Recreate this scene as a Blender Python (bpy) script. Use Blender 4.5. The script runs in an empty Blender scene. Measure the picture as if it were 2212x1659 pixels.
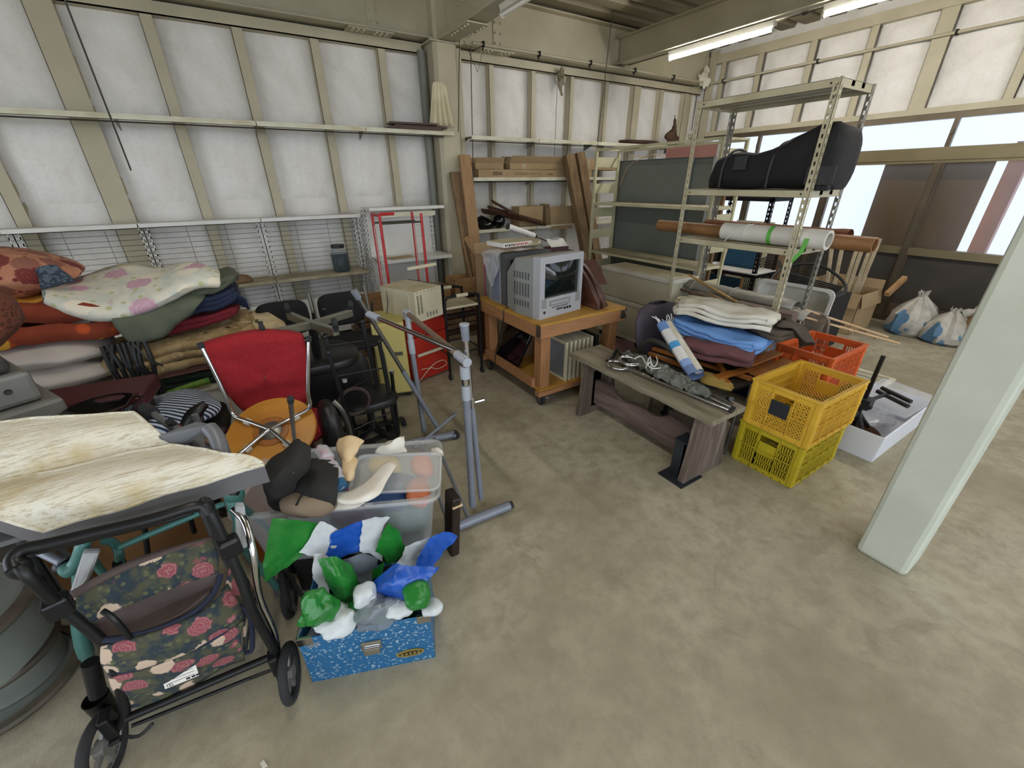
import bpy, bmesh, math, random
from mathutils import Vector, Matrix, noise
random.seed(7)
V = Vector
R = math.radians
PI = math.pi
SC = bpy.context.scene
COL = SC.collection
# ------------------------------------------------------------------ camera
F_PX, W_PX, H_PX = 884.2, 2212, 1659
YAW, PIT, ROL, CAMZ = R(31.99), R(26.24), R(-0.577), 1.65
fwd = V((math.sin(YAW)*math.cos(PIT), math.cos(YAW)*math.cos(PIT), -math.sin(PIT)))
rt = V((math.cos(YAW), -math.sin(YAW), 0))
upv = rt.cross(fwd)
rt, upv = math.cos(ROL)*rt+math.sin(ROL)*upv, -math.sin(ROL)*rt+math.cos(ROL)*upv
cam_d = bpy.data.cameras.new('camera'); cam = bpy.data.objects.new('camera', cam_d); COL.objects.link(cam)
m3 = Matrix((rt, upv, -fwd)).transposed()
cam.matrix_world = Matrix.Translation((0, 0, CAMZ)) @ m3.to_4x4()
cam_d.sensor_width = 36; cam_d.lens = 36*F_PX/W_PX; cam_d.clip_start = 0.02; cam_d.clip_end = 100
SC.camera = cam
# ------------------------------------------------------------------ world, light, exposure
w = bpy.data.worlds.new('sky'); SC.world = w; w.use_nodes = True
bg = w.node_tree.nodes['Background']; bg.inputs[0].default_value = (0.82, 0.90, 1.0, 1); bg.inputs[1].default_value = 2.8
def area(name, loc, rot, sx, sy, power, col, portal=False):
    d = bpy.data.lights.new(name, 'AREA'); d.shape = 'RECTANGLE'; d.size = sx; d.size_y = sy; d.energy = power; d.color = col
    o = bpy.data.objects.new(name, d); COL.objects.link(o); o.location = loc; o.rotation_euler = rot
    if portal: d.cycles.is_portal = True
    return o
area('doorway_daylight_portal', (0.9, -3.0, 1.5), (R(-90), 0, 0), 8.0, 3.0, 1, (1, 1, 1), True)
area('side_opening_portal', (-3.6, 1.2, 1.45), (0, R(-90), 0), 2.3, 4.6, 1, (1, 1, 1), True)
SC.view_settings.view_transform = 'Standard'; SC.view_settings.look = 'None'
SC.view_settings.gamma = 1; SC.view_settings.use_curve_mapping = False
SC.view_settings.exposure = 0.30
SC.cycles.max_bounces = 8; SC.cycles.diffuse_bounces = 5; SC.cycles.glossy_bounces = 3
SC.cycles.transmission_bounces = 6; SC.cycles.transparent_max_bounces = 12
SC.cycles.sample_clamp_indirect = 6.0; SC.cycles.caustics_reflective = False; SC.cycles.caustics_refractive = False
SC.cycles.use_denoising = True

# ------------------------------------------------------------------ rays from photo pixels to known planes
def ray(px, py): return fwd+(px-W_PX/2)/F_PX*rt-(py-H_PX/2)/F_PX*upv
def G(px, py, z=0.0):
    d = ray(px, py); return V((0, 0, CAMZ))+d*((z-CAMZ)/d.z)
def GY(px, py, y):
    d = ray(px, py); return V((0, 0, CAMZ))+d*(y/d.y)
def GX(px, py, x):
    d = ray(px, py); return V((0, 0, CAMZ))+d*(x/d.x)
def GD(px, py, dist):                       # by horizontal distance from the lens
    d = ray(px, py); return V((0, 0, CAMZ))+d*(dist/math.hypot(d.x, d.y))

# ------------------------------------------------------------------ materials
def s2l(c):
    if isinstance(c, str): c = [int(c[i:i+2], 16)/255 for i in (0, 2, 4)]
    return [x/12.92 if x <= 0.04045 else ((x+0.055)/1.055)**2.4 for x in c[:3]]+[1.0]
MATS = {}
def newmat(name):
    m = bpy.data.materials.new(name); m.use_nodes = True
    MATS[name] = m
    return m, m.node_tree.nodes, m.node_tree.links, m.node_tree.nodes['Principled BSDF']
def coords(N, L, scale=(1, 1, 1), rot=(0, 0, 0)):
    tc = N.new('ShaderNodeTexCoord'); mp = N.new('ShaderNodeMapping'); L.new(tc.outputs['Object'], mp.inputs[0])
    mp.inputs['Scale'].default_value = scale; mp.inputs['Rotation'].default_value = rot
    return mp.outputs[0]
def ntex(N, L, co, s, det=4, rough=.55, dist=0):
    n = N.new('ShaderNodeTexNoise'); L.new(co, n.inputs['Vector']); n.inputs['Scale'].default_value = s
    n.inputs['Detail'].default_value = det; n.inputs['Roughness'].default_value = rough; n.inputs['Distortion'].default_value = dist
    return n.outputs['Fac']
def ramp(N, L, fac, stops, interp='LINEAR'):
    r = N.new('ShaderNodeValToRGB'); L.new(fac, r.inputs[0]); e = r.color_ramp; e.interpolation = interp
    while len(e.elements) < len(stops): e.elements.new(.5)
    for el, (p, c) in zip(e.elements, stops): el.position = p; el.color = s2l(c) if isinstance(c, str) else c
    return r.outputs[0]
def mix(N, L, fac, a, b, mode='MIX'):
    m = N.new('ShaderNodeMix'); m.data_type = 'RGBA'; m.blend_type = mode
    for sock, val in ((m.inputs[0], fac), (m.inputs[6], a), (m.inputs[7], b)):
        if isinstance(val, bpy.types.NodeSocket): L.new(val, sock)
        elif isinstance(val, str): sock.default_value = s2l(val)
        else: sock.default_value = val
    return m.outputs[2]
def bump(N, L, P, h, dist=.002, st=.6):
    b = N.new('ShaderNodeBump'); L.new(h, b.inputs['Height']); b.inputs['Distance'].default_value = dist; b.inputs['Strength'].default_value = st
    L.new(b.outputs[0], P.inputs['Normal'])
def mat(name, c, rough=.6, metal=0, c2=None, vs=3, lo=.35, hi=.7, bs=0, bd=.001, sc=(1, 1, 1), emit=0, spec=None, sheen=0):
    if name in MATS: return MATS[name]
    m, N, L, P = newmat(name)
    P.inputs['Roughness'].default_value = rough; P.inputs['Metallic'].default_value = metal
    if spec is not None: P.inputs['Specular IOR Level'].default_value = spec
    if sheen: P.inputs['Sheen Weight'].default_value = sheen
    co = coords(N, L, sc)
    if c2:
        L.new(ramp(N, L, ntex(N, L, co, vs, 6), [(lo, c), (hi, c2)]), P.inputs['Base Color'])
    else: P.inputs['Base Color'].default_value = s2l(c)
    if bs: bump(N, L, P, ntex(N, L, co, bs, 3), bd)
    if emit:
        P.inputs['Emission Color'].default_value = s2l(c); P.inputs['Emission Strength'].default_value = emit
    return m
def wood(name, c1, c2, c3=None, axis=0, s=6, rough=.75, st=14, bd=.0012):
    m, N, L, P = newmat(name); sc = [st, st, st]; sc[axis] = 1.2
    co = coords(N, L, sc)
    n = ntex(N, L, co, s*.35, 8, .65, .6)
    col = ramp(N, L, n, [(.3, c1), (.55, c2), (.75, c3 or c2)])
    n2 = ntex(N, L, coords(N, L), 2.2, 4)
    col = mix(N, L, ramp(N, L, n2, [(.35, '000000'), (.75, 'ffffff')]), col, mix(N, L, .35, col, c1))
    L.new(col, P.inputs['Base Color']); P.inputs['Roughness'].default_value = rough
    bump(N, L, P, n, bd, .8)
    return m
def glassy(name, c, alpha=.35, rough=.25):
    m, N, L, P = newmat(name)      # clear / frosted plastic: see-through mixed with a milky scatter
    out = [n for n in N if n.type == 'OUTPUT_MATERIAL'][0]
    tr = N.new('ShaderNodeBsdfTransparent'); tr.inputs[0].default_value = (.97, .97, .97, 1)
    mx = N.new('ShaderNodeMixShader'); mx.inputs[0].default_value = alpha
    P.inputs['Base Color'].default_value = s2l(c); P.inputs['Roughness'].default_value = rough
    L.new(tr.outputs[0], mx.inputs[1]); L.new(P.outputs[0], mx.inputs[2]); L.new(mx.outputs[0], out.inputs[0])
    return m

# ------------------------------------------------------------------ mesh building
WM = {}                                     # world matrices of parents
def Rz(a): return Matrix.Rotation(a, 4, 'Z')
def frame(o, x, z=V((0, 0, 1))):
    x = V(x).normalized(); y = V(z).cross(x).normalized(); z = x.cross(y)
    m = Matrix((x, y, z)).transposed().to_4x4(); m.translation = o; return m
def cat(pts, n=4, close=False):
    pts = [V(p) for p in pts]; k = len(pts); out = []
    if k < 3: return pts
    for i in range(k if close else k-1):
        a = pts[(i-1) % k] if (close or i > 0) else pts[0]; b = pts[i]; c = pts[(i+1) % k]
        d = pts[(i+2) % k] if (close or i+2 < k) else pts[-1]
        for j in range(n):
            t = j/n; out.append(.5*((2*b)+(c-a)*t+(2*a-5*b+4*c-d)*t*t+(3*b-a-3*c+d)*t**3))
    if not close: out.append(pts[-1])
    return out
class MB:
    def __init__(s, M=None): s.v = []; s.f = []; s.M = M
    def add(s, vs, fs):
        o = len(s.v)
        s.v += [(s.M @ V(p)) if s.M else V(p) for p in vs]; s.f += [[i+o for i in f] for f in fs]; return s
    def bb(s, x0, y0, z0, x1, y1, z1):
        return s.add([(x, y, z) for x in (x0, x1) for y in (y0, y1) for z in (z0, z1)],
                     [(0, 1, 3, 2), (4, 6, 7, 5), (0, 4, 5, 1), (2, 3, 7, 6), (0, 2, 6, 4), (1, 5, 7, 3)])
    def box(s, c, d, rot=None):
        c = V(c); M = rot if rot is not None else Matrix()
        if isinstance(M, (int, float)): M = Rz(M)
        M = M.to_3x3()
        return s.add([c+M @ V((x*d[0]/2, y*d[1]/2, z*d[2]/2)) for x in (-1, 1) for y in (-1, 1) for z in (-1, 1)],
                     [(0, 1, 3, 2), (4, 6, 7, 5), (0, 4, 5, 1), (2, 3, 7, 6), (0, 2, 6, 4), (1, 5, 7, 3)])
    def bar(s, p, q, w, h, up=(0, 0, 1)):
        p = V(p); q = V(q); x = (q-p).normalized(); up = V(up)
        if abs(x.dot(up)) > .98: up = V((0, 1, 0)) if abs(x.y) < .9 else V((1, 0, 0))
        y = up.cross(x).normalized(); z = x.cross(y)
        vs = [b+y*(i*w/2)+z*(j*h/2) for b in (p, q) for i, j in ((-1, -1), (1, -1), (1, 1), (-1, 1))]
        return s.add(vs, [(3, 2, 1, 0), (4, 5, 6, 7), (0, 1, 5, 4), (1, 2, 6, 5), (2, 3, 7, 6), (3, 0, 4, 7)])
    def tube(s, pts, r, n=8, close=False, sm=0):
        pts = [V(p) for p in pts]
        if sm: pts = cat(pts, sm, close)
        k = len(pts); rs = r if isinstance(r, (list, tuple)) else None
        t0 = (pts[1]-pts[0]).normalized(); up = V((0, 0, 1)) if abs(t0.z) < .9 else V((1, 0, 0))
        nrm = (up-t0*up.dot(t0)).normalized(); vs = []
        for i, p in enumerate(pts):
            a = pts[(i-1) % k] if close or i else pts[0]; b = pts[(i+1) % k] if close or i < k-1 else pts[-1]
            t = (b-a).normalized(); nrm = (nrm-t*nrm.dot(t)).normalized(); bn = t.cross(nrm)
            rr = rs[min(int(i*len(rs)/k), len(rs)-1)] if rs else r
            vs += [p+(nrm*math.cos(2*PI*j/n)+bn*math.sin(2*PI*j/n))*rr for j in range(n)]
        fs = [(i*n+j, i*n+(j+1) % n, ((i+1) % k)*n+(j+1) % n, ((i+1) % k)*n+j) for i in range(k if close else k-1) for j in range(n)]
        if not close: fs += [list(range(n))[::-1], [(k-1)*n+j for j in range(n)]]
        return s.add(vs, fs)
    def cyl(s, p, q, r, r2=None, n=16):
        p = V(p); q = V(q); t = (q-p).normalized(); up = V((0, 0, 1)) if abs(t.z) < .9 else V((1, 0, 0))
        a = up.cross(t).normalized(); b = t.cross(a); r2 = r if r2 is None else r2
        vs = [c+(a*math.cos(2*PI*j/n)+b*math.sin(2*PI*j/n))*rr for c, rr in ((p, r), (q, r2)) for j in range(n)]
        return s.add(vs, [(j, (j+1) % n, n+(j+1) % n, n+j) for j in range(n)]+[list(range(n))[::-1], list(range(n, 2*n))])
    def lathe(s, prof, M=None, n=24, cap=False):
        M = M or Matrix(); k = len(prof)
        vs = [M @ V((r*math.cos(2*PI*j/n), r*math.sin(2*PI*j/n), z)) for r, z in prof for j in range(n)]
        fs = [(i*n+j, i*n+(j+1) % n, (i+1)*n+(j+1) % n, (i+1)*n+j) for i in range(k-1) for j in range(n)]
        if cap: fs += [list(range(n))[::-1], [(k-1)*n+j for j in range(n)]]
        return s.add(vs, fs)
    def prism(s, pts, vec):
        pts = [V(p) for p in pts]; n = len(pts); vec = V(vec)
        return s.add(pts+[p+vec for p in pts], [list(range(n))[::-1], list(range(n, 2*n))]+[(i, (i+1) % n, n+(i+1) % n, n+i) for i in range(n)])
    def grid(s, rows, wrap=False):
        m = len(rows[0])
        return s.add([p for r in rows for p in r], [(i*m+j, i*m+(j+1) % m, (i+1)*m+(j+1) % m, (i+1)*m+j) for i in range(len(rows)-1) for j in range(m if wrap else m-1)])
    def ball(s, c, r, nu=16, nv=10, e=1.0, M=None, amp=0, fs=3, seed=0):
        if not isinstance(r, (list, tuple)): r = (r, r, r)
        c = V(c); M = (M or Matrix()).to_3x3(); vs = []
        sg = lambda x, p: math.copysign(abs(x)**p, x)
        for i in range(nv+1):
            ph = -PI/2+PI*i/nv
            for j in range(nu):
                th = 2*PI*j/nu
                p = V((sg(math.cos(ph), e)*sg(math.cos(th), e)*r[0], sg(math.cos(ph), e)*sg(math.sin(th), e)*r[1], sg(math.sin(ph), e)*r[2]))
                if amp: p *= 1+amp*noise.noise(p*fs+V((seed, seed*2, 0)))*1.5+amp*.5*noise.noise(p*fs*2.7+V((seed, 0, 5)))
                vs.append(c+M @ p)
        return s.add(vs, [(i*nu+j, i*nu+(j+1) % nu, (i+1)*nu+(j+1) % nu, (i+1)*nu+j) for i in range(nv) for j in range(nu)])
    def build(s, name, m, parent=None, smooth=False, bevel=0, solid=0, world=False, sub=0, ang=40, label=None):
        vs = s.v
        me = bpy.data.meshes.new(name); o = bpy.data.objects.new(name, me)
        if parent is None:
            xs = [v.x for v in vs]; ys = [v.y for v in vs]; zs = [v.z for v in vs]
            c = V(((min(xs)+max(xs))/2, (min(ys)+max(ys))/2, min(zs)))
            vs = [v-c for v in vs]; o.location = c; WM[o.name] = Matrix.Translation(c)
        else:
            o.parent = parent; pm = WM[parent.name]
            xs = [v.x for v in vs]; c = V((sum(xs)/len(xs), sum(v.y for v in vs)/len(vs), sum(v.z for v in vs)/len(vs)))
            if world: vs = [pm.inverted() @ v for v in vs]; c = pm.inverted() @ c
            vs = [v-c for v in vs]; o.location = c; WM[o.name] = pm @ Matrix.Translation(c)
        me.from_pydata([tuple(v) for v in vs], [], s.f); me.validate(); me.materials.append(MATS[m] if isinstance(m, str) else m)
        bm = bmesh.new(); bm.from_mesh(me)
        if sub or smooth or bevel: bmesh.ops.remove_doubles(bm, verts=bm.verts, dist=1e-5)
        bmesh.ops.recalc_face_normals(bm, faces=bm.faces); bm.to_mesh(me); bm.free()
        if smooth:
            me.shade_smooth(); me.set_sharp_from_angle(angle=R(ang))
        if solid:
            md = o.modifiers.new('solid', 'SOLIDIFY'); md.thickness = solid; md.offset = 0
        if bevel:
            md = o.modifiers.new('bevel', 'BEVEL'); md.width = bevel; md.segments = 2; md.limit_method = 'ANGLE'; md.angle_limit = R(50)
        if sub:
            md = o.modifiers.new('sub', 'SUBSURF'); md.levels = sub; md.render_levels = sub
        COL.objects.link(o)
        if label: o['label'] = label
        return o
def thing(name, label, catg, loc=(0, 0, 0), rz=0, group=None, M=None):
    o = bpy.data.objects.new(name, None); COL.objects.link(o); o.empty_display_size = .1
    M = M or (Matrix.Translation(V(loc)) @ Rz(rz)); o.matrix_world = M; WM[o.name] = M
    o['label'] = label; o['category'] = catg
    if group: o['group'] = group
    return o
def tag(o, label, catg, group=None, kind=None):
    o['label'] = label; o['category'] = catg
    if group: o['group'] = group
    if kind: o['kind'] = kind
    return o
def struct(o): o['kind'] = 'structure'; return o
def dup(root, M, label=None, group=None):
    def cp(o, par):
        c = o.copy(); COL.objects.link(c)
        if par: c.parent = par
        for ch in list(o.children): cp(ch, c)
        return c
    r = cp(root, None); r.matrix_world = M; WM[r.name] = M
    if label: r['label'] = label
    if group: r['group'] = group
    return r
def text(parent, s, M, size, m, ext=.0008, name='lettering'):
    cu = bpy.data.curves.new('t', 'FONT'); cu.body = s; cu.size = size; cu.extrude = ext; cu.align_x = 'CENTER'; cu.align_y = 'CENTER'
    t = bpy.data.objects.new('t', cu); COL.objects.link(t); bpy.context.view_layer.update()
    me = bpy.data.meshes.new_from_object(t.evaluated_get(bpy.context.evaluated_depsgraph_get())); bpy.data.objects.remove(t)
    o = bpy.data.objects.new(name, me); me.materials.clear(); me.materials.append(MATS[m]); COL.objects.link(o); o.parent = parent
    L = WM[parent.name].inverted() @ M; o.matrix_local = L; WM[o.name] = M
    return o
def patch(rows, n=4, amp=0, fs=6, seed=0):
    rr = [cat(r, n) for r in rows]
    cols = [cat([r[j] for r in rr], n) for j in range(len(rr[0]))]
    out = [[c[i] for c in cols] for i in range(len(cols[0]))]
    if amp:
        out = [[p+V((noise.noise(p*fs+V((seed, 0, 0))), noise.noise(p*fs+V((0, seed+7, 0))), noise.noise(p*fs+V((3, 0, seed)))))*amp for p in r] for r in out]
    return out
def cloth(name, m, M, size, folds=3, puff=.5, amp=.012, seed=1, parent=None, n=10, sag=0, bev=.35):
    """a folded textile: layers stacked in z, joined by rounded folds on the local +x/-x sides"""
    sx, sy, sz = size; t = sz/folds; path = []
    for k in range(folds):
        z = t*(k+.5); xs = [-sx/2+sx*i/n for i in range(n+1)]
        if k % 2: xs = xs[::-1]
        inset = random.uniform(0, .06)*sx
        path += [V((x*(1-inset/sx), 0, z)) for x in xs]
        if k < folds-1:
            e = 1 if k % 2 == 0 else -1
            path += [V((e*(sx/2-inset/2+t*.35), 0, z+t*.5))]
    ny = 12; rows = []
    for j in range(ny+1):
        v = j/ny*2-1; sh = (1-abs(v)**6*.10); row = []
        for p in path:
            u = p.x/(sx/2)
            bulge = (1-u*u*.55)*(1-v*v*.6)
            q = V((p.x*sh, v*sy/2*(1-abs(u)**6*.08), (p.z-sz/2)*(.55+.45*max(bulge, 0))*(1+puff*.3)+sz/2-sag*(u*u)))
            q += V((noise.noise(q*7+V((seed, 0, 0))), noise.noise(q*7+V((0, seed, 0))), noise.noise(q*9+V((0, 0, seed)))*1.3))*amp
            row.append(q)
        rows.append(row)
    b = MB(M); b.grid(rows)
    return b.build(name, m, parent, smooth=True, solid=t*.82, world=parent is not None, ang=80)
def pillow(name, m, M, size, amp=.06, seed=0, parent=None, e=.62):
    b = MB(M); sx, sy, sz = size; nu = 36; nv = 16; rows = []
    sg = lambda x, p: math.copysign(abs(x)**p, x)
    for i in range(nv+1):
        ph = -PI/2+PI*i/nv; row = []
        for j in range(nu):
            th = 2*PI*j/nu
            x = sg(math.cos(th), e)*abs(math.cos(ph))**.45; y = sg(math.sin(th), e)*abs(math.cos(ph))**.45; z = math.sin(ph)
            edge = max(abs(x), abs(y)); z *= (1-.55*edge**2)
            p = V((x*sx/2, y*sy/2, z*sz/2+sz/2))
            p += V((noise.noise(p*6+V((seed, 1, 0))), noise.noise(p*6+V((0, seed, 9))), noise.noise(p*9+V((seed, 0, 4)))*1.2))*amp*min(sx, sy)*.6
            row.append(p)
        rows.append(row)
    b.grid(rows, wrap=True)
    return b.build(name, m, parent, smooth=True, world=parent is not None, ang=85)
# ================================================================== SETTING
XW, YW = 6.8, 5.2
paint = mat('cream_paint', 'aba38a', .5, 0, 'bab29a', 2.5, bs=60, bd=.0004)
paint_l = mat('cream_paint_bright', 'd6d2b4', .5, 0, 'c6c2a2', 3)
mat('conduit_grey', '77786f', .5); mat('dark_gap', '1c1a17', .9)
# quilted insulation fabric
m, N, L, P = newmat('insulation_fabric')
co = coords(N, L); n1 = ntex(N, L, co, 1.3, 5, .6, .8); n2 = ntex(N, L, co, 45, 3)
c = ramp(N, L, n1, [(.32, 'cfccc6'), (.5, 'e3e0db'), (.68, 'ecebe8')])
c = mix(N, L, ramp(N, L, n2, [(.45, '000000'), (.85, '999999')]), c, 'c9c4bb')
st = ntex(N, L, coords(N, L, (1, 1, .25)), 2.2, 4, .6)
c = mix(N, L, ramp(N, L, st, [(.58, '000000'), (.8, '999999')]), c, 'a39a86')
L.new(c, P.inputs['Base Color']); P.inputs['Roughness'].default_value = .75
h = N.new('ShaderNodeMath'); h.operation = 'ADD'; L.new(ntex(N, L, co, 5, 4, .55, 2.0), h.inputs[0]); h.inputs[1].default_value = 0
bump(N, L, P, h.outputs[0], .012, .6)
# concrete floor
m, N, L, P = newmat('concrete')
co = coords(N, L); n1 = ntex(N, L, co, .9, 6, .6, .4); n2 = ntex(N, L, co, 9, 8, .7); n3 = ntex(N, L, co, 130, 2); n4 = ntex(N, L, co, 3.1, 7, .65, 1.2)
c = ramp(N, L, n1, [(.3, '8a826c'), (.5, 'a69e88'), (.72, 'b8b19e')])
c = mix(N, L, ramp(N, L, n2, [(.42, '000000'), (.68, 'dddddd')]), c, '8a816c')
c = mix(N, L, ramp(N, L, n4, [(.57, '000000'), (.64, 'aaaaaa'), (.9, 'bbbbbb')]), c, '837964')
vo = N.new('ShaderNodeTexVoronoi'); L.new(co, vo.inputs[0]); vo.inputs['Scale'].default_value = 2.6
spots = ramp(N, L, vo.outputs['Distance'], [(.05, 'ffffff'), (.085, '000000')])
spots = mix(N, L, 1.0, spots, ramp(N, L, ntex(N, L, co, 2.0, 2), [(.56, '000000'), (.6, 'aaaaaa')]), 'MULTIPLY')
c = mix(N, L, spots, c, '756b5b')
vc = N.new('ShaderNodeTexVoronoi'); vc.feature = 'DISTANCE_TO_EDGE'
dn = N.new('ShaderNodeTexNoise'); L.new(co, dn.inputs['Vector']); dn.inputs['Scale'].default_value = 2.5; dn.inputs['Detail'].default_value = 5
va = N.new('ShaderNodeVectorMath'); va.operation = 'MULTIPLY_ADD'; L.new(dn.outputs['Color'], va.inputs[0]); va.inputs[1].default_value = (.5, .5, .5); L.new(co, va.inputs[2])
L.new(va.outputs[0], vc.inputs[0]); vc.inputs['Scale'].default_value = .55
crack = ramp(N, L, vc.outputs['Distance'], [(.0, '666666'), (.0025, '000000')])
c = mix(N, L, crack, c, '746c5c')
L.new(c, P.inputs['Base Color']); P.inputs['Roughness'].default_value = .62
L.new(ramp(N, L, n2, [(.3, 'c8c8c8'), (.7, 'eeeeee')]), P.inputs['Roughness']); P.inputs['Specular IOR Level'].default_value = .3
h = N.new('ShaderNodeMath'); h.operation = 'ADD'; L.new(n3, h.inputs[0]); L.new(n2, h.inputs[1]); bump(N, L, P, h.outputs[0], .002, .35)
mat('dark_panel', '3a342e', .7, 0, '2e2925', 3)
mat('kick_board', '5c4a3a', .8, 0, '4a3b2e', 4)
mat('brown_frame', '6d6252', .35, .6, '5d5345', 3)
mat('bronze_rail', '8f8467', .35, .6, '7a6f55', 2)
wood('plywood_outside', 'd9a04a', 'e8b866', 'c48c3e', 2, 3, .8, 3)
mat('deck_steel', '8d836b', .6, 0, '766d58', 2, sc=(.3, 1, 1))
# frosted glass: half see-through, half glowing with the light behind
m, N, L, P = newmat('frosted_glass')
out = [n for n in N if n.type == 'OUTPUT_MATERIAL'][0]
tr = N.new('ShaderNodeBsdfTransparent'); tr.inputs[0].default_value = (.62, .63, .66, 1); tl = N.new('ShaderNodeBsdfTranslucent'); tl.inputs[0].default_value = (.5, .505, .52, 1)
a1 = N.new('ShaderNodeMixShader'); a1.inputs[0].default_value = .07; L.new(tr.outputs[0], a1.inputs[1]); L.new(tl.outputs[0], a1.inputs[2])
gl = N.new('ShaderNodeBsdfGlossy'); gl.inputs['Roughness'].default_value = .25
a2 = N.new('ShaderNodeMixShader'); a2.inputs[0].default_value = .06; L.new(a1.outputs[0], a2.inputs[1]); L.new(gl.outputs[0], a2.inputs[2]); L.new(a2.outputs[0], out.inputs[0])
N.remove(P)
struct(MB().bb(-9, -9, -.12, 9.5, YW+.3, 0).build('floor', 'concrete'))
# ---- wall along the back, in two column bays
def sheetgrid(o, du, dv, W, H, seed, amp=.017, nu=14, nv=30):
    rows = []
    for i in range(nv+1):
        r = []
        for j in range(nu+1):
            u = j/nu; v = i/nv; e = min(1, 6*min(u, 1-u, v*2, (1-v)*2)+.0)
            p = o+du*(W*u)+dv*(H*v); nn = du.cross(dv)
            q = p*1.0
            a = noise.noise(V((q.x*3+q.y*3, q.z*5, seed)))+.8*noise.noise(V((q.x*8+q.y*8, q.z*3, seed+3)))+.5*noise.noise(V((q.x*14+q.y*14+q.z*6, q.z*12, seed+9)))
            for sz in (2.26, 1.55):
                a += .9*math.exp(-((q.z-sz+.02*math.sin(q.x*9))/.02)**2)
            r.append(p+nn*(a*amp*e+.035*math.sin(PI*u)*e))
        rows.append(r)
    return rows
wb = struct(MB().bb(-4.2, YW+.12, 0, XW+.3, YW+.3, 4.0).build('wall_back', 'insulation_fabric'))
def cstud(b, x0, x1, y, z0, z1, web_left=True, d=.09):
    b.bb(x0, y, z0, x1, y+.004, z1)                                      # face
    xw = x0 if web_left else x1
    b.bb(min(xw, xw+(.004 if web_left else -.004)), y, z0, max(xw, xw+(.004 if web_left else -.004)), y+d, z1)
    b.bb(x0, y+d-.004, z0, x1, y+d, z1)
YS = YW-.09
edges_l = [(-3.6, .075), (-2.95, .075), (-2.30, .16), (-1.98, .075), (-1.41, .09), (-.745, .17), (-.168, .085), (.454, .085), (1.076, .08), (1.709, .08)]
edges_r = [(2.98, .062), (3.58, .062), (4.20, .062), (4.82, .062), (5.46, .14), (5.96, .08), (6.55, .1)]
studs = []
for (xr, wd) in edges_l+edges_r:
    b = MB(); cstud(b, xr-wd, xr, YS, 0.02, 2.89, True); studs.append((xr-wd, xr))
    b.build('stud', 'cream_paint', wb, world=True)
prev = -4.0
bays = sorted(studs)
xs_b = [(-4.2, -3.675)]
for i in range(len(bays)-1): xs_b.append((bays[i][1], bays[i+1][0]))
xs_b.append((bays[-1][1], XW))
for i, (a, c) in enumerate(xs_b):
    if c-a < .05: continue
    for z0, z1 in ((0.03, 1.52), (1.52, 2.92)):
        rows = sheetgrid(V((a-.04, YW, z0)), V((1, 0, 0)), V((0, 0, 1)), c-a+.08, z1-z0, i*3.1)
        MB().grid(rows).build('insulation_sheet', 'insulation_fabric', wb, smooth=True, world=True, ang=180)
for x0, x1 in ((-4.2, 2.1), (2.5, XW)):
    b = MB(); b.bb(x0, YS-.01, 2.875, x1, YS+.1, 2.885); b.bb(x0, YS-.01, 2.875, x1, YS-.005, 2.965); b.build('top_track', 'cream_paint', wb, world=True)
# ---- window wall
ww = struct(MB().bb(XW+.14, -3.2, 2.3, XW+.3, YW+.3, 4.0).bb(XW+.14, -3.2, 0, XW+.3, YW+.3, .05).bb(XW+.03, 4.94, 0, XW+.3, YW+.3, 2.4).build('wall_right', 'insulation_fabric'))
b = MB(); b.bb(XW-.02, -3.2, 3.235, XW+.1, YW, 3.245); b.bb(XW-.025, -3.2, 3.235, XW-.015, YW, 3.345); b.build('top_track', 'cream_paint', ww, world=True)
b = MB(); b.bb(XW-.02, -3.2, 2.33, XW+.12, YW, 2.34); b.bb(XW-.03, -3.2, 2.285, XW-.02, YW, 2.345); b.build('window_header', 'cream_paint', ww, world=True)
ed = [4.72, 4.155, 3.48, 2.835, 2.155, 1.48, .83, .18, -.5, -1.2, -1.9, -2.6]
wds = [.075, .075, .08, .08, .15, .08, .08, .15, .08, .08, .08, .08]
pv = YW
for yr, wd in zip(ed, wds):
    b = MB(); b.bb(XW-.01, yr, 2.34, XW-.006, yr+wd, 3.235); b.bb(XW-.01, yr+wd-.004, 2.34, XW+.09, yr+wd, 3.235); b.build('stud', 'cream_paint', ww, world=True)
pv = YW
for i, (yr, wd) in enumerate(zip(ed+[-3.2], wds+[0])):
    if pv-(yr+wd) > .05:
        rows = sheetgrid(V((XW+.06, pv, 2.34)), V((0, -1, 0)), V((0, 0, 1)), pv-yr-wd, .9, 40+i*2.3, .018, 14, 20)
        MB().grid(rows).build('insulation_sheet', 'insulation_fabric', ww, smooth=True, world=True, ang=180)
    pv = yr
b = MB(); b.bb(XW-.04, YW-.33, 0, XW-.03, YW-.2, 3.4); b.bb(XW-.04, YW-.21, 0, XW+.1, YW-.2, 3.4); b.bb(XW-.28, YW-.05, 0, XW-.14, YW-.04, 2.95); b.build('corner_post', 'cream_paint', ww, world=True)
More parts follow.
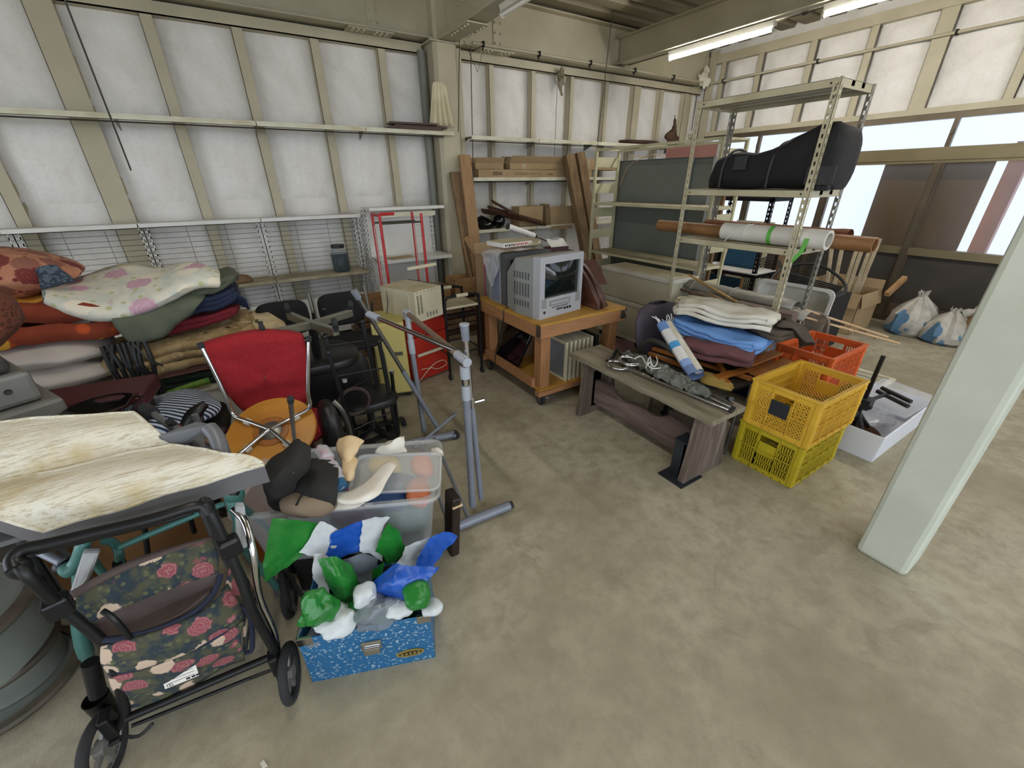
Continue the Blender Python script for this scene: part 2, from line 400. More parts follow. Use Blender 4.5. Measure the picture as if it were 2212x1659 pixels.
# windows: frames, panes, rails
Z0, Z1, Z2, Z3 = .905, 1.80, 1.955, 2.225
wd = struct(MB().bb(XW-.03, -3.2, Z1, XW+.05, 4.95, Z1+.03).bb(XW-.045, -3.2, Z1+.03, XW+.05, 4.95, Z2-.03).bb(XW-.03, -3.2, Z2-.03, XW+.05, 4.95, Z2).build('window_1', 'bronze_rail'))
MB().bb(XW-.03, -3.2, .82, XW+.06, 4.95, Z0).build('sill', 'bronze_rail', wd, world=True)
MB().bb(XW+.0, -3.2, 0, XW+.16, 4.95, .06).build('base_curb', 'brown_frame', wd, world=True)
MB().bb(XW-.02, -3.2, Z3, XW+.06, 4.95, 2.285).build('head_rail', 'brown_frame', wd, world=True)
ml = [4.93, 3.95, 2.88, 1.83, .75, -.3, -1.35, -2.4]
for i, y in enumerate(ml):
    MB().bb(XW-.05, y-.025, .05, XW+.02, y+.03, Z1).bb(XW-.02, y-.045, .05, XW+.03, y+.05, Z1).build('mullion', 'brown_frame', wd, world=True)
    MB().bb(XW-.03, y-.02, Z2, XW+.02, y+.02, Z3).build('mullion', 'brown_frame', wd, world=True)
    MB().bb(XW-.05, y-.012, Z2+.12, XW-.02, y+.012, Z2+.17).build('latch', 'brown_frame', wd, world=True)
for a, c in zip(ml[:-1], ml[1:]):
    MB().bb(XW+.02, c, Z0, XW+.024, a, Z1).build('pane', 'frosted_glass', wd, world=True)
    MB().bb(XW+.02, c, Z2, XW+.024, a, Z3).build('pane', 'frosted_glass', wd, world=True)
    MB().bb(XW+.01, c+.04, .24, XW+.02, a-.04, .82).build('lower_panel', 'dark_panel', wd, world=True)
    MB().bb(XW-.0, c+.04, .05, XW+.02, a-.04, .24).build('kick_panel', 'kick_board', wd, world=True)
# boards standing outside against the glass
o = MB().bb(XW+.26, 1.90, -.1, XW+.28, 2.42, 1.82).build('plywood_board', 'plywood_outside'); tag(o, 'brown plywood sheet outside the frosted window left of the mullion', 'board')
o = MB().bb(XW+.26, 1.45, -.1, XW+.28, 1.87, 1.82).build('plywood_board', 'plywood_outside'); tag(o, 'brown plywood sheet outside the frosted window right of the mullion', 'board')
o = MB().bb(XW+.62, 1.28, -.1, XW+.74, 1.43, 2.0).build('pink_post', mat('pink_post', 'e0b0a4', .8)); tag(o, 'pale pink post standing outside the rightmost frosted window', 'post')
# ---- ceiling deck
cl = struct(MB().bb(-4.2, -3.3, 3.62, XW+.3, YW+.3, 3.70).build('ceiling', 'deck_steel'))
pitch = .3; y = -3.3
while y < YW:
    b = MB(); y1 = min(y+2*pitch, YW+.1); k = 0
    prof = []
    yy = y
    while yy < y1-1e-6:
        prof += [(yy, 3.47), (yy+.17, 3.47), (yy+.2, 3.55), (yy+.27, 3.55)]; yy += pitch
    prof.append((y1, 3.47))
    b.grid([[V((-4.2, p[0], p[1])), V((XW+.2, p[0], p[1]))] for p in prof]); b.build('deck_panel', 'deck_steel', cl, world=True, solid=.004)
    y = y1
# ---- steel frame
def hbeam(name, p, q, h, wf, label, tf=.014, tw=.01, rootkind='structure', m='cream_paint'):
    p = V(p); q = V(q); b = MB(); x = (q-p).normalized(); vert = abs(x.z) > .9
    if vert:
        b.bb(p.x-wf/2, p.y-h/2, p.z, p.x+wf/2, p.y-h/2+tf, q.z); b.bb(p.x-wf/2, p.y+h/2-tf, p.z, p.x+wf/2, p.y+h/2, q.z); b.bb(p.x-tw/2, p.y-h/2, p.z, p.x+tw/2, p.y+h/2, q.z)
    else:
        b.bar(p, q, wf, tf); b.bar(p+V((0, 0, h-tf)), q+V((0, 0, h-tf)), wf, tf); b.bar(p+V((0, 0, h/2)), q+V((0, 0, h/2)), tw, h-tf)
    return struct(b.build(name, m))
wbm = hbeam('trim_1', (-4.2, 5.05, 2.99), (XW, 5.05, 2.99), .46, .2, '')
pbm = hbeam('trim_2', (2.30, -3.2, 2.97), (2.30, 4.98, 2.97), .48, .2, '')
b2m = hbeam('trim_3', (4.86, -3.2, 3.045), (4.86, 4.98, 3.045), .29, .15, '')
# column: chamfered box with plates
def octo(b, cx, cy, wx, wy, ch, z0, z1):
    pts = [(cx-wx, cy+wy), (cx-wx, cy-wy+ch), (cx-wx+ch, cy-wy), (cx+wx-ch, cy-wy), (cx+wx, cy-wy+ch), (cx+wx, cy+wy)]
    b.prism([V((x, y, z0)) for x, y in pts], (0, 0, z1-z0))
b = MB(); octo(b, 2.28, 5.02, .135, .14, .035, 0, 2.95); octo(b, 2.28, 5.02, .11, .12, .03, 2.95, 3.5)
colm = struct(b.build('trim_4', 'cream_paint'))
b = MB(); b.bb(2.10, 4.86, 2.945, 2.46, 5.15, 2.957); b.bb(2.12, 4.86, 3.42, 2.44, 5.15, 3.435); b.build('cap_plate', 'cream_paint', colm, world=True)
MB().bb(2.425, 4.93, 0, 2.475, 4.99, 2.93).build('side_channel', 'cream_paint', colm, world=True)
MB().cyl((2.09, 5.09, 0), (2.09, 5.09, 2.9), .045, n=14).build('conduit', 'conduit_grey', colm, world=True)
# near pillar
pl = MB(); pl.bb(2.20, .14, 0, 2.40, .335, 3.5)
struct(pl.build('trim_5', mat('pillar_paint', 'c3c8ba', .4, 0, 'b4b9ab', 3, bs=40, bd=.0006), bevel=.022))
# splice plates with bolts
def bolts(par, pts, nrm, r=.012, h=.012):
    for p in pts:
        p = V(p); MB().cyl(p, p+V(nrm)*h, r, r*.85, 8).build('bolt', 'cream_paint', par, world=True)
for cx in (1.55, 2.95):
    MB().bb(cx-.22, 4.94, 2.965, cx+.22, 5.16, 2.977).build('splice_plate', 'cream_paint', wbm, world=True)
    bolts(wbm, [(cx+dx, y, 2.965) for dx in (-.17, -.12, -.07, .05, .1, .15) for y in (4.965, 5.03)], (0, 0, -1))
    MB().bb(cx-.004, 5.035, 3.0, cx+.08, 5.044, 3.42).build('web_plate', 'cream_paint', wbm, world=True)
    bolts(wbm, [(cx+dx, 5.035, z) for dx in (.02, .09) for z in (3.06, 3.15, 3.24, 3.33)], (0, -1, 0))
MB().bb(2.19, 4.2, 2.945, 2.41, 4.62, 2.957).build('splice_plate', 'cream_paint', pbm, world=True)
bolts(pbm, [(x, y, 2.945) for x in (2.22, 2.38) for y in (4.25, 4.31, 4.37, 4.47, 4.53, 4.59)], (0, 0, -1))
bolts(pbm, [(2.295, y, z) for y in (4.25, 4.35, 4.5, 4.6) for z in (3.08, 3.18, 3.28)], (-1, 0, 0))
# conduits along the beams
def pipe_thing(pts, r, label, n=10, m='cream_paint', sm=0, catg='pipe', name='conduit_pipe'):
    return tag(MB().tube(pts, r, n, sm=sm).build(name, m, smooth=True), label, catg)
o = thing('conduit_pipe', 'cream conduit pipe clipped under the back wall beam', 'pipe', (4.5, 4.93, 3.0))
MB().tube([(2.62, 4.93, 3.0), (XW-.12, 4.93, 3.0)], .014, 10).build('pipe', 'cream_paint', o, smooth=True, world=True)
for x in (2.75, 3.5, 4.3, 5.1, 5.9): MB().box((x, 4.93, 3.0), (.02, .05, .05)).box((x, 4.94, 2.975), (.012, .012, .05)).build('clip', 'dark_gap', o, world=True)
o = thing('conduit_pipe', 'cream conduit pipe crossing the studs above the windows', 'pipe', (XW-.04, 2, 3.0))
MB().tube([(XW-.045, YW-.12, 2.995), (XW-.045, -3.0, 2.995)], .015, 10).build('pipe', 'cream_paint', o, smooth=True, world=True)
for y in (4.7, 3.4, 2.1, .8): MB().box((XW-.04, y, 2.995), (.05, .02, .045)).build('clip', 'dark_gap', o, world=True)
MB().tube([(XW-.03, YW-.14, 3.0), (XW-.08, YW-.08, 2.96), (XW-.12, YW-.06, 2.9), (XW-.13, YW-.06, 1.3)], .012, 8, sm=4).build('cable_drop', mat('old_cloth_white', 'cfcbb9', .9), o, smooth=True, world=True)
# other two sides of the hall, out of view: a solid pier wall and openings that let daylight in
struct(MB().bb(-4.2, -3.2, 2.6, -4.0, YW, 3.7).bb(-4.2, 3.5, 0, -4.0, YW, 2.6).bb(-4.2, -3.2, 0, -4.0, -1.1, 2.6).bb(-4.2, -1.1, 0, -4.0, 3.5, .3).build('wall_left', 'insulation_fabric'))
struct(MB().bb(-4.2, -3.3, 3.0, XW+.3, -3.15, 3.7).bb(-4.2, -3.3, 0, -3.1, -3.15, 3.0).bb(4.9, -3.3, 0, XW+.3, -3.15, 3.0).build('wall_front', 'insulation_fabric'))

# torn insulation and foam lumps high on the back wall
mat('torn_fibre', '6e6652', .95, 0, 'a9a28c', 14, bs=40, bd=.004)
c = GY(1213, 165, 5.06)
MB().ball(c, (.05, .05, .07), 16, 12, amp=.7, fs=22).tube([c, c+V((-.02, 0, -.1)), c+V((.02, 0, -.2))], [.03, .015], 7, sm=2).tube([c+V((.05, 0, -.02)), c+V((.08, .0, -.12)), c+V((.08, .02, -.9))], .004, 5).tube([c+V((-.06, 0, -.05)), c+V((-.05, .02, -.3)), c+V((-.05, .03, -.95))], .004, 5).build('torn_fibre', 'torn_fibre', wb, smooth=True, world=True)
c = GX(1522, 167, 6.62); MB().ball(c, (.07, .07, .10), 20, 14, amp=.7, fs=18).build('foam_lump', 'old_cloth_white', ww, smooth=True, world=True)
# ================================================================== LAMPS
mat('tube_lit', 'fffaf0', .4, emit=105); mat('tube_off', 'e9e7df', .25); mat('lamp_white', 'cfccc0', .45)
mat('chrome', 'c9c9cb', .16, 1); mat('steel_dull', '8b8a85', .38, .9, '6f6e6a', 8); mat('black_plastic', '1b1b1c', .45); mat('rubber', '232325', .8)
mat('black_metal', '1d1d1f', .35, .4); mat('dark_rod', '3b382f', .6)
def tubelamp(cx, y0, y1, z, label, lit=True, group=None):
    t = thing('fluorescent_lamp', label, 'lamp', (cx, (y0+y1)/2, z), 0, group)
    MB().prism([(cx-.035, y0, z+.07), (cx+.035, y0, z+.07), (cx+.018, y0, z+.025), (cx-.018, y0, z+.025)], (0, y1-y0, 0)).build('housing', 'lamp_white', t, world=True)
    for y in (y0, y1): MB().cyl((cx, y-.012, z), (cx, y+.012, z), .022, n=14).bb(cx-.012, y-.012, z, cx+.012, y+.012, z+.04).build('socket', 'lamp_white', t, world=True, smooth=True)
    MB().cyl((cx, y0+.012, z), (cx, y1-.012, z), .0155, n=16).build('glass_tube', 'tube_lit' if lit else 'tube_off', t, world=True, smooth=True)
    return t
tubelamp(4.86, 2.93, 4.16, 2.955, 'lit fluorescent tube under the right hand ceiling beam nearest the corner')
tubelamp(4.86, 1.27, 2.50, 2.955, 'lit fluorescent tube cut off by the top edge of the photo')
tubelamp(2.30, 2.55, 3.78, 2.90, 'unlit white fluorescent lamp under the beam beside the column', False)
for n_, (cx, y0) in enumerate(((4.86, -.6), (4.86, -2.3), (0.0, .9), (0.0, -1.2))):   # unseen tubes added to brighten the hall, overhead and behind the lens
    tubelamp(cx, y0, y0+1.23, 3.2 if cx < 1 else 2.955, ['added fill tube on the right beam beyond the frame', 'added fill tube at the unseen rear end of the right beam', 'added unseen fill tube straight above the camera', 'added unseen fill tube behind the camera'][n_], group='unseen tubes added for more light')
t = thing('lamp_cable', 'dark cable and conduit clipped along the beam between the lit tubes', 'cable', (4.95, 3, 3.0))
MB().tube([(4.935, 4.9, 3.035), (4.935, -3, 3.035)], .007, 6).build('cable', 'dark_rod', t, world=True)
for y in (2.7, 1.9): MB().box((4.93, y, 3.03), (.03, .05, .03)).build('clip', 'dark_rod', t, world=True)
# hanging rods
def rod(p, q, label, r=.005, m='dark_rod', catg='rod'):
    return tag(MB().cyl(p, q, r, n=6).build('hanging_rod', m), label, catg)
rod((2.56, 4.86, 2.95), (2.49, 4.80, 1.70), 'thin dark rod hanging right of the column')
rod((2.47, 4.84, 3.5), (2.32, 4.78, 2.15), 'long dark cable hanging in front of the column')
rod(GY(140, 0, 4.4), GY(283, 368, 4.7), 'thin dark rod hanging in front of the left wall bays', .006)
rod((4.40, 4.70, 3.47), (4.40, 4.80, 2.12), 'thin dark rod hanging from the deck to the right shelf')
tag(MB().tube([(2.47, 4.84, 2.98), (2.6, 4.8, 2.72), (2.72, 4.86, 2.96)], .003, 5).build('loose_wire', 'dark_rod'), 'thin wire dangling in a loop beside the column top', 'wire')

# ================================================================== WALL SHELVES
mat('shelf_cream', 'dcd9c6', .5, 0, 'bfb899', 4); mat('shelf_dusty', 'b8af95', .8, 0, '8d8266', 3); mat('white_enamel', 'e4e3df', .4, 0, 'd0cdc4', 3)
wood('dark_wood', '2f1d13', '4a2e1c', '5c3b25', 0, 5, .5)
wood('old_plank', '5e4a33', '7d6547', '8f7857', 2, 5, .85, 10)
wood('plank_light', '8b6c49', 'a78560', '6f5234', 2, 5, .8, 10)
mat('cardboard', 'a58d6a', .85, 0, '937b5a', 3); mat('cardboard_dark', '7d6348', .9, 0, '6b533b', 3)
def shelf_board(par, x0, x1, y0, y1, z, lip=.036, m='shelf_cream', top=None):
    b = MB(); b.bb(x0, y0+.003, z-.008, x1, y1, z); b.bb(x0, y0, z-lip, x1, y0+.003, z); b.bb(x0, y0-.004, z-.012, x1, y0+.001, z+.004)
    b.bb(x0, y0, z-lip, x1, y0+.014, z-lip+.003)
    return b.build('shelf_board', m, par, world=True)
def shelfrun(name, label, xs, y0, y1, z, upr=(), uz0=0, rod_under=True, m='shelf_cream'):
    t = thing(name, label, 'shelf', ((xs[0]+xs[-1])/2, y0, z))
    for a, c in zip(xs[:-1], xs[1:]): shelf_board(t, a+.004, c-.004, y0, y1, z, m=m)
    for x in xs:
        MB().prism([(x-.004, y0+.05, z-.01), (x-.004, y1, z-.01), (x-.004, y1, z-.09)], (.008, 0, 0)).build('bracket', 'steel_dull', t, world=True)
    if rod_under: MB().cyl((xs[0], y0+.06, z-.045), (xs[-1]-.1, y0+.06, z-.045), .006, n=6).build('hanging_rail', 'dark_rod', t, world=True)
    return t
shelfrun('wall_shelf', 'long cream wall shelf running left of the column', [-3.4, -2.5, -1.55, -.614, .365, 1.317, 2.28], 4.80, 5.08, 2.15)
shelfrun('wall_shelf', 'long cream wall shelf right of the column, topmost', [2.49, 3.434, 4.405, 5.35, 6.1], 4.80, 5.08, 2.125)
shelfrun('wall_shelf', 'cream shelf right of the column carrying flat cardboard boxes', [2.49, 3.42, 4.38, 5.3], 4.80, 5.08, 1.70)
shelfrun('wall_shelf', 'cream shelf right of the column carrying torn boxes and a mirror ball', [2.50, 3.42, 4.38, 5.3], 4.80, 5.10, 1.115, rod_under=False)
shelfrun('wall_shelf', 'lowest cream shelf behind the leaning planks', [2.50, 3.42, 4.38], 4.80, 5.10, .62, rod_under=False)
# retail gondola along the left wall
def slotted(par, x, y, z0, z1, wd=.038, m='white_enamel', dx=(1, 0, 0), thick=.02, holes=True, pitch=.05):
    dx = V(dx); dy = dx.cross(V((0, 0, 1))); b = MB(); o = V((x, y, 0))
    def pl(u0, u1, a, c, off=0, th=.002):
        p = o+dy*off; q = [p+dx*u0+V((0, 0, a)), p+dx*u1+V((0, 0, a)), p+dx*u1+V((0, 0, c)), p+dx*u0+V((0, 0, c))]; b.prism(q, dy*th)
    if holes:
        hw = .0055; k = int((z1-z0)/pitch)
        for s0, s1 in ((-wd/2, -hw-.006), (-hw+.0045, hw-.0045), (hw+.006, wd/2)): pl(s0, s1, z0, z1)
        for i in range(k+1): pl(-wd/2, wd/2, z0+i*pitch, min(z0+i*pitch+.022, z1))
    else: pl(-wd/2, wd/2, z0, z1)
    return b.build('slotted_upright', m, par, world=True)
t = thing('retail_gondola', 'long low cream retail shelf unit with wire mesh back at left wall', 'shelf', (-.6, 4.95, 0))
gx = [-3.2, -2.35, -1.515, -.705, .206, 1.135]
for a, c in zip(gx[:-1], gx[1:]):
    shelf_board(t, a+.005, c-.005, 4.80, 5.08, 1.36, .03, 'white_enamel')
    shelf_board(t, a+.005, c-.005, 4.74, 5.06, .79, .03, 'shelf_dusty')
    MB().bb(a+.01, 5.03, .08, c-.01, 5.05, .5).build('lower_back_panel', 'white_enamel', t, world=True)
    b = MB(); n = 18
    for i in range(n): b.cyl((a, 5.035, .53+i*.046), (c, 5.035, .53+i*.046), .0018, n=4)
    for j in range(1, 3): b.cyl((a+(c-a)*j/3, 5.037, .53), (a+(c-a)*j/3, 5.037, 1.34), .0018, n=4)
    b.build('wire_mesh', 'steel_dull', t, world=True)
    MB().bb(a+.01, 4.74, .06, c-.01, 4.76, .14).build('kick_board', 'white_enamel', t, world=True)
for x in gx: slotted(t, x+.012, 5.02, .02, 1.34); slotted(t, x-.02, 5.02, .02, 1.34)
# jar with dark contents
jx, jy = .86, 4.88
t = thing('glass_jar', 'big glass jar of dark preserve with black lid on left shelf', 'jar', (jx, jy, .79))
mat('dark_preserve', '0d0b0c', .12); glassy('jar_glass', '8fa6ae', .16, .05)
b = MB(); r = .083
def sqring(w, z, ch=.3): 
    pts = []
    for i in range(16):
        a = 2*PI*(i+.5)/16; x = math.cos(a); y = math.sin(a); s = (abs(x)**4+abs(y)**4)**.25; pts.append(V((jx+x/s*w, jy+y/s*w, .79+z)))
    return pts
b.grid([sqring(.07, 0.002), sqring(.082, .01), sqring(.082, .19)], True); b.f.append(list(range(32, 48))); b.f.append(list(range(16))[::-1]); b.build('preserve', 'dark_preserve', t, smooth=True, world=True)
MB().grid([sqring(.073, 0), sqring(.086, .012), sqring(.086, .2), sqring(.065, .235), sqring(.062, .25)], True).build('glass_body', 'jar_glass', t, smooth=True, world=True)
MB().cyl((jx, jy, 1.035), (jx, jy, 1.07), .068, n=20).build('lid', 'black_plastic', t, smooth=True, world=True)
o = MB().ball((-.12, 4.86, .82), (.14, .09, .045), 20, 10, .9, amp=.18, fs=9).build('driftwood_piece', mat('sponge_tan', '8a7258', .95, 0, '6d563f', 20, bs=60, bd=.004), smooth=True, ang=180); tag(o, 'brown lump of porous wood on the left shelf', 'wood')
# planks and cloth at the column
o = thing('wooden_board_stack', 'dark brown boards lying on the shelf end left of the column', 'board', (1.86, 4.9, 2.155))
MB().bb(1.56, 4.78, 2.155, 2.12, 4.98, 2.175).build('board', 'dark_wood', o, world=True); MB().bb(1.62, 4.80, 2.176, 2.2, 4.95, 2.195).build('board', 'dark_wood', o, world=True); MB().box((1.83, 4.86, 2.208), (.5, .16, .018), -.08).build('board', 'dark_wood', o, world=True)
rows = []
for z, wdt, oy in ((2.60, .05, 0), (2.575, .075, -.01), (2.5, .09, -.02), (2.35, .12, -.035), (2.2, .15, -.05)):
    rows.append([V((2.16+.05*(2.6-z)*-1+wdt*u, 4.845+oy+.026*math.sin(u*14+z*3)*(2.65-z)*2.2, z)) for u in [-1+.0625*i for i in range(33)]])
o = MB().grid(patch(rows, 2)).build('hanging_cloth', mat('old_cloth', 'd8d0b4', .95, 0, 'bfb593', 5), smooth=True, solid=.006, ang=180); tag(o, 'cream cloth bundle hanging in pleats on the column', 'cloth')
# root carving and slab at the far right end of the top shelf
mat('root_wood', '4b3220', .8, 0, '2e1d12', 14, bs=30, bd=.003)
o = MB().ball((5.35, 4.9, 2.16), (.42, .09, .03), 24, 8, .7, amp=.1, fs=4).build('wood_slab', 'root_wood', smooth=True); tag(o, 'dark oval wooden slab lying on the top shelf by the corner', 'wood')
t = thing('root_carving', 'gnarled root wood ornament standing upright on the top shelf', 'ornament', (5.98, 4.86, 2.125))
b = MB(); rnd = random.Random(4)
b.ball((5.98, 4.86, 2.24), (.13, .06, .1), 14, 10, amp=.5, fs=9)
for k in range(9):
    a = rnd.uniform(0, 2*PI); ln = rnd.uniform(.1, .2); b.tube([(5.98, 4.86, 2.24), (5.98+.1*math.cos(a), 4.86, 2.24+.09*math.sin(a)), (5.98+ln*math.cos(a+.4), 4.86+rnd.uniform(-.04, .04), 2.24+ln*.7*math.sin(a+.4)+.02)], [.035, .02, .008], 7, sm=3)
b.tube([(5.98, 4.86, 2.28), (5.99, 4.86, 2.38), (5.98, 4.86, 2.47), (5.96, 4.86, 2.53)], [.035, .022, .006], 7, sm=3); b.tube([(5.9, 4.86, 2.2), (5.88, 4.86, 2.125)], .02, 6); b.tube([(6.06, 4.86, 2.2), (6.08, 4.86, 2.125)], .02, 6)
b.build('root', 'root_wood', t, smooth=True, world=True, ang=180)
# flat boxes on the second shelf
def carton(name, label, x0, y0, z0, x1, y1, z1, m='cardboard', flaps=(), tape=False, catg='box', group=None, rz=0):
    t = thing(name, label, catg, ((x0+x1)/2, (y0+y1)/2, z0), rz, group)
    hx, hy, h = (x1-x0)/2, (y1-y0)/2, z1-z0; th = .004
    b = MB(); b.bb(-hx, -hy, 0, hx, hy, th); b.bb(-hx, -hy, 0, hx, -hy+th, h); b.bb(-hx, hy-th, 0, hx, hy, h); b.bb(-hx, -hy, 0, -hx+th, hy, h); b.bb(hx-th, -hy, 0, hx, hy, h)
    b.build('carton_body', m, t)
    for s, ang, ln in flaps:
        b = MB(); a = R(ang)
        if s == 'f': b.prism([(-hx, -hy, h), (hx, -hy, h), (hx*.97, -hy-ln*math.cos(a), h+ln*math.sin(a)), (-hx*.97, -hy-ln*math.cos(a), h+ln*math.sin(a))], (0, .002, .003))
        if s == 'b': b.prism([(-hx, hy, h), (hx, hy, h), (hx*.97, hy+ln*math.cos(a), h+ln*math.sin(a)), (-hx*.97, hy+ln*math.cos(a), h+ln*math.sin(a))], (0, .002, .003))
        if s == 'l': b.prism([(-hx, -hy, h), (-hx, hy, h), (-hx-ln*math.cos(a), hy*.97, h+ln*math.sin(a)), (-hx-ln*math.cos(a), -hy*.97, h+ln*math.sin(a))], (.002, 0, .003))
        if s == 'r': b.prism([(hx, -hy, h), (hx, hy, h), (hx+ln*math.cos(a), hy*.97, h+ln*math.sin(a)), (hx+ln*math.cos(a), -hy*.97, h+ln*math.sin(a))], (.002, 0, .003))
        b.build('flap', m, t)
    if tape: MB().bb(-hx*.6, -hy-.001, h*.1, -hx*.5, -hy, h*.9).build('tape', 'shelf_dusty', t)
    return t
mat('print_black', '201a16', .8); mat('print_brown', '5c4632', .8); mat('print_red', 'b33a2a', .7)
t = carton('flooring_carton', 'long flat printed flooring carton on the second shelf', 2.56, 4.81, 1.70, 4.35, 5.0, 1.79)
Mf = Matrix.Translation((2.83, 4.808, 1.745)) @ Matrix.Rotation(R(90), 4, 'X')
text(t, 'EIDAI', Mf, .055, 'print_black', name='printed_name')
text(t, 'スキスムDパートナーワン', Matrix.Translation((3.28, 4.808, 1.742)) @ Matrix.Rotation(R(90), 4, 'X'), .036, 'print_brown', name='printed_line')
text(t, '12mm', Matrix.Translation((3.62, 4.808, 1.742)) @ Matrix.Rotation(R(90), 4, 'X'), .034, 'print_brown', name='printed_line')
b = MB()
for i in range(4): b.bb(3.74, 4.8085, 1.715+i*.018, 3.98, 4.8095, 1.7165+i*.018)
b.bb(3.74, 4.8085, 1.713, 3.742, 4.8095, 1.775).bb(3.98, 4.8085, 1.713, 3.982, 4.8095, 1.775); b.build('printed_box', 'print_brown', t, world=True)
carton('cardboard_box', 'small open box with slanting flap at the shelf\'s left end', 2.55, 4.86, 1.79, 2.95, 5.04, 1.86, flaps=(('r', 35, .12), ('b', 80, .06), ('f', 60, .06)))
carton('cardboard_box', 'long open box with leaning front flap on the flooring carton', 3.02, 4.84, 1.79, 3.95, 5.04, 1.86, flaps=(('f', 60, .09), ('b', 82, .08)), tape=True)
carton('cardboard_box', 'pale green taped box on the second shelf right of the leaning timbers', 4.12, 4.83, 1.79, 4.9, 5.04, 1.93, tape=True)
# third shelf things
carton('cardboard_box', 'brown box standing behind the broken wood on third shelf', 3.18, 4.88, 1.115, 3.58, 5.06, 1.36, 'cardboard')
t = carton('cardboard_box', 'open box whose front flap hangs over the third shelf edge', 3.64, 4.82, 1.115, 4.08, 5.04, 1.33, 'cardboard', flaps=(('l', 80, .05),))
MB().prism([(-.22, -.112, .235), (.16, -.112, .235), (.17, -.135, -.06), (-.2, -.135, -.06)], (0, .004, 0)).build('hanging_flap', 'cardboard', t)
o = carton('wooden_tray', 'shallow brown tray under a white plastic bag on third shelf', 4.10, 4.83, 1.115, 4.5, 5.04, 1.20, 'cardboard_dark', catg='tray')
mat('white_bag', 'd9d6cf', .5, 0, 'bdb8ad', 8); 
o = MB().ball((4.22, 4.88, 1.275), (.17, .1, .085), 26, 14, .9, amp=.45, fs=9, seed=3).build('plastic_bag', 'white_bag', smooth=True, ang=30); tag(o, 'crumpled white plastic bag on the third shelf', 'bag')
t = thing('broken_planks', 'splintered dark wood planks slanting across the third shelf', 'wood', (3.2, 4.9, 1.14))
for (p, q, w_, h_) in (((2.72, 4.86, 1.36), (3.5, 4.8, 1.15), .11, .02), ((2.66, 4.93, 1.33), (3.2, 4.85, 1.22), .09, .02), ((2.75, 4.82, 1.44), (3.15, 4.9, 1.27), .07, .018), ((2.95, 4.8, 1.31), (3.55, 4.79, 1.13), .05, .02)):
    MB().bar(p, q, w_, h_, (0, -.5, 1)).build('plank', 'dark_wood', t, world=True)
o = tag(MB().ball((2.87, 4.88, 1.20), .085, 24, 16).build('mirror_ball', mat('black_gloss', '0d0d0f', .08), smooth=True), 'glossy black ball among the broken wood on third shelf', 'ball')
o = tag(MB().ball((2.66, 4.9, 1.19), (.12, .1, .09), 16, 10, amp=.4, fs=8).build('black_helmet', 'black_gloss', smooth=True), 'black glossy lump at the left end of the third shelf', 'object')
tag(MB().tube([(3.3, 4.95, .62), (3.31, 4.95, .75), (3.28, 4.95, .86), (3.33, 4.95, .95)], [.04, .03, .045, .02], 8, sm=3).ball((3.3, 4.95, .9), (.08, .05, .05), 10, 8, amp=.8, fs=14).build('root_figure', 'root_wood', smooth=True, ang=180), 'small dark twisted root figure on the lowest shelf', 'ornament')
# leaning timbers
def leaning(label, p, q, w_, d_, m, up=(0, -1, 0), name='wooden_plank', group=None, cut=None):
    b = MB().bar(p, q, w_, d_, up)
    o = b.build(name, m, bevel=.004); return tag(o, label, 'plank', group)
leaning('weathered plank with rounded top leaning on the column, left one', GY(1026, 640, 4.5), GY(983, 372, 4.82), .125, .035, 'old_plank')
leaning('taller brown plank leaning on the column, right one', GY(1040, 660, 4.48), GY(1003, 335, 4.80), .14, .04, 'plank_light')
leaning('short splintered lath leaning against the tall brown plank', (2.60, 4.44, .35), GY(1005, 512, 4.55), .06, .02, 'plank_light')
leaning('thin pale stick standing in front of the leaning planks', GY(1042, 700, 4.32), GY(998, 515, 4.38), .018, .018, 'plank_light')
leaning('dark brown square stake beside the pale stick', (2.33, 4.3, .3), (2.33, 4.33, .62), .05, .05, 'dark_wood')
leaning('left timber of the pair leaning beside the cream rack', GY(1285, 650, 4.3), GY(1228, 335, 4.76), .14, .09, 'old_plank')
leaning('right timber of the pair leaning beside the cream rack', GY(1302, 640, 4.35), GY(1251, 330, 4.77), .13, .09, 'old_plank')

# ================================================================== WHITE UNIT AND RED RACK
t = thing('white_shelf_unit', 'white panel backed shelf unit standing left of the column', 'shelf', (1.62, 4.9, 0))
MB().bb(1.22, 5.0, .1, 2.02, 5.015, 1.38).build('back_panel', 'white_enamel', t, world=True)
shelf_board(t, 1.2, 2.04, 4.68, 5.0, 1.42, .03, 'white_enamel'); shelf_board(t, 1.24, 2.07, 4.62, 5.0, .89, .035, 'white_enamel'); shelf_board(t, 1.24, 2.07, 4.62, 5.0, .35, .035, 'white_enamel')
MB().bb(1.3, 4.62, 1.33, 1.9, 4.66, 1.375).build('light_cover', 'shelf_cream', t, world=True)
for x in (1.21, 2.0): slotted(t, x, 4.985, .02, 1.42)
tag(MB().box((1.5, 4.76, .896), (.28, .14, .005), .2).build('leather_strap_piece', mat('tan_cloth', 'b39a74', .9)), 'thin tan cloth scrap lying on the white unit\'s middle shelf', 'cloth')
mat('red_paint', 'c03030', .45, 0, 'a82626', 4)
t = thing('red_display_rack', 'red steel hanging rack with white wire grid sides', 'rack', (1.26, 3.98, 0))
YR0, YR1 = 3.86, 4.10
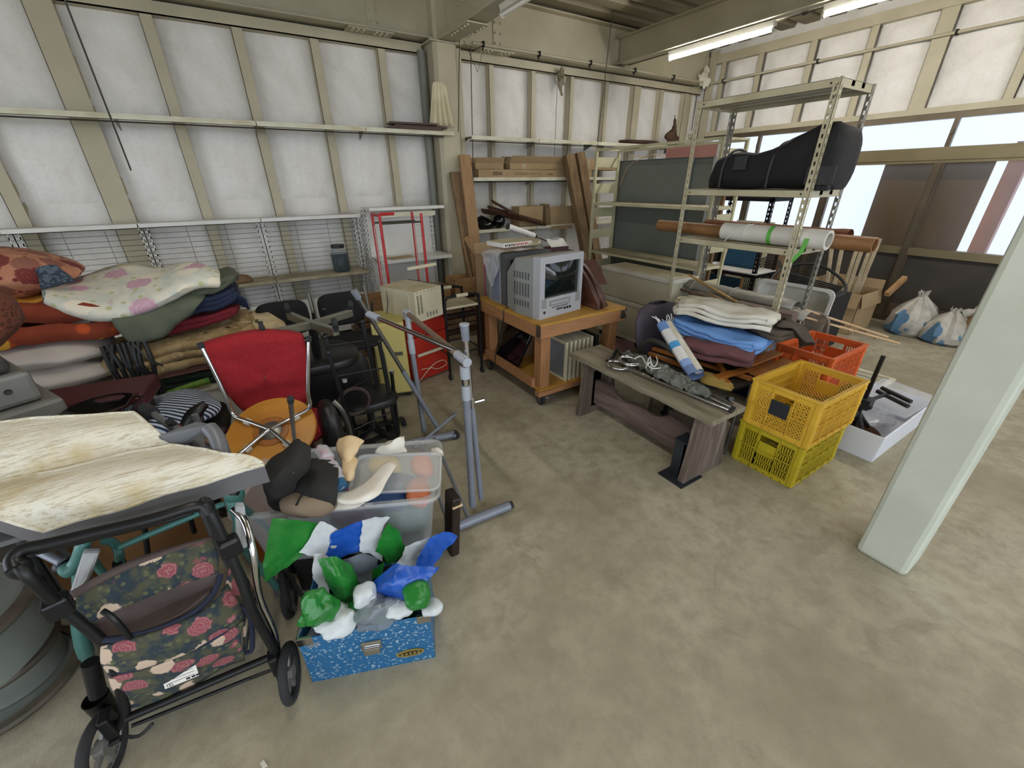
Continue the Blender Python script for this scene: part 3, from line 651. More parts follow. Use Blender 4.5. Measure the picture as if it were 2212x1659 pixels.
for x in (1.07, 1.45):
    for y in (YR0, YR1):
        MB().tube([(x, y, .1), (x, y, 1.405)], .013, 10).build('post', 'red_paint', t, smooth=True, world=True)
    b = MB()
    for k in range(9): b.cyl((x, YR0, .50+k*.1), (x, YR1, .50+k*.1), .0028, n=5)
    for k in range(4): b.cyl((x, YR0+.015+k*.07, .50), (x, YR0+.015+k*.07, 1.30), .0028, n=5)
    b.build('wire_grid', 'white_enamel', t, world=True)
    MB().tube([(x, YR0-.01, .12), (x, YR0-.16, .03), (x, YR0-.3, .02)], .013, 8, sm=3).build('foot', 'red_paint', t, smooth=True, world=True)
MB().tube([(1.07, YR0, 1.40), (1.07, YR1, 1.40)], .014, 8).build('top_bar', 'red_paint', t, smooth=True, world=True); MB().tube([(1.07, YR0, 1.41), (1.20, YR0, 1.41)], .013, 8).build('hook_arm', 'red_paint', t, smooth=True, world=True)
for y in (YR0+.03, YR1-.06): MB().cyl((1.07, y, 1.33), (1.45, y, 1.33), .008, n=8).build('cross_bar', 'dark_rod', t, world=True)
# yellow cabinet, red drawer cabinet, microwave
mat('butter_yellow', 'c9bd76', .55, 0, 'b8aa62', 2); mat('red_enamel', 'b52c1c', .45, 0, '9c2215', 3); mat('cream_plastic', 'd4cdb4', .5, 0, 'beb699', 3); mat('ivory_dirty', 'cdc5a8', .6, 0, 'ab9f7d', 5)
t = thing('yellow_cabinet', 'pale yellow steel cabinet on casters behind the garment rail', 'cabinet', (.81, 3.14, 0), -.28)
b = MB(); b.bb(-.125, 0, .045, .125, .40, .665); b.build('body', 'butter_yellow', t, bevel=.008)
MB().bb(-.12, -.012, .06, .12, 0, .655).build('door', 'butter_yellow', t, bevel=.005)
MB().bb(.0, -.03, .40, .09, -.012, .425).build('handle', 'steel_dull', t)
for k in range(9): MB().bb(-.128, .03, .13+k*.055, -.125, .36, .15+k*.055).build('vent_rib', 'butter_yellow', t)
MB().bb(-.12, .01, .03, .12, .38, .045).build('base', 'black_plastic', t)
for x, y in ((-.09, .04), (.1, .04), (-.09, .34), (.1, .34)): MB().cyl((x-.012, y, .024), (x+.012, y, .024), .024, n=12).build('caster', 'rubber', t)
t = thing('red_drawer_cabinet', 'red drawer cabinet with cream handles under the oven', 'cabinet', (1.235, 3.39, 0), .28)
b = MB(); b.bb(-.20, 0, .01, .20, .36, .62); b.build('body', 'red_enamel', t, bevel=.006)
MB().bb(-.205, -.01, .60, .205, .37, .63).build('top', 'cream_plastic', t, bevel=.004)
for z0, z1 in ((.02, .25), (.26, .43), (.44, .59)):
    d = MB().bb(-.19, -.02, z0, .19, 0, z1).build('drawer', 'red_enamel', t, bevel=.004)
    MB().bb(-.17, -.034, (z0+z1)/2-.012, .12, -.02, (z0+z1)/2+.012).build('handle', 'cream_plastic', d)
MB().tube([(-.18, -.03, .02), (-.1, -.05, .1), (0, -.05, .15), (.1, -.05, .15), (.13, -.05, .1), (.02, -.06, .09), (-.05, -.05, .12), (-.16, -.05, .14)], .0035, 5, sm=4).build('power_cord', 'cream_plastic', t, smooth=True)
t = thing('microwave_oven', 'dusty cream microwave oven with side vents on the red cabinet', 'oven', (1.11, 3.36, .632), .40)
MB().bb(-.155, -.21, 0, .145, .21, .25).build('case', 'cream_plastic', t, bevel=.008)
MB().bb(-.153, -.208, .25, .143, .208, .253).build('top_plate', 'ivory_dirty', t)
MB().bb(.145, -.21, .0, .175, .21, .255).build('door', 'black_gloss', t, bevel=.006)
b = MB()
for k in range(16): b.bb(-.14, -.212, .07+k*.0095, -.12, -.2095, .074+k*.0095); b.bb(-.105, -.212, .07+k*.0095, -.085, -.2095, .074+k*.0095)
for k in range(4):
    for j in range(4): b.bb(-.05+k*.035, -.212, .03+j*.009, -.033+k*.035, -.2095, .034+j*.009)
for k in range(6): b.bb(-.14+k*.04, -.212, .238, -.122+k*.04, -.2095, .241)
b.build('vent_slots', 'dark_gap', t)['kind'] = 'stuff'
b = MB(); b.bb(-.163, -.14, .03, -.155, .06, .23); b.build('rear_panel', 'cream_plastic', t, bevel=.004)
MB().tube([(-.18, .1, .23), (-.185, .09, .15), (-.185, .12, .05), (-.2, .1, 0)], .004, 6, sm=4).build('cord', 'steel_dull', t, smooth=True)
# black trolley with cream tray
t = thing('black_trolley', 'black tube trolley with dusty cream top left of the tool cart', 'trolley', (1.50, 3.42, 0), 0)
for y in (3.22, 3.56):
    MB().tube([(1.34, y, .05), (1.34, y, .70), (1.355, y, .755), (1.40, y, .775), (1.60, y, .775), (1.655, y, .755), (1.67, y, .70), (1.67, y, .05)], .0125, 10, sm=2).build('side_frame', 'black_metal', t, smooth=True, world=True)
    MB().cyl((1.45, y, .775), (1.56, y, .775), .016, n=10).build('grip', 'cream_plastic', t, smooth=True, world=True)
    for x in (1.34, 1.67): MB().cyl((x-.01, y, .028), (x+.01, y, .028), .028, n=14).build('caster', 'rubber', t, smooth=True, world=True)
MB().bb(1.35, 3.215, .665, 1.66, 3.565, .685).build('top_tray', 'ivory_dirty', t, world=True, bevel=.006)
for z in (.60, .25):
    for y in (3.22, 3.56): MB().cyl((1.34, y, z), (1.67, y, z), .007, n=6).build('rail', 'black_metal', t, world=True)
    for x in (1.34, 1.67): MB().cyl((x, 3.22, z), (x, 3.56, z), .007, n=6).build('rail', 'black_metal', t, world=True)
# small boxes behind
wood('box_wood', '8b6844', 'a88458', '96744c', 0, 5, .8, 6)
carton('wooden_box', 'wooden crate box on the floor boards behind the trolley, right one', 1.95, 4.35, .45, 2.35, 4.6, .66, 'box_wood')
carton('wooden_box', 'flat pale wooden box behind the microwave oven', 1.52, 4.3, .45, 1.88, 4.6, .6, 'box_wood')
carton('cardboard_box', 'open carton beneath the shelf left of the red rack', .85, 4.25, .42, 1.35, 4.6, .58, 'box_wood')
t = thing('timber_stack', 'low stack of rough boards under the boxes behind the trolley', 'timber', (1.75, 4.4, 0))
for k in range(7): MB().box((1.75+.03*(k % 3), 4.42, .03+k*.062), (1.9, .42, .05), .02*((k % 3)-1)).build('plank', ['old_plank', 'dark_wood', 'cardboard_dark'][k % 3], t, world=True)

tag(MB().bb(1.885, 3.40, .55, 1.955, 3.5, .99).build('pink_file_case', mat('magenta', 'a8326f', .6), bevel=.004), 'magenta plastic case edge showing left of the rear television', 'case')
MB().bb(1.84, 3.38, 0, 1.96, 3.62, .55).build('dark_crate', 'dark_wood'); tag(bpy.data.objects['dark_crate'], 'dark wooden crate under the magenta case behind the trolley', 'crate')
# ================================================================== TOOL CART AND TELEVISIONS
wood('cart_wood', '8a5f3d', 'a87a50', '73492c', 0, 5, .7, 9); wood('cart_wood_y', '8a5f3d', 'a87a50', '73492c', 1, 5, .7, 9); wood('cart_wood_z', '8a5f3d', 'a27449', '64422a', 2, 5, .7, 9)
wood('table_ply', 'a67a2e', 'bd9040', '9a7230', 0, 3, .6, 4)
t = thing('tool_cart', 'wooden workbench cart on casters carrying two televisions', 'cart', (2.15, 2.8, 0))
cx0, cx1, cy0, cy1 = 1.70, 2.58, 2.32, 3.30
MB().bb(cx0+.005, cy0+.005, .695, cx1-.005, cy1-.005, .712).build('table_top', 'table_ply', t, world=True)
for y in (cy0, cy1-.035): MB().bb(cx0, y, .60, cx1, y+.035, .695).build('apron', 'cart_wood', t, world=True, bevel=.003)
for x in (cx0, cx1-.035): MB().bb(x, cy0+.035, .60, x+.035, cy1-.035, .695).build('apron', 'cart_wood_y', t, world=True, bevel=.003)
for x in (cx0+.04, cx1-.13):
    for y in (cy0+.04, cy1-.13): MB().bb(x, y, .15, x+.09, y+.09, .60).build('leg', 'cart_wood_z', t, world=True, bevel=.004)
MB().bb(cx0+.02, cy0+.02, .15, cx1-.02, cy1-.02, .162).build('lower_shelf', 'table_ply', t, world=True)
MB().bb(cx0, cy0+.1, .16, cx0+.035, cy1-.1, .235).build('shelf_rail', 'cart_wood_y', t, world=True, bevel=.003)
MB().bb(cx0, cy0, .11, cx1-.1, cy0+.06, .15).build('skid', 'cart_wood', t, world=True, bevel=.003); MB().bb(cx0, cy1-.06, .11, cx1-.1, cy1, .15).build('skid', 'cart_wood', t, world=True, bevel=.003)
for x in (cx0-.003, cx1+.001): MB().bb(x-.001, cy0-.004, .61, x+.004, cy0+.05, .70).build('corner_bracket', 'steel_dull', t, world=True)
MB().bb(cx1-.06, cy0-.006, .62, cx1+.004, cy0, .69).build('corner_bracket', 'steel_dull', t, world=True)
MB().tube([(cx1-.02, cy0-.01, .68), (cx1-.03, cy0-.03, .665), (cx1-.03, cy0-.03, .64), (cx1-.02, cy0-.01, .63)], .006, 6).build('latch', 'chrome', t, world=True)
def caster(par, x, y, r=.045, zt=.11, wld=True):
    c = MB().bb(x-.03, y-.03, zt-.006, x+.03, y+.03, zt).bb(x-.022, y-.02, r*.6, x-.018, y+.03, zt).bb(x+.018, y-.02, r*.6, x+.022, y+.03, zt).build('caster_fork', 'steel_dull', par, world=wld)
    MB().cyl((x-.013, y+.01, r), (x+.013, y+.01, r), r, n=20).build('wheel', 'rubber', c, smooth=True, world=wld); return c
for x in (cx0+.07, cx1-.12):
    for y in (cy0+.06, cy1-.08): caster(t, x, y)
mat('silver_plastic', 'b4b6bc', .4, .2); mat('tv_grey', '8f9290', .55, 0, '82847f', 4); mat('blue_grey', '6d7388', .5); mat('tv_dark', '4b4d50', .5); mat('dusty_top', '94907f', .85, 0, '7e7a69', 5)
mat('crt_glass', '141a19', .06, spec=.9)
def crt(x, y, z, rz, w_, h_, d_, label, bodym, facem, screenm='crt_glass', vcr=True):
    t = thing('television', label, 'television', (x, y, z), rz)
    # face frame
    sx0, sx1, sz0, sz1 = .05, w_-.03, h_*.33 if vcr else h_*.14, h_-.05
    b = MB()
    for q in (((0, 0, 0), (w_, 0, sz0)), ((0, 0, sz1), (w_, 0, h_)), ((0, 0, sz0), (sx0, 0, sz1)), ((sx1, 0, sz0), (w_, 0, sz1))):
        b.bb(q[0][0], 0, q[0][2], q[1][0], .075, q[1][2])
    b.build('front_bezel', facem, t)
    MB().bb(-.004, .006, 0, w_+.004, .07, .016).build('plinth', facem, t)
    rows = [[V((sx0+(sx1-sx0)*u/8, .022-.018*math.sin(PI*u/8)*math.sin(PI*v/6), sz0+(sz1-sz0)*v/6)) for u in range(9)] for v in range(7)]
    MB().grid(rows).build('screen', screenm, t, smooth=True)
    k = MB(); A = [(0, .075, 0), (w_, .075, 0), (w_, .075, h_-.004), (0, .075, h_-.004)]; B = [(.0, d_*.62, 0), (w_, d_*.62, 0), (w_, d_*.62, h_-.03), (0, d_*.62, h_-.03)]; C = [(.05, d_, .01), (w_-.05, d_, .01), (w_-.05, d_, h_-.17), (.05, d_, h_-.17)]
    k.add(A+B+C, [(0, 1, 5, 4), (1, 2, 6, 5), (3, 0, 4, 7), (4, 5, 9, 8), (5, 6, 10, 9), (7, 4, 8, 11), (8, 9, 10, 11)]); k.build('rear_case', bodym, t)
    MB().add([A[2], A[3], B[3], B[2], C[2], C[3]], [(0, 1, 2, 3), (3, 2, 5, 4)]).build('case_top', 'dusty_top', t, solid=.003)
    if vcr:
        s = MB()
        for r_, (z0, z1) in enumerate(((.28, .33), (.15, .25), (.07, .115))):
            for c_ in range(6): s.bb(-.003, .12+c_*.032, z0, .002, .131+c_*.032, z1)
        o = s.build('vent_slots', 'tv_dark', t); o['kind'] = 'stuff'
        MB().bb(.1, -.003, .085, .33, .002, .13).build('tape_slot', 'tv_grey', t); MB().bb(.12, -.0045, .1, .31, -.002, .112).build('tape_flap', 'silver_plastic', t)
        MB().bb(.13, -.003, .07, .31, .002, .076).build('button_row', 'tv_dark', t); MB().bb(.18, -.003, .045, .25, .002, .06).build('display', 'tv_dark', t)
        for px_ in (.05, .27, .3, .33): MB().cyl((px_, -.004, .048), (px_, .004, .048), .011, n=10).build('button', 'black_plastic', t)
        for x0 in (.02, w_-.07): MB().bb(x0, -.002, .08, x0+.05, .002, .15).build('speaker_grille', 'tv_grey', t)
        MB().bb(w_/2-.025, -.003, .148, w_/2+.02, 0, .152).build('brand_plate', 'white_enamel', t)
    else:
        MB().cyl((.06, -.004, .07), (.06, .01, .07), .05, n=20).build('speaker_grille', 'tv_dark', t, smooth=True)
        MB().bb(-.003, .1, .02, .001, d_*.55, h_-.06).build('side_panel', 'blue_grey', t)
    return t
crt(1.76, 2.42, .713, .13, .46, .455, .44, 'silver tube television with video slot at the front of the cart', 'tv_grey', 'silver_plastic')
crt(1.76, 2.90, .713, .02, .46, .42, .42, 'darker tube television behind, half covered by plastic film', 'tv_grey', 'tv_dark', vcr=False)
glassy('clear_film', 'dfe3ea', .45, .12)
rows = [[V((1.745, 2.93, 1.142)), V((1.745, 3.1, 1.15)), V((1.75, 3.26, 1.12))], [V((1.735, 2.95, 1.05)), V((1.737, 3.08, 1.08)), V((1.74, 3.24, 1.08))], [V((1.73, 3.0, .95)), V((1.73, 3.06, .93)), V((1.73, 3.2, 1.0))], [V((1.728, 3.06, .86)), V((1.728, 3.08, .85)), V((1.728, 3.12, .87))]]
top = [[V((2.2, y, 1.146+.01*math.sin(y*20))) for y in (2.92, 3.1, 3.25)], [V((1.95, y, 1.15)) for y in (2.92, 3.1, 3.25)]]
o = MB().grid(patch(top+rows, 6, .018, 14)).build('plastic_film', 'clear_film', smooth=True, ang=25); tag(o, 'crinkled clear plastic film draped over the rear television', 'plastic film')
t = thing('boxed_book', 'white and red printed boxed book on top of the rear television', 'book', (1.9, 3.05, 1.17), .1)
MB().box((.03, .05, .018), (.30, .24, .034)).build('cover', 'white_enamel', t, bevel=.002); MB().box((.03, .05, .036), (.296, .236, .002)).build('dusty_face', 'ivory_dirty', t); MB().box((.182, .05, .018), (.003, .236, .03)).build('page_edge', mat('yellow_edge', 'c9b13a', .6), t)
for k in range(12): MB().bb(-.105+k*.021, -.0712, .009+.004*(k % 2), -.093+k*.021, -.070, .026).build('spine_mark', 'print_red' if k > 4 else 'print_black', t)
o = MB().ball((2.1, 3.12, 1.18), (.16, .13, .035), 26, 10, .8, amp=.2, fs=8).build('plastic_wrapped_bundle', mat('clear_wrapped', 'b4aa94', .3, 0, '8d8068', 8), smooth=True, ang=40); tag(o, 'plastic wrapped tan bundle behind the book on the rear television', 'bundle')
t = carton('cardboard_box', 'tall stack carton standing behind the televisions', 1.98, 3.42, 0, 2.6, 3.86, 1.0, flaps=(('b', 70, .1),))
o = MB().box((2.35, 3.6, 1.02), (.5, .12, .02), .3).build('wooden_strip', 'plank_light'); tag(o, 'pale wooden slat lying on the tall carton', 'slat')
# desk lamp with tube head and clamp arm
t = thing('desk_lamp', 'white tube headed desk lamp stretched out above the televisions', 'lamp', (2.45, 3.5, 1.0))
pa, pb, pc = GY(1098, 489, 3.5), GY(1154, 509, 3.5), GY(1192, 524, 3.5)
MB().cyl(pa, pb, .026, n=14).build('lamp_head', 'white_enamel', t, smooth=True, world=True); MB().cyl(pa-(pb-pa)*.04, pa, .029, n=14).build('end_cap', 'black_plastic', t, smooth=True, world=True); MB().cyl(pb, pb+(pb-pa)*.06, .029, n=14).build('end_cap', 'black_plastic', t, smooth=True, world=True)
MB().tube([pb, pc, pc+V((.12, .0, -.05)), pc+V((.16, 0, -.2))], .009, 8).build('arm', 'chrome', t, smooth=True, world=True)
MB().tube([pb, pb+V((.03, -.02, -.06)), pb+V((.1, -.03, -.12)), pb+V((.16, 0, -.2))], .003, 5, sm=4).build('cord', 'black_plastic', t, world=True)
t = thing('clip_board_calendar', 'small white paper block clipped on a maroon stand behind the televisions', 'stand', (2.68, 3.42, 1.03), -.1)
mat('maroon', '4a1f24', .5, 0, '3c181d', 4)
MB().box((0, 0, .01), (.22, .12, .05)).build('base', 'maroon', t); MB().prism([(-.1, -.065, .04), (.1, -.065, .04), (.1, .03, .10), (-.1, .03, .10)], (0, .01, .006)).build('paper_block', 'white_enamel', t); MB().box((0, .03, .11), (.08, .02, .02)).build('clip', 'chrome', t)
carton('cardboard_box', 'low brown box supporting the maroon clip stand', 2.62, 3.3, 0, 3.0, 3.7, .99, 'cardboard_dark')
# brown curved boards on the table
for (x, dx, lb) in ((2.30, .0, 'brown half moon wooden board leaning beside the silver television, front one'), (2.36, .01, 'brown half moon wooden board leaning beside the silver television, rear one')):
    pts = [V((x, 2.36+dx, .713)), V((x+.02, 2.40, .80)), V((x-.03, 2.46, .93)), V((x-.07, 2.55, 1.04)), V((x-.08, 2.62, 1.05)), V((x-.03, 2.66, .88)), V((x+.02, 2.66, .713))]
    o = MB().prism(cat(pts, 4), (.035, .012, 0)).build('half_moon_board', wood('brown_board_'+str(x), '3d241b', '55342a', '6b4336', 2, 4, .45, 5), bevel=.004); tag(o, lb, 'board')
b = MB(); pts = [GX(*p, 2.46) for p in ((1262, 570), (1291, 565), (1311, 622), (1294, 626))]
o = MB().prism([V((2.34, 2.72, 1.055)), V((2.52, 2.66, 1.055)), V((2.54, 2.52, .87)), V((2.38, 2.56, .87))], (.012, .03, -.01)).build('square_board', MATS['brown_board_2.36'], bevel=.003); tag(o, 'square brown wooden board propped on the half moon boards', 'board')
b = MB().cyl((2.46, 2.62, .713), (2.45, 2.60, .88), .012, n=8); b.build('board_prop', 'dark_wood', o, world=True)
t = tag(MB().tube([(2.40, 2.5, .718), (2.45, 2.42, .718), (2.50, 2.48, .72), (2.48, 2.58, .73), (2.40, 2.68, .72)], .004, 6, sm=5).build('power_cable', 'black_plastic'), 'short black cord curled on the cart top', 'cord')
t = tag(MB().tube([(1.80, 2.86, .72), (1.705, 2.84, .705), (1.69, 2.84, .6), (1.68, 2.95, .3), (1.69, 3.0, .17)], .004, 6, sm=5).build('power_cable', 'black_plastic'), 'black power cord hanging down the cart\'s left side', 'cord')
# things on the lower shelf
mat('film_grey', '8c9299', .3, 0, '5f666d', 2)
t0 = None
for k in range(7):
    t = thing('framed_screen', ['foremost cream framed grey panel on the cart\'s lower shelf', 'cream framed panel directly behind the foremost one', 'third cream framed panel from the front of the row', 'middle cream framed panel of the upright row', 'fifth cream framed panel from the front of the row', 'cream framed panel last but one in the row', 'hindmost cream framed panel next to the black case'][k], 'frame', (1.99+k*.044, 2.5, .163), 0, 'framed panels on the cart\'s lower shelf')
    b = MB(); b.bb(0, -.14, 0, .02, .16, .022).bb(0, -.14, .318, .02, .16, .34).bb(0, -.14, .022, .02, -.118, .318).bb(0, .138, .022, .02, .16, .318); b.build('frame', 'cream_plastic', t)
    MB().bb(.006, -.12, .02, .012, .14, .32).build('panel', 'film_grey', t)
o = MB().bb(2.305, 2.36, .163, 2.34, 2.68, .50).build('black_case', 'black_plastic', bevel=.004); tag(o, 'thin black case at the end of the framed panels', 'case')
o = MB().box((1.86, 2.93, .345), (.03, .36, .34), Matrix.Rotation(.5, 4, 'Y')).build('flat_monitor', 'black_gloss', bevel=.004); tag(o, 'black flat screen leaning inside the cart\'s left side', 'monitor')
o = MB().bb(2.0, 2.98, .163, 2.4, 3.2, .42).build('brown_carton', 'cardboard_dark'); tag(o, 'dark carton at the back of the cart\'s lower shelf', 'box')
o = pillow('folded_mauve_cloth', mat('mauve', '6f4b4c', .95, 0, '5b3c3d', 5), Matrix.Translation((2.85, 2.72, .02)) @ Rz(.4), (.7, .4, .2), .05); tag(o, 'folded mauve cloth on the floor behind the cart', 'cloth')

# ================================================================== BENCH WITH CANES
wood('bench_top', '625a49', '8a826f', '9f9785', 1, 4, .85, 12, .0025); wood('bench_leg', '40342c', '6f6258', 'a0978f', 2, 4, .9, 9, .003); wood('bench_rail', '4c3d38', '6d5c55', '8b7b74', 1, 4, .9, 10, .003)
t = thing('wooden_bench', 'weathered grey plank bench standing in the middle of the floor', 'bench', (2.05, 1.6, 0))
b = MB(); ys = [1.02+i*.1 for i in range(13)]
pts = [V((1.905+.006*math.sin(i*2.1), y, .452)) for i, y in enumerate(ys)]+[V((2.215+.006*math.sin(i*1.7), y, .452)) for i, y in reversed(list(enumerate(ys)))]
b.prism(pts, (0, 0, .034)); b.build('seat_plank', 'bench_top', t, world=True, bevel=.003)
for y, tl in ((1.105, .0), (2.06, .0)):
    pts = [V((1.90, y, 0)), V((2.29, y, 0)), V((2.25, y, .25)), V((2.19, y, .452)), V((1.945, y, .452)), V((1.93, y, .25))]
    MB().prism(pts, (0, .045, 0)).build('leg_board', 'bench_leg', t, world=True, bevel=.004)
tp = [V((2.04, 1.15+i*.0758, .27+.035*math.sin(i*.55+1)-.02*math.sin(i*1.7))) for i in range(13)]
MB().prism([V((2.04, 1.15, .085))]+tp+[V((2.04, 2.06, .085))], (.035, 0, 0)).build('stretcher', 'bench_rail', t, world=True, bevel=.004)
MB().bb(2.02, 2.06, .06, 2.10, 2.16, .36).build('rear_tenon', 'bench_rail', t, world=True)
mat('dark_iron', '3a4048', .5, .5, '2d3035', 6)
u = thing('iron_foot_bracket', 'dark iron post foot bracket standing against the bench end', 'bracket', (1.98, 1.2, 0))
MB().bb(1.86, 1.085, 0, 2.06, 1.26, .008).build('base_plate', 'dark_iron', u, world=True)
MB().bb(1.93, 1.16, .008, 2.04, 1.168, .25).bb(1.93, 1.16, .008, 1.936, 1.23, .25).bb(2.034, 1.16, .008, 2.04, 1.23, .25).build('upright', 'dark_iron', u, world=True)
MB().bb(1.925, 1.155, .25, 2.045, 1.235, .258).build('top_plate', 'dark_iron', u, world=True)
# canes on the bench
mat('cane_grey', '6d6f68', .7, 0, '52544e', 10, bs=40, bd=.002)
def ringcane(label, c, end, r=.062, zz=.0):
    t = thing('ring_handled_cane', label, 'cane', c)
    c = V(c); e = V(end); d = (e-c).normalized(); s = V((-d.y, d.x, 0)); 
    ring = [c+d*(math.cos(a)*r*1.15-r)+s*(math.sin(a)*r) for a in [2*PI*i/24 for i in range(24)]]
    MB().tube(ring, .012, 10, close=True).build('ring_handle', 'chrome', t, smooth=True, world=True)
    MB().tube([c, e], .0095, 10).build('shaft', 'chrome', t, smooth=True, world=True)
    MB().cyl(e, e+d*.02, .012, n=10).build('tip', 'rubber', t, smooth=True, world=True)
ringcane('chrome cane with round ring handle, lower on the bench top', G(1350, 795, .505), G(1575, 886, .50))
ringcane('chrome cane whose ring handle lies over the other ring', G(1375, 787, .53), G(1580, 880, .505))
t = thing('folding_cane', 'chrome tube bundle lying beneath the grey straps', 'cane', G(1470, 830, .5))
for a, c in (((1345, 768, .51), (1500, 838, .51)), ((1468, 822, .505), (1583, 873, .505)), ((1478, 835, .5), (1580, 884, .497))):
    MB().cyl(G(*a), G(*c), .0085, n=10).build('tube', 'chrome', t, smooth=True, world=True)
t = thing('black_cane', 'black walking cane with dark handle across the bench', 'cane', G(1450, 800, .5))
MB().tube([G(1385, 775, .52), G(1450, 808, .515), G(1525, 845, .51), G(1578, 863, .505)], .011, 10, sm=3).build('shaft', 'black_plastic', t, smooth=True, world=True)
MB().tube([G(1312, 780, .50), G(1325, 768, .505), G(1335, 755, .535), G(1345, 768, .53), G(1385, 775, .52)], .013, 10, sm=4).build('handle', 'black_plastic', t, smooth=True, world=True)
MB().cyl(G(1572, 860, .505), G(1580, 862, .53), .014, n=8).build('wing_tip', 'black_plastic', t, world=True)
rr = []
P0 = G(1348, 768, .5); P1 = G(1530, 862, .5); ax = (P1-P0); sd = V((ax.y, -ax.x, 0)).normalized()*-1
for i in range(42):
    s = i/41; row = []
    for j in range(14):
        a = PI*j/13; wv = .028+.03*math.sin(PI*s)**.7
        p = P0+ax*s+sd*(math.cos(a)*wv*1.2)+V((0, 0, .004+math.sin(a)*(.016+.028*math.sin(PI*s))))
        p += V((noise.noise(p*19), noise.noise(p*23+V((4, 0, 0))), abs(noise.noise(p*21+V((0, 3, 0))))))*.035+V((noise.noise(p*60), noise.noise(p*66), noise.noise(p*71)))*.014
        row.append(p)
    rr.append(row)
o = MB().grid(rr).build('grey_strap_bundle', 'cane_grey', smooth=True, solid=.004, ang=22); tag(o, 'crumpled grey fabric straps bundled over the chrome canes', 'straps')
mat('string_white', 'd9d9d4', .8)
for p in ([(1398, 790, .57), (1405, 782, .59), (1412, 792, .57), (1420, 783, .58), (1418, 770, .57)], [(1370, 775, .56), (1385, 770, .57), (1395, 785, .58), (1408, 795, .58), (1425, 795, .56), (1440, 790, .55)], [(1395, 795, .56), (1404, 770, .585), (1407, 800, .56)]):
    MB().tube([G(*q) for q in p], .004, 5, sm=4).build('white_string', 'string_white', o, smooth=True, world=True)

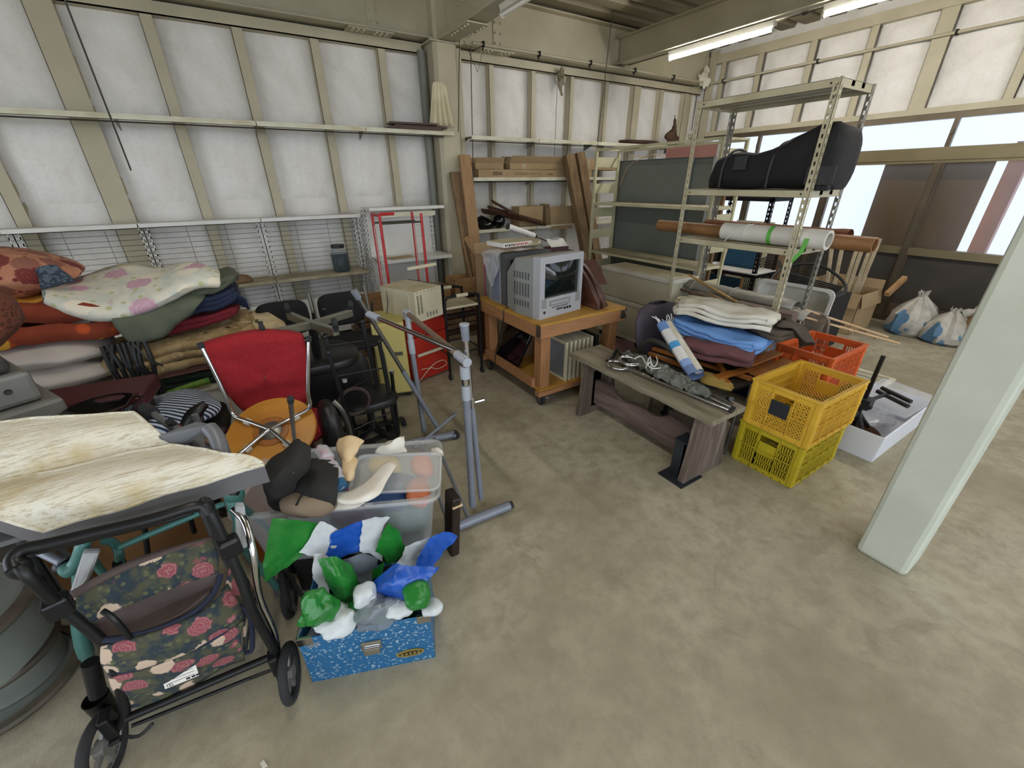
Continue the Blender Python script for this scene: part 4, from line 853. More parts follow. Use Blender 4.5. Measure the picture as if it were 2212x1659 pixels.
# ================================================================== CRATES
def crate(name, label, M, m, style, L_=.52, W_=.37, H_=.295, group=None):
    t = thing(name, label, 'crate', M=M, group=group); tw = .006; tp = .018
    def side(o, u, n_, w, stl, ends):
        u = V(u); n_ = V(n_); o = V(o); b = MB(); z = V((0, 0, 1))
        def bar_(a0, a1, z0, z1, th=tw, off=0):
            q = [o+u*a0+z*z0+n_*off, o+u*a1+z*z0+n_*off, o+u*a1+z*z1+n_*off, o+u*a0+z*z1+n_*off]; b.prism(q, n_*-th)
        c0, c1 = .045, w-.045; ba = .03; tpz = H_-.045
        bar_(0, c0, 0, H_); bar_(c1, w, 0, H_); bar_(c0, c1, 0, ba); bar_(c0, c1, tpz, H_)
        hw = .055 if ends else .075; mid = w/2
        if ends:    # hand hole and its label plate
            bar_(mid-hw-.006, mid-hw, H_*.55, tpz, .01, .004); bar_(mid+hw, mid+hw+.006, H_*.55, tpz, .01, .004)
            bar_(mid-hw, mid+hw, H_*.42, H_*.70)
            segs = [(c0, mid-hw, ba, tpz), (mid+hw, c1, ba, tpz), (mid-hw, mid+hw, ba, H_*.42)]
        else: segs = [(c0, c1, ba, tpz)]
        if stl == 'lattice':
            s = .021
            for x0, x1, z0, z1 in segs:
                k = int((x1-x0+z1-z0)/s)
                for d in (1, -1):
                    for i in range(1, k+1):
                        c = i*s; a = max(0, c-(z1-z0)); e = min(c, x1-x0)
                        if e-a < .004: continue
                        p, q = (x0+a, z0+(c-a)), (x0+e, z0+(c-e))
                        if d < 0: p, q = (x0+x1-p[0], p[1]), (x0+x1-q[0], q[1])
                        b.bar(o+u*p[0]+z*p[1]-n_*.002, o+u*q[0]+z*q[1]-n_*.002, .0045, .005, n_)
        else:
            for x0, x1, z0, z1 in segs:
                nz = max(1, round((z1-z0)/.052)); nx = max(2, int((x1-x0)/.0125))
                for i in range(nz+1):
                    zz = z0+(z1-z0)*i/nz; bar_(x0, x1, max(z0, zz-.005), min(z1, zz+.005), .005)
                for j in range(nx+1): bar_(x0+(x1-x0)*j/nx-.003, x0+(x1-x0)*j/nx+.003, z0, z1, .0045)
        # outer ribs
        for zz in ((.035, H_*.5, H_-.05) if not ends else (H_*.5,)): bar_(0 if ends else -.0, w, zz-.003, zz+.003, .004, .009)
        nr = 2 if ends else 5
        for j in range(1, nr+1):
            xx = w*j/(nr+1); bar_(xx-.0025, xx+.0025, .01, H_-.01, .004, .007 if ends else .014)
        return b
    x, y = L_/2, W_/2
    side((-x, y, 0), (0, -1, 0), (-1, 0, 0), W_, style, True).build('end_panel', m, t)
    side((x, -y, 0), (0, 1, 0), (1, 0, 0), W_, style, True).build('end_panel', m, t)
    for s_, o_, u_, n_ in ((0, (-x, -y, 0), (1, 0, 0), (0, -1, 0)), (1, (x, y, 0), (-1, 0, 0), (0, 1, 0))):
        if style == 'lattice': side(o_, u_, n_, L_, 'slot', False).build('side_panel', m, t)
        else: side(o_, u_, n_, L_, 'slot', False).build('side_panel', m, t)
    b = MB()
    for i in range(11): b.bb(-x+.01+i*(L_-.03)/10, -y, .008, -x+.02+i*(L_-.03)/10, y, .014)
    for i in range(8): b.bb(-x, -y+.01+i*(W_-.03)/7, .004, x, -y+.02+i*(W_-.03)/7, .01)
    b.build('base_grid', m, t)
    b = MB(); r = .012
    for zz, ov, hh in ((H_-.012, .008, .012),):
        q = [(-x-ov, -y-ov), (x+ov, -y-ov), (x+ov, y+ov), (-x-ov, y+ov)]; q2 = [(-x+r, -y+r), (x-r, -y+r), (x-r, y-r), (-x+r, y-r)]
        if zz == 0: q2 = [(-x+.004, -y+.004), (x-.004, -y+.004), (x-.004, y-.004), (-x+.004, y-.004)]
        for i in range(4):
            j = (i+1) % 4; b.prism([(*q[i], zz), (*q[j], zz), (*q2[j], zz), (*q2[i], zz)], (0, 0, hh))
    b.build('rim', m, t)
    for cx_ in (-x, x-.03):
        for cy_ in (-y, y-.03): MB().bb(cx_-.006 if cx_ < 0 else cx_, cy_-.006 if cy_ < 0 else cy_, .002, cx_+.03+(.006 if cx_ > 0 else 0), cy_+.03+(.006 if cy_ > 0 else 0), H_-.004).build('corner_post', m, t, bevel=.008)
    return t
mat('crate_yellow', 'dcb038', .45, 0, 'c89c2c', 4); mat('crate_lemon', 'b9a71e', .45, 0, 'a3911a', 4); mat('crate_orange', 'd2622c', .45, 0, 'bd5220', 4)
crate('plastic_crate', 'lemon yellow slotted crate at the bottom of the pair', Matrix.Translation((2.665, .925, 0)), 'crate_lemon', 'slot')
cu = crate('plastic_crate', 'golden yellow lattice crate stacked on the lemon crate', Matrix.Translation((2.645, .905, .297)) @ Rz(-.02), 'crate_yellow', 'lattice')
MB().bb(-.275, -.045, .125, -.266, .055, .215).build('dark_patch', mat('dark_foam', '20242a', .9), cu)
crate('plastic_crate', 'orange slotted crate behind the yellow pair', Matrix.Translation((3.46, 1.19, .262)), 'crate_orange', 'slot')
crate('plastic_crate', 'dark brown crate hidden beneath the orange crate', Matrix.Translation((3.46, 1.19, 0)), mat('crate_brown', '2b201a', .6), 'slot', H_=.255)
# ================================================================== WHITE TRAY WITH BLACK STAND
t = thing('white_tray', 'large translucent white plastic tray on the floor by the pillar', 'tray', (3.52, .75, 0)); glassy('milky_plastic', 'e6e9f0', .82, .35)
x0, x1, y0, y1, h = 3.08, 3.95, .58, .92, .2
b = MB()
for i in range(4):
    A = [(x0, y0), (x1, y0), (x1, y1), (x0, y1)]; B = [(x0+.04*(-1), y0-.02), (x1+.03, y0-.02), (x1+.03, y1+.02), (x0-.04, y1+.02)]
    A = [(x0+.03, y0+.01), (x1-.03, y0+.01), (x1-.03, y1-.01), (x0+.03, y1-.01)]; B = [(x0, y0-.005), (x1, y0-.005), (x1, y1+.005), (x0, y1+.005)]
    j = (i+1) % 4; b.add([(*A[i], 0), (*A[j], 0), (*B[j], h), (*B[i], h)], [(0, 1, 2, 3)])
b.add([(*p, .003) for p in A], [(0, 1, 2, 3)]); b.build('shell', 'milky_plastic', t, world=True, solid=.004)
MB().tube([(*p, h) for p in B], .006, 6, close=True).build('rim', 'milky_plastic', t, world=True)
t = thing('clear_cover', 'clear plastic lid lying tilted across the white tray', 'lid', (3.75, .75, .2)); glassy('clear_plastic', 'e8edf2', .22, .06)
MB().add([(3.5, .6, .2), (4.0, .57, .22), (4.02, .9, .24), (3.5, .93, .215)], [(0, 1, 2, 3)]).build('sheet', 'clear_plastic', t, world=True, solid=.003)
MB().tube([(3.5, .6, .2), (4.0, .57, .22), (4.02, .9, .24), (3.5, .93, .215)], .006, 6, close=True).build('rim', 'clear_plastic', t, world=True)
o = MB().ball((3.62, .76, .09), (.2, .1, .06), 26, 12, amp=.5, fs=9).build('crinkled_film', 'clear_film', smooth=True, ang=20); tag(o, 'crinkled clear film lying inside the white tray', 'plastic film')
o = MB().lathe([(.001, .02), (.10, .02), (.15, .10), (.155, .105), (.15, .108), (.1, .03), (.001, .03)], Matrix.Translation((3.25, .78, .0)), 24).build('brown_bowl', mat('bowl_brown', '6c5443', .5), smooth=True); tag(o, 'brown bowl inside the tray under the black stand', 'bowl')
t = thing('black_stand', 'black folding stand with four padded bars rising from the tray', 'stand', (3.3, .74, .004))
pb_ = G(1868, 905, .10); pb_ = V((3.32, .80, .02)); tpz = hz_ = None
MB().bar((3.32, .80, .02), (3.34, .80, .62), .022, .022).build('post', 'black_metal', t, world=True)
MB().box((3.33, .80, .28), (.09, .09, .07)).build('hub', 'black_plastic', t, world=True)
for p, q in (((1795, 862, .27), (1852, 893, .27)), ((1822, 858, .27), (1882, 882, .27)), ((1905, 838, .30), (1968, 868, .30)), ((1895, 845, .28), (1962, 878, .28))):
    a = G(*p); c = G(*q); MB().cyl(a, c, .015, n=12).build('padded_bar', 'black_plastic', t, smooth=True, world=True)
MB().bar(G(1840, 878, .27), G(1925, 848, .29), .02, .015).build('cross_link', 'black_metal', t, world=True)
for dx, dy in ((.12, -.12), (-.1, -.13), (-.12, .08), (.12, .06)): MB().tube([(3.33, .80, .2), (3.33+dx*.5, .80+dy*.5, .1), (3.33+dx, .80+dy, .012)], [.012, .014, .02], 8, sm=3).build('leg', 'black_plastic', t, smooth=True, world=True)
t = thing('flat_window_frame', 'small pale framed glass sheet lying on the floor behind the crates', 'frame', (4.55, 1.15, 0), .0)
b = MB(); a0, a1, b0, b1 = 4.1, 4.72, .98, 1.36
b.bb(a0, b0, 0, a1, b0+.035, .02).bb(a0, b1-.035, 0, a1, b1, .02).bb(a0, b0+.035, 0, a0+.035, b1-.035, .02).bb(a1-.035, b0+.035, 0, a1, b1-.035, .02); b.build('frame', 'shelf_cream', t, world=True)
MB().bb(a0+.03, b0+.03, .008, a1-.03, b1-.03, .012).build('pane', mat('dusty_glass', '8e8a78', .2, 0, 'a9a592', 6), t, world=True)
for k in range(6): MB().bb(a0+.1+k*.08, b0+.06, .012, a0+.115+k*.08, b1-.08, .0135).build('printed_stripe', 'shelf_cream', t, world=True)
# ================================================================== STEEL RACK WITH BAG AND ROLLS
mat('rack_ivory', 'c2bb9f', .5, 0, 'a89f82', 5); mat('rack_steel', '9a968c', .45, .3, '827e74', 5)
def anglepost(par, x, y, z0, z1, sx, sy, m='rack_ivory', w_=.038, name='slotted_post', nslot=True, lab=None):
    b = MB(); th = .0022
    for ax in (0, 1):
        def pl(u0, u1, a, c):
            if ax == 0: b.bb(min(x, x+sx*u0, x+sx*u1) if u0 == 0 else min(x+sx*u0, x+sx*u1), min(y, y+sy*th), a, max(x+sx*u0, x+sx*u1), max(y, y+sy*th), c)
            else: b.bb(min(x, x+sx*th), min(y+sy*u0, y+sy*u1), a, max(x, x+sx*th), max(y+sy*u0, y+sy*u1), c)
        hw = .0055; mid = w_*.55; pl(0, mid-hw, z0, z1); pl(mid+hw, w_, z0, z1)
        k = int((z1-z0)/.05)
        for i in range(k+1): pl(mid-hw, mid+hw, z0+i*.05, min(z0+i*.05+.027, z1))
    o = b.build(name, m, par, world=True)
    return o
SX0, SX1, SY0, SY1 = 3.20, 3.67, 1.45, 2.41
t = thing('steel_rack', 'tall ivory slotted steel rack holding the black bag and rolls', 'shelf', (3.43, 1.93, 0))
for x, sx in ((SX0, 1), (SX1, -1)):
    for y, sy in ((SY0, 1), (SY1, -1)): anglepost(t, x, y, 0, 2.19, sx, sy, 'rack_ivory' if x == SX0 else 'rack_steel')
def tray_shelf(par, x0, x1, y0, y1, z, m, md='shelf_dusty', lip=.045):
    s = MB().bb(x0, y0, z-lip, x0+.002, y1, z).bb(x1-.002, y0, z-lip, x1, y1, z).bb(x0, y0, z-lip, x1, y0+.002, z).bb(x0, y1-.002, z-lip, x1, y1, z).bb(x0, y0, z-lip, x0+.015, y1, z-lip+.002).build('shelf_tray', m, par, world=True)
    MB().bb(x0, y0, z-.002, x1, y1, z+.0005).build('shelf_surface', md, s, world=True)
    for u in (.35, .65): MB().bb(x0+(x1-x0)*u-.02, y0, z-.03, x0+(x1-x0)*u+.02, y1, z-.003).build('stiffener', m, s, world=True)
    for y in (y0+.05, y1-.05): MB().cyl((x0-.001, y, z-lip*.5), (x0+.002, y, z-lip*.5), .006, n=8).build('bolt', 'dark_gap', s, world=True)
    return s
for z, md in ((2.185, 'rack_steel'), (1.585, 'shelf_dusty'), (1.215, 'shelf_dusty'), (.615, 'shelf_dusty')): tray_shelf(t, SX0+.004, SX1-.004, SY0+.004, SY1-.004, z, 'rack_ivory', md)
# handwritten marks on the front post
b = MB()
for k, (u, z_, ln) in enumerate(((.01, 2.15, .012), (.018, 2.12, .014), (.008, 2.09, .014), (.02, 2.06, .01), (.012, 2.03, .016), (.02, 1.995, .01))):
    b.bb(SX0-.0012, SY0+u, z_, SX0-.0002, SY0+u+.003, z_+ln); b.bb(SX0-.0012, SY0+u, z_, SX0-.0002, SY0+u+.013, z_+.003)
o = b.build('marker_writing', 'print_black', t, world=True); o['kind'] = 'stuff'
# black duffel bag
mat('bag_black', '131315', .85, 0, '1b1b1e', 8, bs=25, bd=.003); mat('bag_patch', '2a2b2f', .6)
t = thing('black_duffel_bag', 'long black cloth golf style bag lying on the rack shelf', 'bag', (3.43, 1.8, 1.587))
rows = []
prof = [(2.31, .02, .03, .02), (2.29, .08, .10, .11), (2.22, .13, .15, .22), (2.12, .13, .16, .255), (2.03, .13, .16, .245), (1.93, .14, .17, .24), (1.82, .15, .17, .27), (1.72, .16, .18, .31), (1.62, .17, .19, .35), (1.54, .17, .19, .385), (1.45, .17, .19, .385), (1.41, .16, .18, .37), (1.385, .12, .15, .33), (1.38, .05, .10, .2)]
prof = [(y, a*1.0, w_, h_) for y, a, w_, h_ in prof]
for y, a, w_, h_ in prof:
    ring = []
    for j in range(24):
        th = 2*PI*j/24; s = lambda v, p: math.copysign(abs(v)**p, v)
        p = V((3.43+s(math.cos(th), .6)*w_, y, 1.587+h_/2+s(math.sin(th), .7)*h_/2))
        p += V((noise.noise(p*9), 0, noise.noise(p*8+V((5, 0, 0)))))*.022
        if p.z < 1.588: p.z = 1.588
        ring.append(p)
    rows.append(ring)
b = MB(); b.grid(rows, True); b.f += [list(range(24))[::-1], [len(b.v)-24+k for k in range(24)]]; b.build('bag_body', 'bag_black', t, smooth=True, world=True, ang=50)
for y, hh in ((2.14, .27), (1.78, .30)):
    MB().tube([(3.26, y, 1.6), (3.25, y-.01, 1.587+hh*.6), (3.31, y-.02, 1.585+hh*.92), (3.43, y-.02, 1.59+hh*.99), (3.56, y-.02, 1.58+hh*.88)], .010, 6, sm=4).build('carry_strap', 'bag_patch', t, world=True)
MB().box((3.245, 1.44, 1.67), (.01, .17, .11), .0).build('end_pocket', 'bag_patch', t, world=True, bevel=.004)
MB().box((3.252, 2.0, 1.76), (.008, .1, .09)).build('side_patch', 'bag_patch', t, world=True, bevel=.003)
for y in (1.44, 1.40): MB().cyl((3.26, y, 1.60), (3.3, y, 1.60), .02, n=10).build('wheel', 'rubber', t, world=True)
# rolls on the shelf below
wood('roll_brown', '74502f', '936a42', '5d3e24', 1, 3, .55, 5, .0005)
def roll(name, label, p, q, r, m, ri=None, catg='roll', inner='dark_gap'):
    p = V(p); q = V(q); t = thing(name, label, catg, (p+q)/2)
    M = frame(p, q-p); L_ = (q-p).length; ri = ri or r*.8; b = MB(M @ Matrix.Rotation(PI/2, 4, 'Y'))
    b.lathe([(ri, 0), (r, 0), (r, L_), (ri, L_), (ri, 0)], n=28); b.build('roll_body', m, t, smooth=True, world=True); return t
roll('linoleum_roll', 'long brown wood pattern roll sticking out both ends of the rack', (3.42, 2.79, 1.268), (3.42, 1.08, 1.268), .048, 'roll_brown')
u = roll('paper_roll', 'thick white paper roll tied with string and green tape', (3.31, 2.05, 1.284), (3.31, 1.30, 1.284), .064, mat('paper_white', 'd9d7d0', .6, 0, 'c3c0b6', 4), .045)
mat('green_tape', '5fb04a', .5)
MB(Matrix.Translation((3.31, 1.68, 1.284)) @ Matrix.Rotation(PI/2, 4, 'X')).lathe([(.065, 0), (.0655, .0), (.0655, .03), (.065, .03)], n=28).build('green_tape_band', 'green_tape', u, smooth=True, world=True)
MB().add([V((3.245, 1.42, 1.29)), V((3.245, 1.39, 1.29)), V((3.235, 1.40, 1.20)), V((3.215, 1.44, 1.13)), V((3.215, 1.47, 1.13)), V((3.235, 1.43, 1.20))], [(0, 1, 2, 5), (5, 2, 3, 4)]).build('tape_tail', 'green_tape', u, world=True, solid=.001)
MB().tube([(3.31, 1.86, 1.351), (3.26, 1.85, 1.33), (3.243, 1.86, 1.28), (3.26, 1.88, 1.23)], .003, 5, sm=3).build('string', 'string_white', u, world=True)
MB().tube([(3.30, 1.82, 1.351), (3.25, 1.90, 1.32), (3.235, 1.96, 1.25), (3.225, 1.99, 1.2)], .003, 5, sm=3).build('string', 'string_white', u, world=True)
o = thing('carpet_roll', 'rust brown rough roll lying behind the white paper roll', 'roll', (3.57, 1.85, 1.27))
M = frame(V((3.58, 2.40, 1.29)), V((0, -1, 0)))
rows = []
for i in range(22):
    y = 2.40-i*.053; rows.append([V((3.575+.06*math.cos(a)*(1+.1*noise.noise(V((a, y*6, 0)))), y, 1.278+.058*math.sin(a)*(1+.15*noise.noise(V((a*2, y*8, 3)))))) for a in [2*PI*j/16 for j in range(16)]])
MB().grid(rows, True).build('roll_body', mat('rust_bark', '7a4a2e', .9, 0, '5c3520', 10, bs=20, bd=.004), o, smooth=True, world=True)
# clutter on the low shelf z=.615
t = thing('wood_block', 'weathered squared wood block lying on the rack\'s low shelf', 'block', (3.42, 1.7, .616))
MB().box((3.42, 1.64, .675), (.13, .45, .115), .12).build('block', wood('grey_block', '5a4a3f', '75655a', '8a7a6f', 1, 4, .9, 8), t, world=True, bevel=.006)
mat('galv_grey', '96938b', .5, .3, '7d7a70', 4)
for k, (dy, dz, lb) in enumerate(((0, 0, 'lower'), (.12, .055, 'upper'))):
    t = thing('gutter_length', '%s dusty grey ridged gutter piece behind the wood block' % lb, 'gutter', (3.7, 1.9, .65))
    rows = []
    for i in range(9):
        y = 2.42-i*.13+dy; rows.append([V((3.60+.02*k+.08*math.cos(a), y, .665+dz+.06*abs(math.sin(a))*(1+.08*(i % 2)))) for a in [PI*j/9 for j in range(10)]])
    MB().grid(rows).build('gutter_body', 'galv_grey', t, smooth=True, world=True, solid=.004)
    for i in (1, 4, 7):
        y = 2.42-i*.13+dy; MB().tube([V((3.60+.02*k+.086*math.cos(a), y, .665+dz+.068*abs(math.sin(a)))) for a in [PI*j/9 for j in range(10)]], .008, 6).build('ridge', 'galv_grey', t, world=True)
mat('bamboo', 'b8935c', .5, 0, '9c7845', 6); mat('bamboo_pale', 'c9ab84', .55, 0, 'b3936a', 6); mat('green_stake', '4c5a3c', .6, 0, '3a4630', 9); mat('twig_brown', '5a4434', .9, 0, '74604c', 10)
def pole(name, label, pts, r, m, catg='pole', group=None, nodes=True):
    b = MB().tube(pts, r, 8); p, q = V(pts[0]), V(pts[-1])
    if nodes:
        for k in range(1, 6): c = p.lerp(q, k/6); d = (q-p).normalized()*.004; b.cyl(c-d, c+d, r*1.22, n=8)
    return tag(b.build(name, m, smooth=True), label, catg, group)
pole('bamboo_pole', 'longest tan bamboo pole sloping across the rack\'s low shelf', [(3.55, 2.47, .84), (3.40, 1.62, .66)], .011, 'bamboo')
pole('bamboo_pole', 'thinner tan bamboo pole under the longest one', [(3.62, 2.55, .76), (3.44, 1.75, .65)], .008, 'bamboo')
pole('bamboo_pole', 'dark twig like pole crossing under the tan bamboo', [(3.52, 2.56, .70), (3.40, 1.5, .68)], .013, 'twig_brown', nodes=False)
a = G(1935, 741, .42); c = G(1910, 727, .42)
pole('bamboo_pole', 'pale pink bamboo end sticking out right, lower of two', [(3.52, 1.75, .64), GX(1720, 680, 3.72), GX(1943, 742, 4.45)], .009, 'bamboo_pale')
pole('bamboo_pole', 'pale yellow bamboo end sticking out right, upper of two', [(3.58, 1.75, .66), GX(1735, 668, 3.72), GX(1918, 728, 4.45)], .009, 'bamboo_pale')
t = thing('green_stake_bundle', 'bundle of dark green plant stakes behind the white cloth', 'stakes', (3.35, 2.0, .62))
for k in range(9): MB().tube([(3.33+.018*(k % 4), 2.18-.01*k, .628+.009*(k//4)+.01), (3.35+.014*((k*3) % 4), 1.55+.02*k, .63+.012*(k//3)+.01)], .005, 6).build('stake', 'green_stake', t, world=True)
for k in range(5): MB().tube([(3.30, 2.1-.1*k, .63), (3.33, 2.12-.1*k, .69), (3.40, 2.08-.1*k, .68)], .002, 4, sm=3).build('twine', 'green_stake', t, world=True)
t = thing('beige_tube_frame', 'beige bent tube stool frame lying on the low shelf', 'frame', (3.3, 1.9, .62)); mat('beige_paint', 'cabf9e', .4)
MB().tube([(3.26, 2.36, .65), (3.26, 2.30, .655), (3.36, 2.12, .655), (3.5, 2.14, .655), (3.52, 2.3, .655), (3.38, 2.4, .655), (3.27, 2.35, .655)], .011, 8, sm=4).build('tube_loop', 'beige_paint', t, smooth=True, world=True)
MB().tube([(3.25, 2.34, .65), (3.225, 1.9, .655), (3.235, 1.5, .66), (3.3, 1.42, .66), (3.45, 1.43, .655)], .011, 8, sm=4).build('tube', 'beige_paint', t, smooth=True, world=True)
o = MB().ball((3.34, 2.16, .655), (.04, .09, .03), 18, 8, amp=.5, fs=20).build('film_packet', 'clear_film', smooth=True, ang=20); tag(o, 'small shiny plastic packet beside the beige tube loop', 'packet')
t = thing('plastic_cover', 'grey clear plastic cover standing behind the rack\'s low shelf', 'cover', (3.9, 1.6, .3)); glassy('smoky_plastic', '8b8478', .6, .2)
b = MB(); pts = cat([V((3.86, 1.8, .35)), V((3.86, 1.8, .55)), V((3.86, 1.7, .64)), V((3.86, 1.4, .66)), V((3.86, 1.33, .58)), V((3.86, 1.33, .35))], 4)
b.prism(pts, (.01, 0, 0)); b.build('sheet', 'smoky_plastic', t, world=True); MB().tube(pts, .012, 6).build('rim', 'smoky_plastic', t, world=True)
for x, y in ((3.86, 1.75), (3.86, 1.4)): MB().bb(x-.01, y-.01, 0, x+.02, y+.01, .36).build('prop', 'dark_wood', t, world=True)
mat('navy_bin', '16233f', .4)
t = thing('navy_bin', 'dark navy plastic bin on the floor behind the orange crate', 'bin', (3.45, 1.66, 0))
MB().bb(3.28, 1.48, 0, 3.63, 1.85, .40).build('bin_body', 'navy_bin', t, world=True, bevel=.01); MB().bb(3.27, 1.47, .40, 3.64, 1.86, .42).build('rim', 'chrome', t, world=True, bevel=.006)

# ================================================================== CREAM RACK AND STORAGE CABINET
CX, CX1, CY0, CY1 = 3.78, 4.14, 2.52, 4.12
mat('rack_cream', 'c9c5a4', .5, 0, 'b0ab88', 4); mat('cab_cream', 'c3bfa9', .5, 0, 'b3ae97', 3); mat('cab_white', 'd2d0c4', .45, 0, 'c2bfb0', 5)
t = thing('cream_rack', 'wide cream steel rack with plated ends behind the slotted rack', 'shelf', (3.95, 3.3, 0))
for x in (CX, CX1):
    for y in (CY0, CY1): MB().bb(x-.014, y-.014, 0, x+.014, y+.014, 1.99).build('post', 'rack_cream', t, world=True)
for y in (CY0, CY1):
    for z0 in (.3, .62, 1.0, 1.25, 1.52, 1.8): MB().bb(CX+.01, y-.004, z0, CX1-.01, y+.004, z0+.105).build('end_plate', 'rack_cream', t, world=True)
MB().bb(CX-.016, CY0, 1.965, CX+.0, CY1, 1.99).bb(CX1, CY0, 1.965, CX1+.016, CY1, 1.99).bb(CX, CY0-.01, 1.975, CX1, CY0+.01, 1.99).bb(CX, CY1-.01, 1.975, CX1, CY1+.01, 1.99).build('top_frame', 'rack_cream', t, world=True)
for z in (1.42, .86, .35):
    s = MB().bb(CX-.012, CY0, z-.028, CX1+.01, CY1, z-.002).build('shelf_tray', 'rack_cream', t, world=True, bevel=.004)
    MB().bb(CX-.01, CY0+.01, z-.002, CX1, CY1-.01, z+.001).build('shelf_surface', 'shelf_dusty', s, world=True)
t = thing('storage_chest', 'big cream lidded chest cabinet standing in front of the cream rack', 'cabinet', (3.55, 2.97, 0))
x0, x1, y0, y1 = 3.38, 3.74, 2.50, 3.46
MB().bb(x0, y0, .10, x1, y1, .47).build('lower_body', 'cab_cream', t, world=True, bevel=.008)
MB().bb(x0-.008, y0-.01, .44, x1, y1+.01, .485).build('middle_rail', 'cab_white', t, world=True, bevel=.006)
MB().bb(x0, y0, .49, x1, y1, .76).build('upper_body', 'cab_cream', t, world=True, bevel=.008)
MB().bb(x0-.012, y0-.012, .755, x1+.012, y1+.012, .80).build('lid', 'cab_white', t, world=True, bevel=.01)
MB().bb(x0+.05, y0+.06, .80, x1-.04, y1-.06, .806).build('lid_panel', 'ivory_dirty', t, world=True, bevel=.003)
MB().bb(x0-.006, y0-.004, .06, x1, y1+.004, .10).build('base_rail', 'cab_white', t, world=True, bevel=.005); MB().bb(x0+.02, y0+.02, 0, x1-.02, y1-.02, .06).build('plinth', 'dark_gap', t, world=True)
# panels behind
mat('panel_grey', '6f756f', .55, 0, '646a65', 2); mat('pink_board', 'c58e86', .7, 0, 'b77f78', 3)
for (x, a, c, h, lb) in ((4.22, 3.14, 4.18, 1.87, 'large grey green partition panel standing behind the cream rack'), (4.27, 2.92, 3.6, 1.86, 'second grey panel showing at the right edge of the first')):
    t = thing('partition_panel', lb, 'panel', (x, (a+c)/2, 0)); MB().bb(x, a, .0, x+.035, c, h).build('board', 'panel_grey', t, world=True, bevel=.004); MB().bb(x-.004, a, h-.012, x+.039, c, h+.003).build('edge_trim', 'tv_dark', t, world=True); MB().bb(x-.004, a-.006, 0, x+.039, a, h).build('edge_trim', 'panel_grey', t, world=True)
t = thing('pink_board', 'faded pink display board standing behind the grey panels', 'board', (4.62, 3.5, 0)); MB().bb(4.62, 3.13, 0, 4.64, 3.82, 2.02).build('sheet', 'pink_board', t, world=True)
MB().bb(4.61, 3.08, 0, 4.65, 3.13, 2.04).build('white_edge', 'white_enamel', t, world=True)
for z in (1.72, 1.66): MB().bb(4.616, 3.13, z, 4.62, 3.45, z+.012).build('stripe', 'maroon', t, world=True)
o = tag(MB().bb(4.7, 3.0, 0, 4.74, 3.3, 1.62).build('brown_board', 'cardboard_dark'), 'dark reddish board standing edge on beside the pink board', 'board')
o = tag(MB().tube([(4.2, 3.98, 1.92), (4.24, 3.8, 1.90), (4.21, 3.65, 1.92), (4.25, 3.5, 1.885)], .006, 5, sm=3).tube([(4.19, 4.1, 1.6), (4.19, 4.0, 1.8), (4.22, 3.8, 1.895)], .004, 5, sm=3).build('straw_rope', 'bamboo_pale'), 'straw coloured rope end lying over the grey panel top', 'rope')
# black slotted angle rack near the windows with teal picture and white shelf
t = thing('black_angle_rack', 'black slotted angle rack standing before the windows', 'shelf', (5.5, 3.3, 0))
for x, sx in ((5.3, 1), (5.75, -1)):
    for y, sy in ((2.76, 1), (3.56, -1)): anglepost(t, x, y, 0, 1.46, sx, sy, 'black_metal', .045)
MB().bb(5.3, 2.76, 1.42, 5.31, 3.56, 1.46).bb(5.74, 2.76, 1.42, 5.75, 3.56, 1.46).bb(5.3, 2.76, 1.42, 5.75, 2.77, 1.46).bb(5.3, 3.55, 1.42, 5.75, 3.56, 1.46).build('top_frame', 'black_metal', t, world=True)
MB().bb(5.28, 2.74, .545, 5.77, 3.58, .585).build('shelf_frame', 'black_metal', t, world=True); MB().bb(5.29, 2.75, .585, 5.76, 3.57, .60).build('shelf_top', 'white_enamel', t, world=True)
mat('teal_board', '12455f', .6, 0, '0f3c54', 3)
t = thing('framed_teal_board', 'teal board in a pale wood frame on the black rack', 'picture', (5.6, 3.1, .6))
Mp = Matrix.Translation((5.55, 3.14, .60)) @ Matrix.Rotation(R(12), 4, 'Y')
MB(Mp).bb(0, -.22, 0, .015, .22, .36).build('board', 'teal_board', t, world=True); MB(Mp).bb(-.008, -.24, 0, .018, -.215, .38).bb(-.008, .215, 0, .018, .24, .38).bb(-.008, -.24, .355, .018, .24, .38).build('frame', 'bamboo_pale', t, world=True)
t = thing('framed_teal_board', 'lower teal board standing on the floor under the black rack\'s shelf', 'picture', (5.4, 3.15, 0)); MB().bb(5.36, 2.95, .0, 5.375, 3.4, .5).build('board', 'teal_board', t, world=True); MB().bb(5.35, 3.4, 0, 5.38, 3.43, .53).build('frame_side', 'bamboo_pale', t, world=True); MB().bb(5.35, 2.92, 0, 5.38, 2.95, .53).build('frame_side', 'bamboo_pale', t, world=True)
tag(MB().bb(5.9, 3.0, 0, 5.94, 3.5, 1.15).build('beige_partition', 'cream_plastic'), 'beige panel standing behind the black angle rack', 'panel')
tag(MB().bb(5.55, 3.6, 0, 5.6, 4.2, 1.2).build('brown_board', 'cardboard_dark'), 'reddish brown panel left of the black angle rack', 'panel')
o = tag(MB().cyl((6.0, 2.85, 0), (6.02, 2.87, .80), .08, n=20).build('brown_tube', 'cardboard_dark', smooth=True), 'fat brown cardboard tube standing right of the black rack', 'tube')
t = thing('cable_hoop', 'loops of black cable hanging left of the brown tube', 'cable', (5.85, 2.95, .5))
for k in range(4): MB().tube([V((5.84+.02*k, 2.86+.02*k+(.22+.02*k)*math.cos(a), .33+(.34+.02*k)*math.sin(a))) for a in [2*PI*i/22 for i in range(22)]], .007, 5, close=True).build('loop', 'dark_rod', t, world=True)
